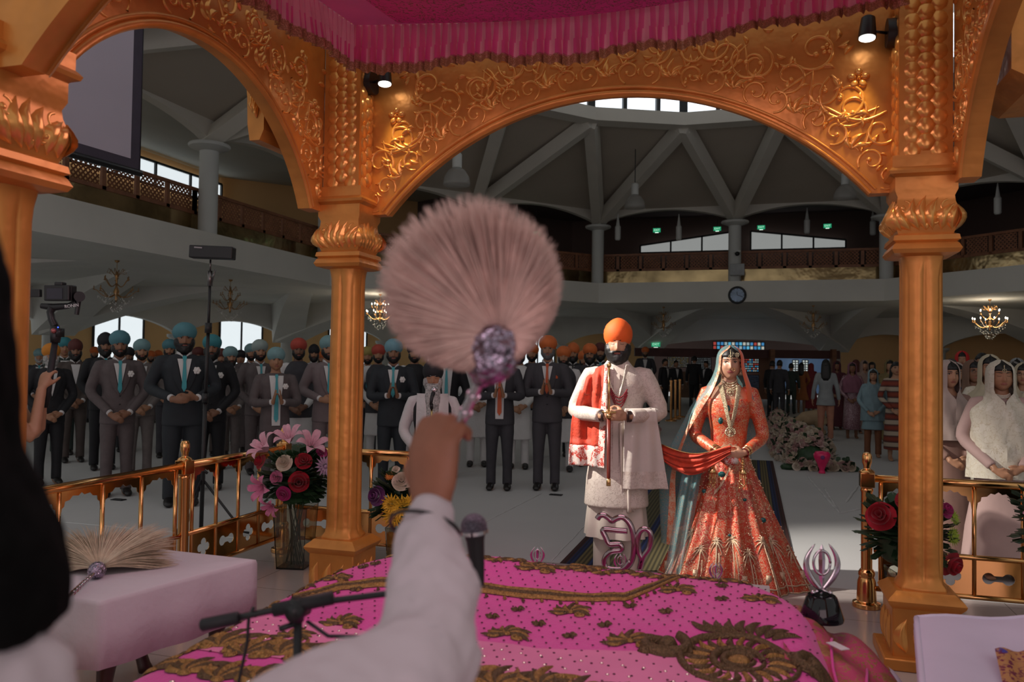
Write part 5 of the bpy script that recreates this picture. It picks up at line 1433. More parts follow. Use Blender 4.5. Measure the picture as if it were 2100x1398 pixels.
# stanchions
for i, (px, d) in enumerate(((1376, 21.5), (1385, 22.3), (1394, 23.1))):
    p = gp(px, d); e = empty('stanchion', p); tag(e, ['brass stanchion nearest the shoulder of the groom', 'middle one of the three brass stanchions', 'brass stanchion nearest the veil of the bride'][i], 'stanchion', 'brass stanchions')
    b = MB(); b.lathe([(.16, 0), (.15, .03), (.04, .05)], n=20); b.build('base', brass, e); b = MB(); b.lathe([(.035, .04), (.035, 1.05), (.045, 1.06), (.045, 1.1)], n=14); b.build('pole', brass, e, 'a')
# ---- light stand with panel head, left
g = gp(412, 6.9, 0); tp = pt(436, 578, 6.9); e = empty('light_stand', g); tag(e, 'tall black light stand with a dark bar lamp on top, left', 'light stand'); o = V(g)
tp2 = V((g.x+.03, g.y, tp.z))-o
b = MB(); b.tube([(0, 0, .08), (.012, 0, 1.2)], .018, 12); b.tube([(.012, 0, 1.18), tp2*.8], .015, 12); b.tube([tp2*.78, tp2], .012, 12); b.build('pole', blackm, e)
b = MB(); b.tube([(.012, 0, 1.16), (.012, 0, 1.24)], .028, 12); b.tube([tp2*.80, tp2*.84], .03, 12); b.tube([(.05, 0, .55), (-.03, 0, .6)], .012, 8); b.build('collar', blackm, e)
for a in (0.5, 2.6, 4.7):
    b = MB(); b.tube([(0, 0, .5), (.35*math.cos(a), .35*math.sin(a), .03), (.4*math.cos(a), .4*math.sin(a), .02)], .011, 8); b.build('leg', blackm, e)
b = MB(); b.tube([tp2-V((0, 0, .03)), tp2+V((0, 0, .10))], .022, 12); b.tube([tp2+V((.02, 0, .0)), tp2+V((.06, -.01, .11))], .007, 6); b.tube([tp2+V((0, 0, .1)), tp2+V((0, 0, .2))], .008, 8); b.build('bracket', mat('steel_bracket', (.2, .18, .18), .3, 1.), e)
b = MB(); dd = CR.copy(); dd.z = -.03; b.bar(tp2+V((.02, 0, .26))-dd*.19, tp2+V((.02, 0, .26))+dd*.19, .10, .11); b.build('lamp_bar', blackm, e, False, bev=.01)
b = MB(); b.bar(tp2+V((.02, 0, .295))-dd*.14-CF*.056, tp2+V((.02, 0, .293))-dd*.07-CF*.056, .004, .012); b.build('label_plate', mat('pale_print', (.3, .28, .3), .5), e, False)
# ---- chandeliers
def chandelier(px, pyt, pyb, d, lit, lab, n=8):
    top = pt(px, pyt, d); bot = pt(px, pyb, d); ztop = 3.44; h = ztop-bot.z; e = empty('chandelier', (top.x, top.y, ztop)); tag(e, lab, 'chandelier', 'crystal chandeliers')
    R = .36*h/.95; gm = brass if lit else mat('dull_gilt', (.42, .24, .10), .35, .8)
    b = MB(); b.lathe([(.05, 0), (.04, -.03), (.006, -.05), (.006, -h*.2), (.03, -h*.24), (.04, -h*.3), (.015, -h*.36), (.02, -h*.5), (.06, -h*.6), (.02, -h*.7), (.03, -h*.74), (.004, -h*.8)], n=12); b.build('stem', gm, e)
    for tier, (zz, r, k) in enumerate(((-h*.62, R, n), (-h*.42, R*.6, max(5, n-2)))):
        for i in range(k):
            a = 2*PI*i/k+tier*.3; c_, s_ = math.cos(a), math.sin(a); b = MB()
            b.tube([(r*t*c_, r*t*s_, zz-.10*h*math.sin(PI*min(1, t*1.15))+.05*h*t) for t in [j/8 for j in range(9)]], .008, 6)
            b.lathe([(.003, 0), (.025, .008), (.028, .015), (.006, .016)], (r*c_, r*s_, zz+.045*h), 10); b.tube([(r*c_, r*s_, zz+.05*h), (r*c_, r*s_, zz+.12*h)], .009, 6); ar_ = b.build('arm', gm, e)
            if lit:
                b = MB(); b.ell((r*c_, r*s_, zz+.15*h), (.016, .016, .028), 8, 6); b.build('bulb', mat('lit_bulb', (1, .9, .7), .5, emit=(1, .93, .80), es=6), ar_)
    for i in range(6):
        a = 2*PI*i/6; b = MB(); b.tube([(.02*math.cos(a), .02*math.sin(a), -h*.3), (R*.38*math.cos(a), R*.38*math.sin(a), -h*.16), (R*.45*math.cos(a), R*.45*math.sin(a), -h*.24), (R*.3*math.cos(a), R*.3*math.sin(a), -h*.26)], .006, 5); b.build('curl', gm, e)
    b = MB(); random.seed(int(px)); cry = mat('crystal', (.9, .88, .84), .08, .35, emit=None)
    for i in range(110):
        a = random.uniform(0, 6.28); t = random.random(); r = R*(1.0-.85*t)*random.uniform(.75, 1.02); b.ell((r*math.cos(a), r*math.sin(a), -h*(.64+.34*t)), (.007, .007, .016), 4, 3)
    b.build('crystals', cry, e)['kind'] = 'stuff'
    if lit: light('chandelier_glow', 'POINT', V(e.location)+V((0, 0, -h*.5)), None, 26, (1, .86, .66), shadow_soft_size=.2)
for a in ((240, 545, 642, 15.8, False, 'unlit gilt chandelier above the man in front at left, the leftmost chandelier'), (473, 578, 660, 19.4, False, 'unlit gilt chandelier right of the light stand'), (780, 611, 678, 23.0, True, 'lit crystal chandelier just right of the left pillar'), (1361, 635, 692, 26.6, False, 'unlit gilt chandelier above and right of the head of the groom'), (1668, 633, 694, 25.0, False, 'unlit gilt chandelier right of the clock'), (2030, 624, 697, 21.8, True, 'lit crystal chandelier at the right edge')): chandelier(*a)
# ---- wall clock
cp_ = pt(1512, 605, 24.2); cY = 20.28; q = ony(1512, 605, cY); e = empty('wall_clock', (q.x, q.y, q.z)); tag(e, 'round clock with dark rim on the balcony front', 'clock')
b = MB(); b.tube([(.235*math.cos(a), 0, .235*math.sin(a)) for a in [2*PI*i/40 for i in range(41)]], .035, 10); b.build('rim', frm, e)
b = MB(); b.tube([(0, .01, 0), (0, -.012, 0)], .225, 40); b.build('dial', mat('clock_dial_glass', (.30, .42, .62), .08, 0, .35, 3), e, 'a')
b = MB()
for k in range(12):
    a = k*PI/6; b.bar((.17*math.sin(a), -.016, .17*math.cos(a)), (.205*math.sin(a), -.016, .205*math.cos(a)), .012, .006, (0, 1, 0))
b.build('hour_marks', frm, e, False)
for nm, a, L in (('hour_hand', -.1, .10), ('minute_hand', 1.9, .17)):
    b = MB(); b.bar((0, -.02, 0), (L*math.sin(a), -.02, L*math.cos(a)), .014, .006, (0, 1, 0)); b.build(nm, frm, e, False)
# column box and camera under the clock column
for (px, py, y_, nm, lb) in ((1512, 553, 20.2, 'junction_box', 'grey box at the foot of the clock column'),):
    q = ony(px, py, 20.17); b = MB(); b.box((0, 0, 0), (.42, .26, .34)); tag(b.build(nm, mat('grey_box_paint', (.35, .37, .38), .5), None, False, tuple(q), bev=.01), lb, 'box')
# security cameras
for (px, py, X, lb) in ((536, 552, -9.6, 'small dark security camera on the left balcony front'), (1512, 520, 20.1, 'small black security camera on the clock column')):
    q = pt(px, py, 19.0 if px < 600 else 23.9); e = empty('security_camera', tuple(q)); tag(e, lb, 'security camera')
    b = MB(); b.ell((0, 0, 0), .07, 14, 10); b.build('dome', blackm, e); b = MB(); b.box((0, .04, .07), (.18, .14, .06)); b.tube([(0, .04, .07), (0, .25 if px > 600 else .04, .12)], .03, 8); b.build('housing', colm, e, False)
# exit signs
exm = mat('green_exit_sign', (.02, .25, .12), .5, 0, .02, 3, emit=(.02, .42, .20), es=.55); exw = mat('exit_letters', (.9, 1, .9), .5, emit=(.55, .9, .7), es=.7)
def exit_sign(px, py, d, lab, s=.82):
    q = pt(px, py, d); yaw = math.atan2(q.x-CAMP.x, q.y-CAMP.y); e = empty('exit_sign', tuple(q), -yaw*.6); tag(e, lab, 'exit sign', 'green exit signs under the far gallery roof')
    b = MB(); b.box((0, 0, 0), (.30*s, .05, .16*s)); b.build('sign_box', exm, e, False)
    cu = bpy.data.curves.new('exit_text', 'FONT'); cu.body = 'EXIT'; cu.size = .115*s; cu.extrude = .002; cu.align_x = 'CENTER'; cu.align_y = 'CENTER'; cu.materials.append(exw)
    o_ = bpy.data.objects.new('exit_text', cu); COL.objects.link(o_); o_.parent = e; o_.rotation_euler = (PI/2, 0, 0); o_.location = (0, -.03, 0)
    b = MB(); b.box((0, -.02, -.10*s), (.14*s, .06, .015*s)); b.build('downlight', mat('exit_downlight', (1, 1, .9), .5, emit=(.8, 1, .85), es=1.1), e, False)
    b = MB(); L = 6.36-q.z if d > 20 and s < 1.5 else .15; b.tube([(0, 0, .07), (0, 0, max(.1, L))], .008, 5); b.build('hanger', frm, e)
for (px, py, d, lb) in ((1099, 479, 24.5, 'green exit sign right beside the waved whisk'), (1347, 472, 26.5, 'green exit sign left of the clock column, farther one'), (1471, 469, 26.5, 'green exit sign just left of the clock column'), (1561, 466, 26.5, 'green exit sign just right of the clock column'), (1697, 463, 26.5, 'rightmost green exit sign')): exit_sign(px, py, d, lb)
exit_sign(1345, 706, 33, 'tiny green exit sign above the counter', 1.2)
# pendant bell lamps from the roof
def pendant(px, py, d, lab):
    q = pt(px, py, d); e = empty('pendant_lamp', tuple(q)); tag(e, lab, 'pendant lamp', 'glass bell pendant lamps')
    gls = mat('milky_glass', (.5, .5, .48), .15, 0, .1, 5, alpha=.35)
    b = MB(); b.lathe([(.28, -.22), (.285, -.2), (.26, -.05), (.18, .08), (.10, .14), (.09, .16)], n=24); b.build('bell_shade', gls, e)
    b = MB(); b.lathe([(.10, .14), (.10, .42), (.06, .46)], n=16); b.build('lamp_housing', colm, e, 'a'); b = MB(); b.tube([(0, 0, .45), (0, 0, 1.6)], .012, 5); b.build('suspension_rod', frm, e)
for a in ((937, 358, 16.5, 'glass bell pendant lamp left of the zigzag beams'), (1302, 410, 21.5, 'glass bell pendant lamp between the two middle columns'), (1733, 390, 20.5, 'glass bell pendant lamp near the right arch foot')): pendant(*a)
# small wall speakers under the gallery roof
for i, (px, py, lb) in enumerate(((1267, 478, 'left of the far window'), (1392, 478, 'above the far window, left part'), (1655, 465, 'above the far window, right part'), (1790, 468, 'left of the right pillar'), (2046, 422, 'right of the right pillar'), (1059, 452, 'beside the waved whisk'))):
    q = pt(px, py, 24.8 if px < 1900 else 20.5); b = MB(); b.lathe([(.06, -.22), (.09, -.18), (.09, .2), (.06, .24), (.01, .6)], n=14); tag(b.build('hanging_speaker', colm, None, 'a', tuple(q)), 'white cylinder speaker %s' % lb, 'speaker', 'white cylinder speakers')
# ---- projection screen
e = empty('projection_screen', (-7.6, 2.6, 4.6)); tag(e, 'large pale projection screen hanging at upper left', 'screen'); o = V(e.location)
c1 = pt(291, 350, 7.2); c2 = pt(284, 28, 7.2)
cr_ = pt(283, 352, 7.2); dvec = V((-.97, .10, 0)).normalized() if False else (pt(80, 392, 6.3)-cr_); dvec.z = 0; dvec.normalize()
o = V(cr_); e.location = o; Wd, Hs = 2.6, 2.3
b = MB()
for (w0, w1, z0, z1, dep) in ((.09, Wd-.09, .10, Hs, 0),): b.loft([[dvec*w0+V((0, 0, z0)), dvec*w1+V((0, 0, z0)), dvec*w1+V((0, 0, z1)), dvec*w0+V((0, 0, z1))], [q+V((0, .006, 0)) for q in (dvec*w0+V((0, 0, z0)), dvec*w1+V((0, 0, z0)), dvec*w1+V((0, 0, z1)), dvec*w0+V((0, 0, z1)))]])
b.build('screen_surface', mat('screen_fabric', (.46, .43, .52), .8, 0, .03, 2), e, False)
b = MB(); nrm_ = V((dvec.y, -dvec.x, 0)); 
b.loft([[V((0, 0, 0)), dvec*Wd, dvec*Wd+V((0, 0, Hs)), V((0, 0, Hs))], [q+V((0, .01, 0)) for q in (V((0, 0, 0)), dvec*Wd, dvec*Wd+V((0, 0, Hs)), V((0, 0, Hs)))]]); b.v = [tuple(V(q)+V((0, .012, 0))) for q in b.v]
b.build('black_border', mat('dark_violet_border', (.05, .04, .065), .6), e, False)
b = MB(); b.tube([dvec*-.03+V((0, 0, -.01)), dvec*Wd+V((0, 0, -.01))], .03, 10); b.build('weight_bar', blackm, e); b = MB(); b.tube([dvec*-.02, dvec*-.02+V((0, 0, Hs))], .004, 5); b.build('side_cord', blackm, e)
b = MB(); b.box((dvec*Wd/2)+V((0, 0, Hs+.05)), (Wd+.2, .16, .16), math.atan2(dvec.y, dvec.x)); b.build('roller_case', colm, e, False)
for t in (.15, .85):
    q = dvec*(Wd*t); b = MB(); b.tube([q+V((0, 0, Hs+.1)), q+V((0, 0, 6.4-o.z))], .01, 5); b.build('hanging_rod', frm, e)
# ---- far foyer: counter, lit glass, stained glass, doors
def farbox(name, px0, px1, pyb, pyt, d, mt, lab, cat=None, dep=.5, struct_=False):
    a, c = gp(px0, d), gp(px1, d); zb, zt_ = pt((px0+px1)/2, pyb, d).z, pt((px0+px1)/2, pyt, d).z; m = (a+c)/2; L = (c-a).length
    b = MB(); b.box((0, 0, (zt_-zb)/2), (L, dep, zt_-zb)); o_ = b.build(name, mt, None, False, (m.x, m.y, max(0, zb))); o_.rotation_euler = (0, 0, math.atan2((c-a).y, (c-a).x))
    if struct_: o_['kind'] = 'structure'; o_['label'] = lab
    else: tag(o_, lab, cat)
    return o_
lito = mat('lit_patterned_glass', (.5, .55, .6), .4, 0, .6, 25, emit=(.34, .40, .44), es=.3)
blue = mat('blue_lit_wall', (.2, .3, .45), .6, 0, .2, 1, emit=(.12, .20, .36), es=.22)  # emission makes the wall glow in place of light falling on it
cty = mat('counter_wood', (.16, .085, .05), .5, 0, .2, 3)
farbox('reception_counter', 1378, 1500, 815, 762, 30.5, cty, 'long brown reception counter behind the stanchions', 'counter')
def stained(name, px0, px1, py0, py1, d, nx, ny, cols, lab, idx, es=.8):
    e = None; a, c = pt(px0, py1, d), pt(px1, py1, d); top = pt(px0, py0, d).z; base = a.z; u = (c-a); u.z = 0; L = u.length; u.normalize()
    e = empty('window_%d' % idx, tuple(a)); struct(e, lab); b = MB(); b2 = MB(); random.seed(idx); H_ = top-base
    for i in range(nx+1): b2.bar(u*(L*i/nx)+V((0, -.03, 0)), u*(L*i/nx)+V((0, -.03, H_)), .035, .03, u)
    for j in range(ny+1): b2.bar(V((0, -.03, H_*j/ny)), u*L+V((0, -.03, H_*j/ny)), .03, .035)
    fr_ = b2.build('window_frame', frm, e, False)
    ms = [mat('stained_%d_%d' % (idx, k), c_, .4, 0, .3, 20, emit=c_, es=es) for k, c_ in enumerate(cols)]
    for i in range(nx):
        for j in range(ny):
            b.cur = random.randrange(len(cols)); b.add([u*(L*i/nx)+V((0, 0, H_*j/ny)), u*(L*(i+1)/nx)+V((0, 0, H_*j/ny)), u*(L*(i+1)/nx)+V((0, 0, H_*(j+1)/ny)), u*(L*i/nx)+V((0, 0, H_*(j+1)/ny))], [(0, 1, 2, 3)])
    b.build('pane', ms, fr_, False)
SC = [(.10, .42, .62), (.05, .22, .45), (.35, .05, .04), (.30, .38, .40), (.06, .30, .50), (.45, .45, .40)]
stained('w', 1462, 1568, 700, 716, 31, 14, 2, SC, 'stained glass strip above the bride', 60)
stained('w', 1524, 1556, 735, 762, 30, 8, 6, SC, 'stained glass door pane right of the bride', 61)
stained('w', 1532, 1556, 769, 797, 30, 10, 10, [(.10, .18, .38), (.30, .36, .50)], 'blue patterned door panel right of the bride', 62, .6)
stained('w', 1370, 1412, 728, 752, 31.5, 14, 8, [(.30, .28, .22), (.42, .40, .36), (.40, .30, .14)], 'lattice lit window behind the counter', 63, .5)
stained('w', 1418, 1458, 733, 760, 31.5, 14, 8, [(.20, .22, .22), (.34, .37, .38)], 'second lattice lit window behind the counter', 64, .5)
farbox('wall_foyer_blue', 1580, 1700, 806, 733, 35, blue, 'blue lit foyer wall seen through the far opening', None, .2, True)
stained('w', 1625, 1637, 738, 762, 34.6, 2, 5, [(.55, .6, .55), (.45, .5, .5)], 'left narrow light pane in the foyer', 65, .8); stained('w', 1645, 1657, 738, 762, 34.6, 2, 5, [(.55, .6, .55), (.45, .5, .5)], 'right narrow light pane in the foyer', 66, .8)
farbox('door_1', 1505, 1575, 818, 722, 30.4, mat('foyer_door_wood', (.14, .055, .025), .5, 0, .2, 3), 'brown timber door frame right of the bride', None, .15, True)
farbox('trim_foyer_lintel', 1300, 1720, 733, 716, 29.6, mat('dark_red_lintel', (.075, .022, .02), .6), 'dark red lintel across the far opening', None, .2, True)
for i, px in enumerate((1470, 1578, 1704)): farbox('trim_foyer_post', px, px+9, 822, 716, 29.4, wood, 'timber post in the far opening', None, .2, True)

# floor cloth seams, creases and things left lying on the floor
seam = mat('cloth_seam', (.56, .56, .56), .8)
for k, (A_, B__) in enumerate((((880, 1128), (1110, 1012)), ((1130, 1150), (1240, 1035)), ((740, 1010), (1150, 930)), ((1655, 975), (1722, 1052)), ((1722, 1052), (1800, 1036)), ((1690, 1000), (1722, 1052)), ((1735, 1030), (1760, 995)))):
    a_, c_ = onz(*A_, .002), onz(*B__, .002); b = MB(); b.tube([a_.lerp(c_, i/12)+V((.01*nz(i*.7, k), .01*nz(i, k+4), 0)) for i in range(13)], [(.004, .002)]+[(.016 if k > 2 else .006, .010 if k > 2 else .004)]*11+[(.003, .002)], 6, up=(0, 0, 1)); struct(b.build('trim_floor_seam', seam, None))
for k, (px, py, lb) in enumerate(((1140, 1014, 'black phone lying on the floor at the patterned shoes'), (243, 1024, 'black phone lying on the floor at the feet of the mauve-suited man'))):
    q = onz(px, py, .006); b = MB(); b.box((0, 0, 0), (.15, .08, .009)); tag(b.build('phone', blackm, None, False, tuple(q), bev=.003), lb, 'phone')
# ================================================================ THE COUPLE
POSES['groom'] = ((.31, .03, 1.16), (.075, -.27, 1.155), (-.85, -.42, .12), (-.2, .9, 0), (0, -.2, 1), .75)
POSES['bride'] = ((.27, .02, 1.10), (.085, -.21, 1.0), (-.88, -.38, -.12), (-.1, .9, -.1), (0, -.1, 1), .4)
ivory = embroidered('ivory_brocade', (.60, .53, .47), (.47, .40, .35), 85, .5, .08, .6, (.53, .45, .39), 14)
ivory2 = mat('ivory_silk', (.58, .51, .45), .6, 0, .05, 9)
redv = mat('orange_red_velvet', (.50, .040, .010), .7, 0, .25, 18, .2, 60, sheen=.15)
lace = embroidered('white_lace_on_red', (.48, .035, .02), (.75, .66, .6), 120, .75, .1, .7, (.6, .5, .45), 30, 1, .48)
gk = 1.03
gloc = gp(1262, 5.72)
def facing(loc, extra=0.):   # rotate a figure that looks along -Y towards the reader, then add extra
    return math.atan2(-(CAMP.x-loc.x), (CAMP.y-loc.y)*-1)*-1+extra
def face_to(loc, extra=0.): d = CAMP-loc; return math.atan2(d.x, -d.y)+extra
sg_ = SK[2]; skinL = mat('skin_groom', (.46, .25, .15), .45, 0, .05, 20)
g = obj('person', body_mesh('groom', True, False, lips=1), [skinL, LIP]); g.location = gloc; g.rotation_euler = (0, 0, face_to(gloc, -.05)); g.scale = (gk,)*3
tag(g, 'bearded groom in orange turban and ivory coat, eyes closed, hands clasped on a sword', 'person')
face_parts(g, 2, 2, 'full', None, mat('bright_orange_turban', (.78, .115, .012), .7, 0, .08, 9), 1, None, True)
def ku(z0, w0, wm, key):
    def mk():
        mb = MB(); secs(mb, [(z0, w0, w0*.8), (z0+.2, lerp(w0, wm, .4), w0*.74), (.85, wm, .138), (1.02, .176, .126), (1.14, .172, .122), (1.26, .185, .128), (1.36, .198, .126), (1.43, .178, .106), (1.475, .115, .085), (1.535, .070, .066)], 36)
        arms(mb, 'groom', .072, .046, .035); return remeshed(mb, .011, 4, .5)
    return mk()
m_ = ku(.52, .225, .19, 'a'); m_ = obj('embroidered_coat', m_, ivory, g)
b = MB(); n = 72
rings = [[V(((r+.016*math.sin(9*a)*q)*math.cos(a), (r*.78+.016*math.sin(9*a)*q)*math.sin(a), z)) for a in [2*PI*j/n for j in range(n)]] for z, r, q in ((.31, .215, 1.), (.45, .20, 1), (.6, .185, .8), (.75, .16, .2))]
b.loft(rings, False); obj('long_kurta', b.mesh('kurta'), ivory2, g)
obj('trousers', cached('tr', trousers_m), ivory2, g)
for s in (-1, 1): obj('shoe', cached(('sh', s), lambda: shoe_m(s)), mat('cream_shoe', (.4, .33, .26), .5), g)
# front band, collar, buttons
b = MB(); zs = [.54+.06*i for i in range(16)]; b2 = patch([-.02]*16, [.02]*16, [z for z in zs if z < 1.46], .020); obj('front_band', b2.mesh('band'), ivory2, g)
b = MB(); b.tube([(.062*math.cos(a), .004+.062*math.sin(a), 1.53+.012*math.sin(a)) for a in [-PI/2+.12+(2*PI-.24)*i/20 for i in range(21)]], (.010), 8, flat=3.); obj('collar', b.mesh('collar'), ivory, g)
def beads(pts, r, nm, m, parent, step=1.9):
    b = MB(); acc = 0; P = [V(p) for p in pts]
    for i in range(len(P)-1):
        L = (P[i+1]-P[i]).length; 
        while acc < L: b.ell(P[i].lerp(P[i+1], acc/L), r, 6, 4); acc += r*step
        acc -= L
    o_ = obj(nm, b.mesh(nm), m, parent); return o_
pearl = mat('pearl', (.72, .66, .56), .22, .1); marb = mat('maroon_bead', (.22, .01, .02), .2); goldj = mat('gold_jewellery', (.85, .58, .25), .18, 1.); kund = mat('kundan_jewellery', (.62, .54, .36), .22, .55, .35, 200, .5, 300)
def vline(xw, ztop, zb, off, n=16, sag=1.2, cx=0.):
    P = []
    for i in range(n+1):
        t = -1+2*i/n; x = cx+xw*t; z = zb+(ztop-zb)*abs(t)**sag; P.append((x, front(x, min(1.45, z), off)-.004, z))
    return P
for k in range(6): beads(vline(.085-.004*k, 1.50, 1.30-.012*k, .030+.002*k, 16, 1.5), .0052, 'pearl_string', pearl, g)
for k in range(4): beads(vline(.055, 1.335-.012*k, 1.275-.022*k, .045, 12, 2., .02), .0062, 'maroon_string', marb, g)
# red shawl over his right shoulder, lace end
b = MB(); bl = MB()
def shawl(u, v):
    z = lerp(1.50, .80, v); w_ = lerp(.14, .23, sm(v*1.6)); x = lerp(-.055, -.075-w_, u)+(-.02*sm(v))
    zz = z-(.04 if v < .1 else 0)*u
    if v < .25: zz = lerp(1.50-.085*u*u*1.0, 1.28, v/.25)
    y = front(max(-.17, x), min(1.44, zz), .045)+.10*max(0, -x-.17)-.012*math.sin(u*16+v*3)-.01
    y -= .055*G(v-.42, .10)*0
    if v < .06: y += .06*(1-v/.06)
    return V((x, y-(.02 if v > .45 else 0), zz))
b.grid(lambda u, v: shawl(u, v*.8), 28, 40); bl.grid(lambda u, v: shawl(u, .8+.2*v)+V((0, -.004, 0)), 28, 10)
r_ = b.build('red_shawl', redv, g, solid=.004); bl.build('lace_end', lace, g, solid=.004)
b = MB(); b.grid(lambda u, v: shawl(u*.18, v)+V((.0, -.007, 0)), 5, 50); b.build('lace_border', lace, g)
# white shawl over his left forearm
b = MB()
def wsh(u, v):
    x = lerp(.06, .265, u)+.07*v*u+.03*v*(u-.3); z = lerp(1.20, .66, sm(v) if False else v); y = -.20+.10*u+.012*math.sin(u*15+v*2)*min(1, v*3)-.06*G(v, .15)
    if v < .12: z = 1.10+.095*math.sin(PI/2*v/.12)**1 if False else 1.205-.03*(v/.12); y += .05*(1-v/.12)
    return V((x, y, z))
b.grid(wsh, 26, 30); b.build('white_shawl', mat('cream_pashmina', (.56, .50, .45), .75, 0, .06, 5, .15, 30), g, solid=.005)
b = MB(); b.grid(lambda u, v: wsh(u, .78+.21*v)+V((0, -.005, 0)), 26, 6); b.build('shawl_border', ivory, g)
b = MB(); b.grid(lambda u, v: V((lerp(.02, .10, u)+.03*v, -.155-.02*math.sin(u*9+v*3), lerp(1.1, .50, v))), 10, 16); b.build('stole_end', ivory2, g, solid=.004)
for sx in (-1, 1):
    b = MB(); e_, w_ = V((sx*.31, .03, 1.16)), V((sx*.075, -.27, 1.155)); d = (e_-w_).normalized()
    for k in range(4): q = w_+d*(.012+.013*k); b.tube([q+V((0, .036*math.cos(a), .034*math.sin(a))) for a in [2*PI*i/16 for i in range(17)]], .0055, 6)
    obj('bracelet', b.mesh('bracelet'), mat('dark_wrist_cord', (.03, .012, .01), .5), g)
# sword held upright
gm = Matrix.Translation(gloc) @ Matrix.Rotation(g.rotation_euler.z, 4, 'Z') @ Matrix.Scale(gk, 4)
se = empty('sword', gm @ V((-.035, -.335, .70)), g.rotation_euler.z); tag(se, 'long slim ceremonial sword held upright by the groom', 'sword')
b = MB(); b.tube([(0, 0, 0), (0, 0, .06), (-.003, 0, .46)], [.006, .012, .014], 8, flat=.5); b.build('scabbard', mat('dark_red_scabbard', (.16, .02, .01), .3), se)
b = MB(); b.tube([(0, 0, 0), (0, 0, .05)], .015, 8, flat=.5); b.tube([(-.003, 0, .46), (-.004, 0, .49)], .017, 8); b.tube([(-.05, 0, .50), (.045, 0, .50)], .007, 8); b.tube([(-.004, 0, .5), (-.006, 0, .80)], .008, 8); b.ell((-.006, 0, .82), (.016, .016, .022), 10, 8); b.build('hilt', goldj, se)

# ---------------- bride
bk_ = .955
bloc = gp(1492, 5.62)
skinB = mat('skin_bride', (.50, .27, .17), .42, 0, .04, 20); lipB = mat('bride_lips', (.36, .10, .09), .35)
br = obj('person', body_mesh('bride', False, True), [skinB, lipB]); br.location = bloc; br.rotation_euler = (0, 0, face_to(bloc, .10)); br.scale = (bk_,)*3
tag(br, 'bride in orange embroidered skirt and blouse with teal sheer veil and gold jewellery', 'person')
face_parts(br, 2, 2, None, None, None, 0, 'short')
blouse = embroidered('orange_blouse_embroidery', (.56, .065, .018), (.60, .44, .26), 150, .62, .6, .4, (.45, .03, .02), 26)
skirtm = embroidered('orange_skirt_embroidery', (.50, .042, .014), (.56, .40, .24), 130, .62, .6, .4, (.40, .028, .018), 13)
mb = MB(); secs(mb, [(.98, .135, .10), (1.06, .128, .096), (1.16, .135, .102), (1.26, .152, .122), (1.33, .156, .118), (1.375, .150, .108), (1.385, .12, .09)], 30)
arms(mb, 'bride', .058, .040, .05, .88)
obj('blouse', remeshed(mb, .0105, 3, .5), blouse, br)
def skirt(a, z):   # a angle (0 = front), z height
    t = (1.02-z)/1.0; t = max(0, t); r = .125+.40*t**1.15; f = .028*t*math.sin(13*a+1.2*math.sin(3*a))+.012*t*math.sin(29*a); rx = (r+f)*1.02; ry = (r*.80+f)
    return V((rx*math.sin(a)+.03*t, -ry*math.cos(a)-.02*t, z))
b = MB(); b.grid(lambda u, v: skirt(2*PI*u, lerp(1.03, .025, v)), 180, 44, cu=True); b.build('skirt', skirtm, br)
champ = mat('champagne_thread', (.66, .50, .34), .32, .5, .3, 120, .4, 200); tealj = mat('teal_enamel', (.01, .10, .10), .2)
b = MB()
def SP(a, z, o=.004): p = skirt(a, z); n_ = V((p.x, p.y, .25)).normalized(); return p+n_*o
for k, a in enumerate([-1.25, -.95, -.62, -.33, -.05, .22, .5, .82, 1.15]):
    h = .36+.05*math.sin(k*2.2); b.tube([SP(a+.02*math.sin(t*3), lerp(.05, h, t)) for t in [i/10 for i in range(11)]], [.006]*11, 5)
    b.tube([SP(a+.05+.02*math.sin(t*3), lerp(.05, h-.07, t)) for t in [i/8 for i in range(9)]], .005, 5)
    for q in range(9):
        an = -.5+q*(PI+1)/8; b.tube([SP(a+.13*t*math.cos(an)/1., h+.085*t*math.sin(an)-.05*t*t, .006) for t in [i/5 for i in range(6)]], [.003, .006, .006, .005, .004, .001], 5)
for z in (.045, .09): b.tube([SP(2*PI*i/150, z, .004) for i in range(151)], .006, 5)
for k in range(18):
    a = -1.5+3.*k/17
    if k % 2: b.box(SP(a, .15, .004), (.035, .01, .06))
b.build('palm_embroidery', champ, br)
b = MB(); random.seed(9)
for k in range(420):
    a = random.uniform(-1.7, 1.7); z = 1.0-.93*random.random()**.8; b.ell(SP(a, z, .003), (.0055, .004, .0055), 5, 3)
b.build('skirt_sequins', mat('champagne_sequin', (.9, .72, .52), .12, 1.), br)['kind'] = 'stuff'
b = MB()
for a, z, r in ((-.35, .83, .026), (.75, .52, .024), (-.9, .70, .02), (.35, .66, .014), (-.1, .42, .012)):
    b.ell(SP(a, z, .006), (r, .008, r*.8), 12, 8)
for p in ((.0, 1.31), (-.05, 1.22)): b.ell((p[0]-.02, front(p[0], p[1], -.0)-.0, p[1]), (.018, .012, .026), 10, 8)
b.build('teal_medallions', tealj, br)
# sash of pale gold thread crossing the skirt
b = MB(); b.grid(lambda u, v: SP(lerp(.15, -.55, v)+.0, lerp(.92, .70, v)+.03*(u-.5)+.015*math.sin(v*6), .012), 4, 20); b.build('thread_sash', champ, br)
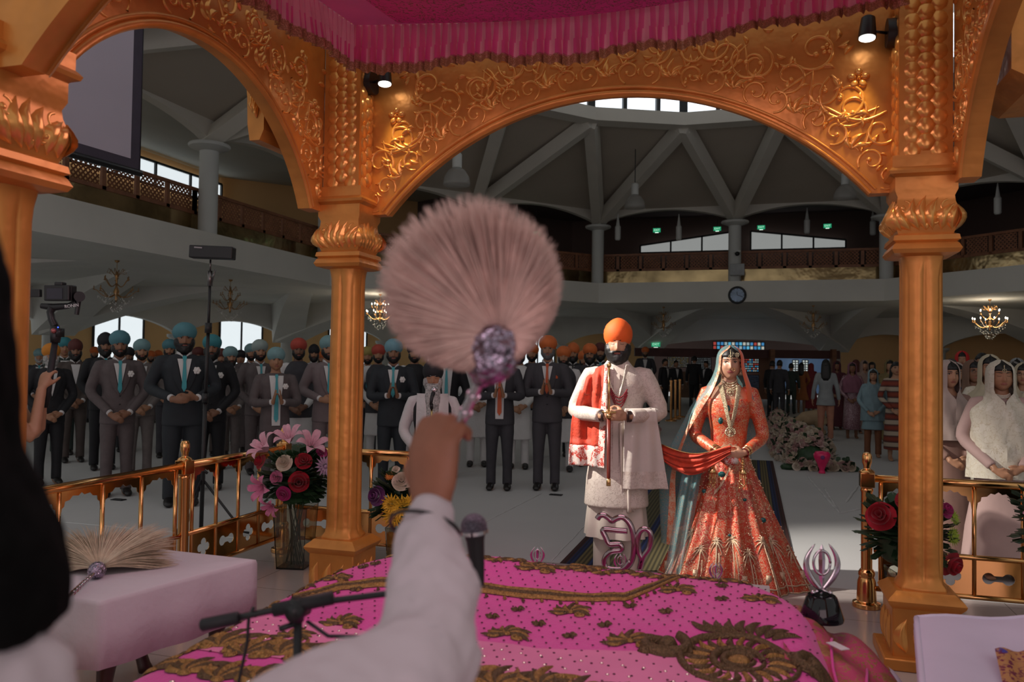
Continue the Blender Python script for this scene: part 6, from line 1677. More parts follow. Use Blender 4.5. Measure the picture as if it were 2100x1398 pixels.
# veil
veil = embroidered('sheer_teal_veil', (.15, .36, .38), (.60, .42, .30), 150, .30, .4, .5, None, 9, .52)
def vl(u, v):
    z = lerp(1.775, .30, v**1.1); op_ = .80*sm((1.77-z)/.07)+.25*sm((1.5-z)/.4)
    aR, aL = .95*sm((1.78-z)/.08)+1.2*sm((1.45-z)/.3), 2*PI-op_
    a = lerp(aR, aL, u); left = max(0, -math.sin(a)); t = sm((1.62-z)/.55); 
    if z > 1.665: q = math.sqrt(max(.015, 1-((z-1.665)/.112)**2)); rx, ry = .097*q, .115*q
    else: rx, ry = lerp(.099, .20+.20*left*sm((1.7-z)/.9)+.10*left*sm((1.3-z)/.6), sm((1.66-z)/.38)), lerp(.117, .17+.10*sm((1.2-z)/.9), t)
    f = .012*math.sin(a*10+z*5)*sm((1.6-z)/.4)
    return V(((rx+f)*math.sin(a)+.004, .008-(ry+f)*math.cos(a), z))
b = MB(); b.grid(vl, 70, 60); b.build('veil', veil, br)
vb_ = embroidered('veil_border_gold', (.62, .16, .07), (.66, .50, .34), 160, .8, .5, .4, (.6, .35, .22), 40)
b = MB(); b.grid(lambda u, v: vl(1-.045*(u+.0)*(1 if v > .05 else 1), v)+V((-.0, -.004, .0)), 4, 60); b.build('veil_border', vb_, br)
# orange velvet fall on her left
orv = mat('orange_veil_satin', (.85, .12, .02), .5, 0, .1, 8, sheen=.4)
b = MB()
def ov(u, v):
    z = lerp(1.77, 1.36, v); q = math.sqrt(max(.02, 1-(max(0, z-1.665)/.112)**2)); rx = .101*q if z > 1.66 else lerp(.101, .17, sm((1.66-z)/.28)); a = lerp(.75, 1.9, u)
    return V((rx*math.sin(a)+.006, .008-(.120*q+.02*v)*math.cos(a), z))
b.grid(ov, 12, 24); b.build('orange_veil_side', orv, br)
# jewellery
def onbl(x, z, o): 
    T = [(1.06, .128, .096), (1.16, .135, .102), (1.26, .152, .122), (1.33, .156, .118), (1.40, .148, .092), (1.44, .12, .07), (1.50, .056, .056), (1.56, .052, .05)]
    for i in range(len(T)-1):
        if z <= T[i+1][0] or i == len(T)-2: t = max(0, min(1, (z-T[i][0])/(T[i+1][0]-T[i][0]))); rx, ry = lerp(T[i][1], T[i+1][1], t), lerp(T[i][2], T[i+1][2], t); break
    q = min(.98, abs(x)/rx); return -ry*(1-q**2.3)**(1/2.3)-o
for k in range(6):
    P = [(x, onbl(x, z, .014+.001*k), z) for x, z in [(.080*t*(1-.07*k), 1.475-(.33-.012*k)*(1-abs(t)**1.15)) for t in [-1+i/11 for i in range(23)]]]; beads(P, .0055, 'necklace_string', kund, br)
for k in range(4):
    P = [(x, onbl(x, z, .008), z) for x, z in [(.055*t, 1.52-.018*k-.03*(1-t*t)) for t in [-1+i/8 for i in range(17)]]]; beads(P, .0058, 'choker_row', kund, br)
b = MB(); c = V((0, onbl(0, 1.14, .016), 1.14))
for R_i, r_i, n_i in ((.034, .0065, 18), (.022, .006, 12), (.0, .014, 1)):
    for i in range(n_i): a = 2*PI*i/n_i; b.ell(c+V((R_i*math.cos(a), -.003, R_i*math.sin(a)*.9)), r_i, 8, 6)
obj('pendant', b.mesh('pendant'), kund, br)
b = MB(); c = V((0, onbl(0, 1.43, .012), 1.425))
for R_i, r_i, n_i in ((.022, .006, 12), (.0, .011, 1)):
    for i in range(n_i): a = 2*PI*i/n_i; b.ell(c+V((R_i*math.cos(a), -.002, R_i*math.sin(a))), r_i, 8, 6)
obj('choker_pendant', b.mesh('chp'), kund, br)
b = MB(); tp_ = lambda x, z, o=.004: T_HEAD @ V((x, headsurf(math.asin(max(-.99, min(.99, x/.076))), math.asin(max(-.99, min(.99, z/.118))), False, True).y-o, z))
for i in range(9): b.ell(tp_(0, .055+.006*i, .018), .0042, 6, 5)
for R_i, r_i, n_i in ((.014, .0042, 9), (0, .007, 1)):
    for i in range(n_i): a = 2*PI*i/n_i; b.ell(tp_(R_i*math.cos(a), .052+R_i*math.sin(a), .012), r_i, 6, 5)
for k in range(3):
    for i in range(9): t = i/8; b.ell(T_HEAD @ V((.015+.06*t, -.09+.055*t, .085-.045*t-.010*k)), .0042, 6, 5)
for R_i, n_i in ((.014, 8), (.006, 4)):
    for i in range(n_i): a = 2*PI*i/n_i; b.ell(T_HEAD @ V((.045+R_i*math.cos(a), -.085, .066+R_i*math.sin(a))), .0045, 6, 5)
obj('forehead_jewel', b.mesh('tikka'), kund, br)
b = MB(); c = T_HEAD @ V((.018, -.113, -.040)); b.tube([c+V((.012*math.cos(a), .003*math.sin(a), .012*math.sin(a))) for a in [2*PI*i/20 for i in range(21)]], .0014, 5)
for a in (-.3, .2, .7, -1.2, -2.): b.ell(c+V((.012*math.cos(a), -.001, .012*math.sin(a))), .003, 6, 5)
obj('nose_ring', b.mesh('nose_ring'), goldj, br)
b = MB(); b.ell(T_HEAD @ V((0, -.098, .036)), (.0035, .002, .0035), 8, 6); obj('forehead_dot', b.mesh('dot'), mat('dark_red_dot', (.25, .01, .01), .5), br)
for sx in (-1, 1):
    b = MB(); c = T_HEAD @ V((sx*.082, -.012, -.035)); b.ell(c, .012, 10, 8); b.lathe([(.003, 0), (.008, -.012), (.017, -.028), (.018, -.034), (.002, -.034)], c-V((0, 0, .008)), 14)
    for i in range(8): a = 2*PI*i/8; b.ell(c+V((.016*math.cos(a), .016*math.sin(a), -.046)), .0035, 5, 4)
    obj('earring', b.mesh('earring'), kund, br)
for sx in (-1, 1):
    e_, w_ = V((sx*.27*.95, .02, 1.10)), V((sx*.085, -.21, 1.0)); d = (e_-w_).normalized(); s1 = d.cross(V((0, 0, 1))).normalized(); s2 = d.cross(s1)
    for k in range(8):
        b = MB(); q = w_+d*(.006+.010*k); b.tube([q+s1*.034*math.cos(a)+s2*.034*math.sin(a) for a in [2*PI*i/20 for i in range(21)]], .0045, 6)
        obj('bangle', b.mesh('bangle'), goldj if k % 3 else mat('maroon_bangle', (.16, .008, .012), .2), br)
    b = MB(); x0 = -.135 if sx < 0 else .075; y0 = -.235; b.tube([(sx*.085, -.22, .98), (x0, y0, .955)], .002, 4)
    for zz, r_k, n_k in ((.945, .010, 1), (.925, .014, 1), (.905, .009, 1)): b.ell((x0, y0, zz), (r_k, r_k, .010), 10, 8)
    b.lathe([(.004, .90), (.016, .885), (.026, .865), (.027, .858), (.004, .858)], (x0, y0, 0), 14)
    for i in range(9):
        a = 2*PI*i/9; b.tube([(x0+.022*math.cos(a), y0+.022*math.sin(a), .857), (x0+.022*math.cos(a), y0+.022*math.sin(a), .79-.015*(i % 3))], .0016, 4); b.ell((x0+.022*math.cos(a), y0+.022*math.sin(a), .785-.015*(i % 3)), (.005, .005, .008), 6, 4)
    obj('hanging_ornament', b.mesh('kaleera'), goldj, br)
henna = mat('white_lace_band', (.6, .5, .48), .7, 0, .6, 300)
b = MB(); b.ell((-.005, -.235, .945), (.055, .03, .03), 14, 10, None, lambda p: 1+.15*nz(p.x*5, p.z*5)); obj('lace_knot', b.mesh('knot'), lace, br)
# red cloth joining the two
pa = gm @ V((.27, -.03, .93)); pb = (Matrix.Translation(bloc) @ Matrix.Rotation(br.rotation_euler.z, 4, 'Z') @ Matrix.Scale(bk_, 4)) @ V((-.01, -.275, 1.03))
o = pa.copy(); b = MB()
def pl(u, v):
    p = pa.lerp(pb, u); sag = -.10*math.sin(PI*u)**1.1*(1-.25*u); w_ = lerp(.05, .032, u)+.035*math.sin(PI*u)
    return p-o+V((0, -.011*math.sin(v*27+u*5+1.5*math.sin(u*4))-.05*math.sin(PI*u), sag+w_*(.8-1.9*v)+.006*math.sin(v*14+u*7)))
b.grid(pl, 50, 22); t_ = b.build('red_sash', redv, None, solid=.004, loc=tuple(o)); tag(t_, 'orange red velvet sash sagging between the groom and the hands of the bride', 'sash')
b = MB(); b.tube([pl(i/40, .0)+V((0, -.004, 0)) for i in range(41)], .004, 5); b.build('gold_edge', goldj, t_)
# trailing border end of the veil between them
P_ = [ony(1368, 1088, bloc.y-.12), ony(1400, 1078, bloc.y-.15), ony(1436, 1062, bloc.y-.14), ony(1450, 1050, bloc.y-.05)]
b = MB(); b.grid(lambda u, v: (P_[min(3, int(u*3))].lerp(P_[min(3, int(u*3)+1)], u*3-int(u*3)))-P_[0]+V((0, 0, -.045*v)), 12, 3)
inv = (Matrix.Translation(bloc) @ Matrix.Rotation(br.rotation_euler.z, 4, 'Z') @ Matrix.Scale(bk_, 4)).inverted(); b.v = [tuple(inv @ (V(q)+P_[0])) for q in b.v]
b.build('veil_trailing_border', vb_, br, solid=.003)
b = MB()
for sg, x0 in ((1, 0),): b.grid(lambda u, v: V((lerp(-.34, -.20, u)-.14*v, -.16-.10*v+.02*math.sin(u*14), lerp(.86, .04, v))), 16, 30)
b.build('veil_lower_fall', veil, br)
# ================================================================ GUESTS
def P_(px, d): return gp(px, d)
def S(px, d, H, label, ex=0., **k): L = P_(px, d); return suit_man(label, L, face_to(L, ex), H, **k)
def K(px, d, H, label, ex=0., **k): L = P_(px, d); return kurta_man(label, L, face_to(L, ex), H, **k)
def W(px, d, H, label, ex=0., **k): L = P_(px, d); return woman(label, L, face_to(L, ex), H, **k)
def topH(px, py, d): return pt(px, py, d).z
# front row, left
def hh(px, py, d): return topH(px, py, d)*1.80/1.79
S(237, 8.9, hh(237, 680, 8.9), 'man in mauve grey suit, teal turban and turquoise tie, hands clasped low', .1, pose='low', skin=1, beard='short')
S(370, 8.4, hh(370, 664, 8.4), 'tall heavy-bearded man in dark navy suit and teal turban, white rose on his chest', .05, pose='belly', suit=NAVY, skin=1, beard='full', wide=1.07)
S(284, 10.4, hh(284, 697, 10.4), 'man in light grey suit and teal turban half behind the mauve-suited man', .1, suit=GLT, turban=TEAL2, beard='stubble')
S(428, 9.4, hh(425, 688, 9.4), 'man in black suit and bright teal turban just right of the light stand', -.05, suit=BLKS, turban=TEAL3, beard='full', skin=1, square=TIE1)
S(342, 12.3, hh(342, 697, 12.3), 'man in teal turban mostly hidden behind the tall navy-suited man', 0, suit=CHAR, turban=TEAL, bout=False)
S(467, 11.2, hh(467, 712, 11.2), 'man in pale grey suit and pale teal turban, right of the black-suited man', .25, suit=GLT, turban=TEAL2, beard='full')
S(560, 9.0, hh(560, 714, 9.0), 'man praying with joined palms in open grey jacket, long turquoise tie', .1, pose='pray', turban=TEAL2, opn=True, beard=None, skin=0)
S(527, 10.7, hh(527, 698, 10.7), 'tall man in grey suit and pale turban behind the praying man', .2, suit=GSU, turban=mat('pale_grey_turban_cloth', (.28, .35, .34), .7), beard='short', bout=False)
K(607, 10.6, hh(607, 695, 10.6), 'man in red turban, grey waistcoat and white kurta, left of the left pillar', .05, vest=CHAR, skin=3, detail=2, flower=TIE2)
S(668, 9.6, hh(668, 690, 9.6), 'man in light mauve suit mostly hidden behind the left pillar', .1, pose='belly', suit=mat('pale_mauve_suit', (.17, .13, .135), .75), turban=TEAL2)
S(574, 14.2, hh(578, 745, 14.2), 'man with glasses and red cap standing far behind the praying man', 0, suit=BLKS, turban=REDT, beard=None, bout=False, tie=None, glasses=True, detail=1)
S(640, 14.2, hh(640, 709, 14.2), 'man in black turban behind the pillar, right of the man in the red turban', 0, suit=CHAR, turban=BLKT, bout=False, detail=1, tstyle=1, beard='full')
S(510, 13.2, hh(510, 706, 13.2), 'man in pale turban seen between two grey-suited men', .1, suit=GSU, turban=TEAL2, detail=1)
S(489, 14.2, hh(489, 719, 14.2), 'young man with black head wrap, dark suit, far behind', 0, suit=CHAR, turban=BLKT, beard=None, bout=False, tie=TIEB, detail=1)
S(148, 11.6, hh(148, 699, 11.6), 'man in dark maroon turban and brown suit, left of the mauve-suited man', .1, suit=BROWN, turban=MAR, beard='full', bout=False, tie=None, skin=1, tstyle=1)
S(126, 12.4, hh(126, 693, 12.4), 'man in teal turban and dark green suit behind the camera gimbal', .1, suit=GREEN, turban=TEAL3, beard=None, bout=False, tie=None)
S(97, 9.6, hh(97, 706, 9.6), 'white-bearded man in orange turban and black jacket behind the gimbal', .2, suit=BLKS, turban=mat('amber_turban_cloth', (.62, .22, .02), .7), beard='full', bcol=GREY, bout=False, tie=None)
S(76, 14.4, hh(76, 716, 14.4), 'man in pale blue turban by the left pillar, far back', 0, suit=CHAR, turban=TEAL2, beard='short', bcol=GREY, bout=False, detail=1)
S(209, 10.9, hh(209, 686, 10.9), 'man in black turban peeking from behind the mauve-suited man', .1, suit=BLKS, turban=BLKT, beard='full', bout=False, tstyle=1, skin=1)
S(190, 18.5, hh(190, 712, 18.5), 'distant man in peach turban left of the black turban', 0, suit=CHAR, turban=ORNG, bout=False, detail=1, tie=None)
S(258, 13.0, hh(258, 713, 13.0), 'man in dark turban between the two nearest grey suits', 0, suit=BLKS, turban=BLKT, bout=False, detail=1, tie=None, skin=1)
S(306, 18.5, hh(306, 720, 18.5), 'distant man in orange turban, left one of a pair', 0, suit=GSU, turban=ORNG, bout=False, detail=1, tie=None)
S(321, 18.9, hh(321, 719, 18.9), 'distant man in orange turban, right one of a pair', 0, suit=CHAR, turban=ORNG, bout=False, detail=1, tie=None)
S(402, 13.2, hh(402, 713, 13.2), 'man in rust turban behind the tall navy-suited man', 0, suit=BROWN, turban=MAR, bout=False, detail=1, tie=None, beard='full')
S(657, 16.5, hh(657, 722, 16.5), 'distant man in orange turban beside the left pillar', 0, suit=CHAR, turban=ORNG, bout=False, detail=1, tie=None)
S(449, 12.6, hh(449, 716, 12.6), 'man in maroon turban right behind the black-suited man', 0, suit=BROWN, turban=MAR, bout=False, detail=1, tie=None, beard='full')
# centre, behind the whisk
S(802, 9.3, hh(800, 697, 9.3), 'man in navy suit and sky blue turban praying, right of the left pillar', 0, pose='pray', suit=NAVY, turban=mat('sky_blue_turban_cloth', (.17, .33, .40), .7), beard='short', skin=1)
K(772, 12, hh(775, 708, 12), 'man in red turban and dark vest behind the praying navy-suited man', 0, vest=CHAR, turban=REDT)
S(750, 12.5, hh(752, 712, 12.5), 'man in olive yellow turban beside the left pillar', 0, suit=CHAR, turban=YEL, bout=False, detail=1)
K(846, 10.8, 1.80, 'man in white kurta and dark vest behind the singer', 0, vest=BLKS, turban=BLKT)
S(912, 10.6, 1.80, 'man in black suit and pale blue tie behind the singer', 0, suit=BLKS, turban=BLKT, bout=False, opn=True)
S(1023, 9.7, 1.80, 'man in charcoal suit and orange tie standing behind the whisk, face hidden', -.05, suit=CHAR, turban=ORNG, tie=TIE2, opn=True, bout=False, pose='pray')
S(1120, 9.75, hh(1120, 690, 9.75), 'man praying in dark grey suit, orange tie, orange turban, patterned shoes', -.05, pose='pray', suit=mat('slate_grey_suit', (.052, .048, .056), .75), turban=ORNG, tie=TIE2, beard='short', bcol=mat('salt_pepper_beard', (.12, .12, .12), .7, 0, .5, 80), bout=False, square=TIE2, opn=False)
S(1173, 13.2, hh(1173, 706, 13.2), 'bearded man in black suit and orange turban, left behind the groom', -.05, suit=BLKS, turban=ORNG, tie=TIEB, beard='full', bout=False, tstyle=1)
S(1207, 12.0, hh(1207, 706, 12.0), 'man with glasses in orange turban directly behind the red shawl', -.05, suit=CHAR, turban=ORNG, tie=TIEB, beard='full', bout=False, glasses=True)
S(1229, 14.0, hh(1229, 704, 14.0), 'man in rust turban hidden behind the head of the groom', 0, suit=BLKS, turban=MAR, bout=False, detail=1, beard='full')
K(1088, 12.8, hh(1088, 706, 12.8), 'man in orange turban and white kurta behind the praying dark grey suit', 0, turban=ORNG, vest=CHAR)
K(978, 11.8, 1.82, 'man in white kurta with legs showing left of the charcoal suit', 0, turban=ORNG)
K(1062, 11.6, 1.80, 'man in white kurta between the two dark suits in front', 0, turban=ORNG)
K(1153, 11.4, 1.78, 'man in white kurta with legs showing right of the praying dark suit', 0, turban=ORNG, vest=CHAR)
K(1196, 12.5, 1.74, 'man in white kurta just left of the legs of the groom', 0, turban=ORNG)
# distant silhouettes near the counter
S(1322, 26, hh(1320, 712, 26), 'distant man in orange turban right of the head of the groom', 0, suit=CHAR, turban=ORNG, bout=False, detail=1, tie=None)
def far(px, d, H, lab, suit, ex=0., wom=False, **k):
    if wom: return W(px, d, H, lab, ex, group='distant guests near the entrance', **k)
    p = S(px, d, H, lab, ex, suit=suit, turban=None, bout=False, detail=1, tie=None, beard=None, group='distant guests near the entrance', pose='sides', **k); obj('hair', cached('sh', hair_m), HAIRM, p); return p
far(1362, 25.2, 1.74, 'dark figure by the counter, left of the tallest silhouette', BLKS, 1.0)
far(1385, 27.0, 1.70, 'short dark figure by the stanchions', BLKS, .5)
far(1423, 28.0, 1.88, 'tallest dark silhouette standing before the lit glass', BLKS, 2.8)
far(1448, 27.5, 1.70, 'dark-suited man left of the bride by the counter', BLKS, -.8)
far(1583, 24, 1.72, 'dark-dressed figure just right of the veil of the bride', BLKS, 2.5)
far(1598, 23, 1.74, 'figure in dark grey standing in the far opening', CHAR, 2.8)
far(1622, 25.5, 1.66, 'figure in slate green standing in the far opening', GREEN, 3.0)
orr = mat('rust_dress', (.30, .10, .03), .8); whs = mat('white_shawl_cloth', (.5, .5, .5), .8)
far(1643, 26, 1.64, 'woman in rust dress with a white shawl, seen from behind', None, 3.0, True, dress=orr, scarf=None, z0=.45, skin=1)
far(1663, 27.5, 1.62, 'woman in crimson behind the grey-jacketed guest', None, 2.9, True, dress=mat('crimson_dress', (.20, .02, .03), .8), scarf=mat('crimson_dress', (.20, .02, .03), .8))
# right-hand side
jk = W(1693, 16.6, 1.68, 'long-haired person in grey jacket and peach trousers walking away', math.pi, pose='sides', dress=mat('pale_grey_jacket', (.27, .29, .30), .8), scarf=None, hair='long', z0=.76, w0=.20, trousers=mat('peach_trousers', (.45, .20, .13), .8))
sq = embroidered('mauve_sequin_dress', (.20, .08, .11), (.75, .6, .65), 130, .35, .9, .3, None, 3)
W(1747, 17.2, 1.62, 'woman in mauve sequinned dress with pink scarf beyond the flower drift', .1, dress=sq, scarf=mat('dusty_pink_scarf', (.26, .10, .15), .8), z0=.2, w0=.2, skin=1, hair='long', open_=.75)
W(1716, 19.5, 1.66, 'woman in dark red behind the grey jacket', 0, dress=mat('dark_red_dress', (.10, .02, .03), .8), scarf=mat('dark_red_dress', (.10, .02, .03), .8), skin=1)
W(1755, 20, 1.70, 'person with dark covered head behind the mauve dress', math.pi, dress=MAR, scarf=MAR)
W(1772, 18.5, 1.68, 'woman in beige scarf between the mauve and the blue scarves', .2, dress=mat('beige_rose_dress', (.30, .20, .17), .8), scarf=mat('beige_rose_dress', (.30, .20, .17), .8))
W(1790, 13.7, 1.50, 'girl with fringe in pale blue shawl and brown trousers, arms crossed', .05, pose='low', dress=mat('pale_blue_shawl', (.20, .30, .34), .8), scarf=mat('pale_blue_shawl', (.20, .30, .34), .8), z0=.55, w0=.22, trousers=mat('tan_brown_trousers', (.22, .085, .04), .8), zl=.72, detail=2, open_=.75)
st = mat('striped_red_dress', (.22, .05, .03), .8); ntt = st.node_tree; wv = ntt.nodes.new('ShaderNodeTexWave'); wv.bands_direction = 'Z'; wv.inputs['Scale'].default_value = 1.6; wv.inputs['Distortion'].default_value = .3
tcn = [n for n in ntt.nodes if n.type == 'TEX_COORD'][0]; ntt.links.new(tcn.outputs['Object'], wv.inputs['Vector']); cr = ntt.nodes.new('ShaderNodeValToRGB'); cr.color_ramp.elements[0].color = (.24, .04, .02, 1); cr.color_ramp.elements[1].color = (.42, .34, .26, 1); cr.color_ramp.elements[1].position = .8
q_ = cr.color_ramp.elements.new(.6); q_.color = (.05, .02, .02, 1); ntt.links.new(wv.outputs['Color'], cr.inputs[0]); ntt.links.new(cr.outputs[0], ntt.nodes['Principled BSDF'].inputs['Base Color'])
W(1837, 13.2, 1.63, 'woman with long dark hair in striped red and brown dress beside the right pillar', .2, dress=st, scarf=None, hair='long', z0=.2, w0=.2, detail=2)
W(1824, 16.2, 1.68, 'woman in olive scarf behind the blue shawl', .15, dress=mat('olive_scarf', (.20, .15, .06), .8), scarf=mat('olive_scarf', (.20, .15, .06), .8), skin=2, open_=.8)
W(1788, 22, 1.66, 'distant woman in black behind the blue shawl', 0, dress=BLKS, scarf=BLKT)
cream = embroidered('cream_sheer_dupatta', (.60, .56, .46), (.54, .48, .37), 60, .18, .2, .6, (.64, .60, .51), 16)
blush = mat('blush_chiffon', (.40, .27, .25), .75, 0, .08, 6)
gw = W(2052, 5.95, 1.60, 'young woman in cream shawl and blush dress, eyes closed, nearest at right', .25, dress=blush, scarf=cream, skin=0, detail=2, closed=True, zl=.80, wide=1.08, open_=.68)
b = MB()
for k in range(3): 
    for i in range(17): t = -1+i/8; b.ell((.056*t, -.062+.035*t*t-.006*k, 1.50-.018*(1-t*t)-.010*k), .0052, 6, 5)
obj('pearl_choker', b.mesh('choker'), pearl, gw)
b = MB(); 
for i in range(8): b.ell(T_HEAD @ V((0, -.088+.0*i, .050+.006*i)), .0042, 6, 5)
for R_i, n_i in ((.013, 8), (0, 1)):
    for i in range(n_i): a = 2*PI*i/n_i; b.ell(T_HEAD @ V((R_i*math.cos(a), -.096, .050+R_i*math.sin(a))), .0045, 6, 5)
obj('forehead_jewel', b.mesh('tikka2'), kund, gw)
W(2030, 7.1, 1.66, 'woman in cream scarf directly behind the nearest young woman', .1, dress=cream, scarf=mat('cream_scarf', (.48, .42, .30), .8), detail=2, open_=.75)
W(2014, 10.2, 1.74, 'dark-haired person behind the cream scarves', .1, dress=BLKS, scarf=None, hair='long')
W(1995, 8.0, 1.62, 'woman with glasses in dark blue dress and rust brown scarf', .35, dress=mat('deep_blue_dress', (.012, .02, .07), .7), scarf=mat('rust_brown_scarf', (.17, .095, .065), .8), glasses=True, skin=1, detail=2, open_=.7)
W(1961, 9.1, 1.60, 'woman with glasses and pale scarf just right of the right pillar', .1, dress=blush, scarf=mat('pale_blush_scarf', (.42, .33, .30), .8), glasses=True, detail=2, open_=.8)
W(1943, 6.5, 1.60, 'woman in rose blouse half hidden by the right pillar, hands joined', .5, dress=mat('rose_taupe_dress', (.27, .16, .13), .8), scarf=mat('pale_blush_scarf', (.42, .33, .30), .8), detail=2)
W(1950, 11.2, 1.66, 'woman in brown behind the glasses-wearing women', 0, dress=BROWN, scarf=BROWN, skin=1)
W(1973, 12.5, 1.80, 'guest in a bright red head covering, far right', 0, dress=CHAR, scarf=mat('bright_red_scarf', (.55, .02, .02), .8))
W(2100, 8.0, 1.60, 'woman with glasses and cream scarf at the right border', -.1, dress=cream, scarf=mat('cream_scarf', (.48, .42, .30), .8), glasses=True, detail=2)
W(2086, 10.8, 1.68, 'woman in grey patterned scarf at the right border, behind', 0, dress=CHAR, scarf=mat('grey_patterned_scarf', (.26, .27, .28), .8, 0, .6, 60))
W(2078, 9.4, 1.62, 'dark-haired woman between the nearest young woman and the border', 0, dress=CHAR, scarf=mat('thin_grey_scarf', (.2, .19, .18), .8), open_=.9)
# kneeling guest bowing in cream
L = P_(1664, 17.8); mb = MB()
mb.tube([(.25, .0, .22), (.12, 0, .42), (-.12, -.02, .36), (-.38, -.03, .18)], [.16, .19, .17, .12], 14); mb.tube([(.25, 0, .16), (.0, .0, .10), (.3, 0, .06)], [.12, .1, .07], 12)
mb.tube([(-.34, -.1, .22), (-.48, -.14, .05), (-.60, -.12, .03)], [.05, .04, .03], 8); mb.tube([(-.34, .1, .22), (-.48, .12, .05), (-.60, .10, .03)], [.05, .04, .03], 8); mb.ell((-.53, 0, .12), (.10, .09, .10), 16, 12)
me = remeshed(mb, .02, 4); kn = obj('person', me, mat('cream_robe', (.42, .30, .18), .8)); kn.location = L; kn.rotation_euler = (0, 0, -.2); tag(kn, 'guest in cream kneeling and bowing to the floor behind the grey jacket', 'person')
b = MB(); b.ell((-.54, 0, .14), (.105, .095, .10), 14, 10); obj('hair', b.mesh('hair'), HAIRM, kn)

# ---------------- singer with white beard
L = gp(882, 6.55); SH = topH(882, 742, 6.55)
sp = obj('person', body_mesh('low', True), [SK[0], LIP]); k = SH/1.80; sp.location = L; sp.rotation_euler = (0, 0, face_to(L, 0)); sp.scale = (k,)*3; tag(sp, 'long white-bearded singer in white kurta and shawl, black vest, at a microphone', 'person')
obj('kurta', kurta_m('low', .42), WHITE, sp); obj('vest', cached('vst', vest_m), BLKS, sp); obj('trousers', cached('tr', trousers_m), WHITE, sp)
for s in (-1, 1): obj('shoe', cached(('sh', s), lambda: shoe_m(s)), BLK, sp)
face_parts(sp, 0, 2, 'long', GREY, BLKT, 1, None, True)
for sx in (-1, 1):
    b = MB(); b.grid(lambda u, v: V((sx*lerp(.045, .150, u)+sx*.01*v, front(lerp(.045, .15, u), min(1.45, lerp(1.48, .86, v)), .030)-.006*math.sin(u*5+v*2), lerp(1.50, .84, v))), 12, 26); obj('white_stole', b.mesh('stole'), WHITE, sp)
ms = gp(880, 6.15); e = empty('microphone_stand', ms); tag(e, 'slim gilt microphone stand in front of the singer', 'microphone stand'); q = pt(880, 838, 6.15)
b = MB(); b.tube([(0, 0, .02), (0, 0, q.z)], .008, 10); b.build('pole', goldj, e); b = MB(); b.lathe([(.13, 0), (.13, .02), (.02, .03)], n=20); b.build('base', blackm, e); b = MB(); b.tube([(0, 0, q.z), (.0, -.01, q.z+.04)], .014, 10); b.build('clip', blackm, e)
e2 = empty('microphone', (ms.x, ms.y, q.z+.03)); tag(e2, 'black microphone with silver head at the mouth of the singer', 'microphone'); b = MB(); b.tube([(0, -.02, 0), (0, .0, .06), (.004, .02, .09)], [.011, .014, .017], 12); b.build('handle', blackm, e2); b = MB(); b.ell((.006, .03, .115), .026, 14, 10); b.build('grille_head', silver, e2)
# ---------------- camera operator at left with gimbal
L = gp(62, 4.9); op_ = obj('person', body_mesh('low'), [SK[2], LIP]); op_.location = L; op_.rotation_euler = (0, 0, face_to(L, 2.6)); op_.scale = (.93,)*3; tag(op_, 'camera operator in black clothes at far left, mostly behind the golden pillar', 'person')
bpy.data.objects.remove(op_)
POSES['hold'] = ((.13, -.20, 1.09), (.035, -.23, 1.40), (-.1, -.25, .95), (-.7, -.5, 0), (.3, -.9, .1), 1.2)
L = gp(45, 4.55); _h = L+Matrix.Rotation(math.atan2(.75, -.65), 3, 'Z') @ V((0, -.25, 1.4)); _d = (_h-CAMP).dot(CF); L = L+V((CR.x, CR.y, 0))*((98-(1050+FPX*(_h-CAMP).dot(CR)/_d))/FPX*_d); op_ = obj('person', body_mesh('hold'), [SK[2], LIP]); op_.location = L; rz_ = math.atan2(.75, -.65); op_.rotation_euler = (0, 0, rz_); op_.scale = (.97,)*3
tag(op_, 'camera operator in black clothes at far left, holding up the gimbal beside the golden pillar', 'person')
mb = MB(); secs(mb, [(.80, .175, .13), (1.0, .16, .12), (1.2, .175, .125), (1.36, .19, .125), (1.43, .17, .105), (1.48, .10, .08)], 28)
for sx in (-1, 1):
    S_, E_2 = V((sx*.185, .01, 1.425)), V((sx*.17, -.12, 1.10)); mb.tube([S_, S_.lerp(E_2, .4), S_.lerp(E_2, .8)], [.072, .070, .066], 12)
obj('black_t_shirt', remeshed(mb, .0125, 4), BLKS, op_); obj('trousers', cached('tr', trousers_m), BLKS, op_)
for s in (-1, 1): obj('shoe', cached(('sh', s), lambda: shoe_m(s)), BLK, op_)
face_parts(op_, 2, 1, 'short', None, None, 0, 'short')
Mo = Matrix.Translation(L) @ Matrix.Rotation(rz_, 4, 'Z') @ Matrix.Scale(.97, 4)
hc = Mo @ V((0, -.25, 1.44)); dg_ = (CAMP-hc).length; dd = (hc-CAMP).dot(CF)
e = empty('camera_gimbal', hc); tag(e, 'black handheld camera gimbal with camera, held up at far left', 'camera gimbal'); o = V(hc)
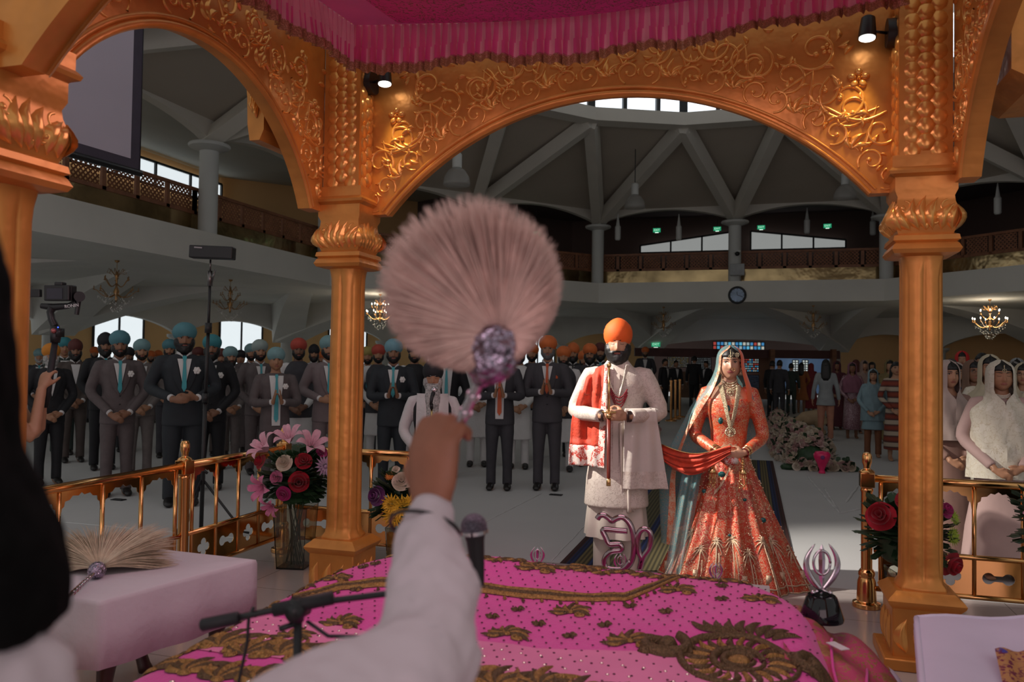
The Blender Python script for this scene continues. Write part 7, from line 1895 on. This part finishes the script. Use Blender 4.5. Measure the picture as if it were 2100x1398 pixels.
# place by real offsets in the plane facing the reader
def g3(px, py, dz=0): return pt(px, py, dd+dz)-o
b = MB(); b.tube([g3(93, 835), g3(98, 800), g3(113, 700)], [.018, .021, .017], 14); b.build('grip', mat('black_rubber', (.012, .011, .014), .6), e)
b = MB(); b.tube([g3(113, 702), g3(114, 690), g3(112, 668)], [.026, .030, .026], 14); b.box(g3(121, 682), (.03, .05, .05)); b.build('motor_base', blackm, e); b = MB(); b.ell(g3(110, 678, -.03), .016, 12, 8); b.build('joystick_ring', mat('red_silver_ring', (.4, .12, .12), .3, .6), e)
b = MB(); b.ell(g3(119, 671, -.03), .004, 8, 6); b.build('status_light', mat('blue_led', (.1, .2, 1), .4, emit=(.05, .12, 1), es=2), e)
b = MB(); b.tube([g3(112, 668), g3(106, 655), g3(103, 640), g3(108, 630)], [.022, .020, .021, .026], 12); b.tube([g3(85, 627), g3(110, 630), g3(140, 627), g3(157, 620)], [.016, .022, .017, .016], 12); b.tube([g3(157, 645), g3(164, 598)], [.013, .015], 10); b.tube([g3(163, 608, -.03), g3(163, 608, .04)], [.03, .03], 20); b.build('gimbal_arm', blackm, e, 'a')
u_ = (pt(152, 600, dd)-pt(95, 600, dd)); wcam = u_.length; ux = u_.normalized(); c = g3(124, 601)
Rm = Matrix((ux, CF, CU)).transposed()
b = MB(); b.box(c, (wcam, .06, wcam*.56), 0, Rm); b.box(c+CU*wcam*.33, (wcam*.30, .05, wcam*.14), 0, Rm); b.box(c+ux*wcam*.40-CF*.008, (wcam*.16, .085, wcam*.55), 0, Rm); b.tube([c+CF*.03, c+CF*.12], [.035, .038], 20); cb_ = b.build('camera_body', blackm, e, False, bev=.006)
b = MB(); b.box(c-CF*.031-ux*wcam*.10-CU*.004, (wcam*.56, .003, wcam*.38), 0, Rm); b.build('rear_screen', mat('dark_lcd', (.03, .025, .04), .1), cb_, False)
b = MB(); b.box(c-ux*wcam*.95, (wcam*.5, .03, wcam*.28), 0, Rm); b.build('monitor_arm', blackm, e, False, bev=.004)
cu = bpy.data.curves.new('lettering', 'FONT'); cu.body = 'RONIN'; cu.size = .026; cu.extrude = .0008; cu.align_x = 'CENTER'; cu.align_y = 'CENTER'; cu.materials.append(mat('white_print', (.7, .7, .7), .5))
q = bpy.data.objects.new('lettering', cu); COL.objects.link(q); q.parent = e; q.matrix_local = Matrix.Translation(g3(147, 627, -.035)) @ (Matrix((ux, CU, -CF)).transposed()).to_4x4() @ Matrix.Rotation(.12, 4, 'Z')
# ---------------- person waving the whisk, seen from behind and very close
random.seed(4)
shirt = mat('pale_pink_shirt_cotton', (.62, .53, .57), .8, 0, .05, 6, .3, 14)
skw = mat('skin_waver', (.30, .115, .065), .55, 0, .08, 30)
wr = pt(886, 1040, 1.18); mb = MB()
dh = (pt(893, 930, 1.19)-wr).normalized(); nr_ = (CF*.8+CR*.55).normalized(); nr_ = (nr_-dh*nr_.dot(dh)).normalized(); th_ = dh.cross(nr_)
if th_.dot(CR) > 0: th_ = -th_
hand(mb, wr-nr_*.004, dh, nr_, th_, 1.45, 1.2)
mb.tube([wr+dh*.01, wr-dh*.03, pt(882, 1100, 1.14), pt(885, 1220, 1.06), pt(860, 1400, .96), pt(580, 1540, .85), pt(280, 1720, .76)], [.029, .029, .034, .042, .050, .055, .065], 16)
tc0, tc1 = pt(180, 1720, .72), pt(180, 2350, .74)
mb.tube([pt(0, 1620, .66), pt(120, 1700, .70), tc0+V((0, 0, -.15)), tc0+V((0, 0, -.45)), V((tc0.x, tc0.y, .55)), V((tc0.x, tc0.y, .30))], [.055, .10, .13, .12, .13, .10], 16)
for sx in (-1, 1): q = V((tc0.x+sx*.09, tc0.y-.05, 0)); mb.tube([q+V((0, 0, .6)), q+V((0, 0, .45)), q+V((0, 0, .10)), q+V((0, 0, .06+DZ))], [.08, .055, .04, .04], 10); mb.tube([q+V((0, -.05, .05+DZ)), q+V((0, .14, .04+DZ))], [.035, .03], 8)
hd_ = pt(-262, 600, .64); mb.ell(hd_, (.072, .085, .115), 24, 16); mb.tube([hd_, pt(-220, 1100, .64), pt(-150, 1500, .66), pt(60, 1640, .70)], [.05, .045, .05, .06], 12)
me = remeshed(mb, .0075, 2, .5); wv_ = obj('person', me, skw); tag(wv_, 'person close by, seen from behind, long black hair, pale shirt, right arm raising the whisk', 'person')
mb = MB(); mb.tube([wr-(wr-pt(882, 1100, 1.14)).normalized()*.014, pt(882, 1060, 1.16), pt(878, 1110, 1.13), pt(880, 1210, 1.07), pt(878, 1320, 1.01), pt(800, 1430, .94), pt(580, 1535, .86), pt(400, 1650, .79), pt(250, 1760, .75)], [.0345, .037, .045, .060, .069, .078, .082, .088, .10], 40)
mb.ell(pt(-70, 1500, .60), (.08, .08, .076), 24, 16)
def wrink(v):
    n_ = .0035*nz(v.x*16, v.y*16, v.z*16)+.006*nz(v.x*7+3, v.y*7, v.z*9)+.002*nz(v.x*45, v.y*45, v.z*45); return n_
me = remeshed(mb, .0075, 4, .5); me.update()
for v in me.vertices: v.co = v.co+v.normal*wrink(v.co)*2.2
sl = obj('pale_shirt', me, shirt, wv_)
b = MB(); q0, q1 = pt(878, 1072, 1.15), pt(884, 1025, 1.175); ax_ = (q1-q0).normalized(); s1 = ax_.cross(CF).normalized(); s2 = ax_.cross(s1); cc = pt(874, 1083, 1.148)
b.tube([cc+s1*.050*math.cos(a)+s2*.047*math.sin(a)+CU*.006*math.cos(a)-CR*.002 for a in [2*PI*i/40 for i in range(41)]], .0028, 8); obj('dark_wristband', b.mesh('band'), blackm, wv_)
mb = MB(); mb.tube([pt(330, 1500, .74), pt(250, 1620, .74), tc0+V((0, 0, -.25)), tc0+V((0, 0, -.6))], [.06, .15, .17, .165], 24); obj('black_waistcoat', remeshed(mb, .012, 3), BLKS, wv_)
mb = MB(); mb.tube([pt(-235, 370, .62), pt(-232, 430, .62), pt(-225, 600, .62), pt(-218, 800, .62), pt(-205, 950, .62), pt(-150, 1080, .62), pt(-110, 1170, .62), pt(-92, 1240, .62), pt(-140, 1310, .62)], [.045, .072, .082, .083, .083, .082, .083, .080, .05], 40)
me = remeshed(mb, .008, 2, .5)
for v in me.vertices: v.co = v.co+v.normal*(.006*nz(v.co.x*22, v.co.y*22, v.co.z*10)+.004*nz(v.co.x*60, v.co.y*60, v.co.z*30))
obj('long_black_hair', me, mat('matte_black_hair', (.004, .004, .004), .95, 0, .3, 60, spec=.1), wv_)
# text and plates become plain meshes
bpy.context.view_layer.update(); dg = bpy.context.evaluated_depsgraph_get()
for o_ in [x for x in bpy.data.objects if x.type in ('FONT', 'CURVE')]:
    me = bpy.data.meshes.new_from_object(o_.evaluated_get(dg)); n_ = bpy.data.objects.new(o_.name.split('.')[0], me); COL.objects.link(n_)
    n_.parent = o_.parent; n_.matrix_parent_inverse = o_.matrix_parent_inverse; n_.matrix_basis = o_.matrix_basis; bpy.data.objects.remove(o_)
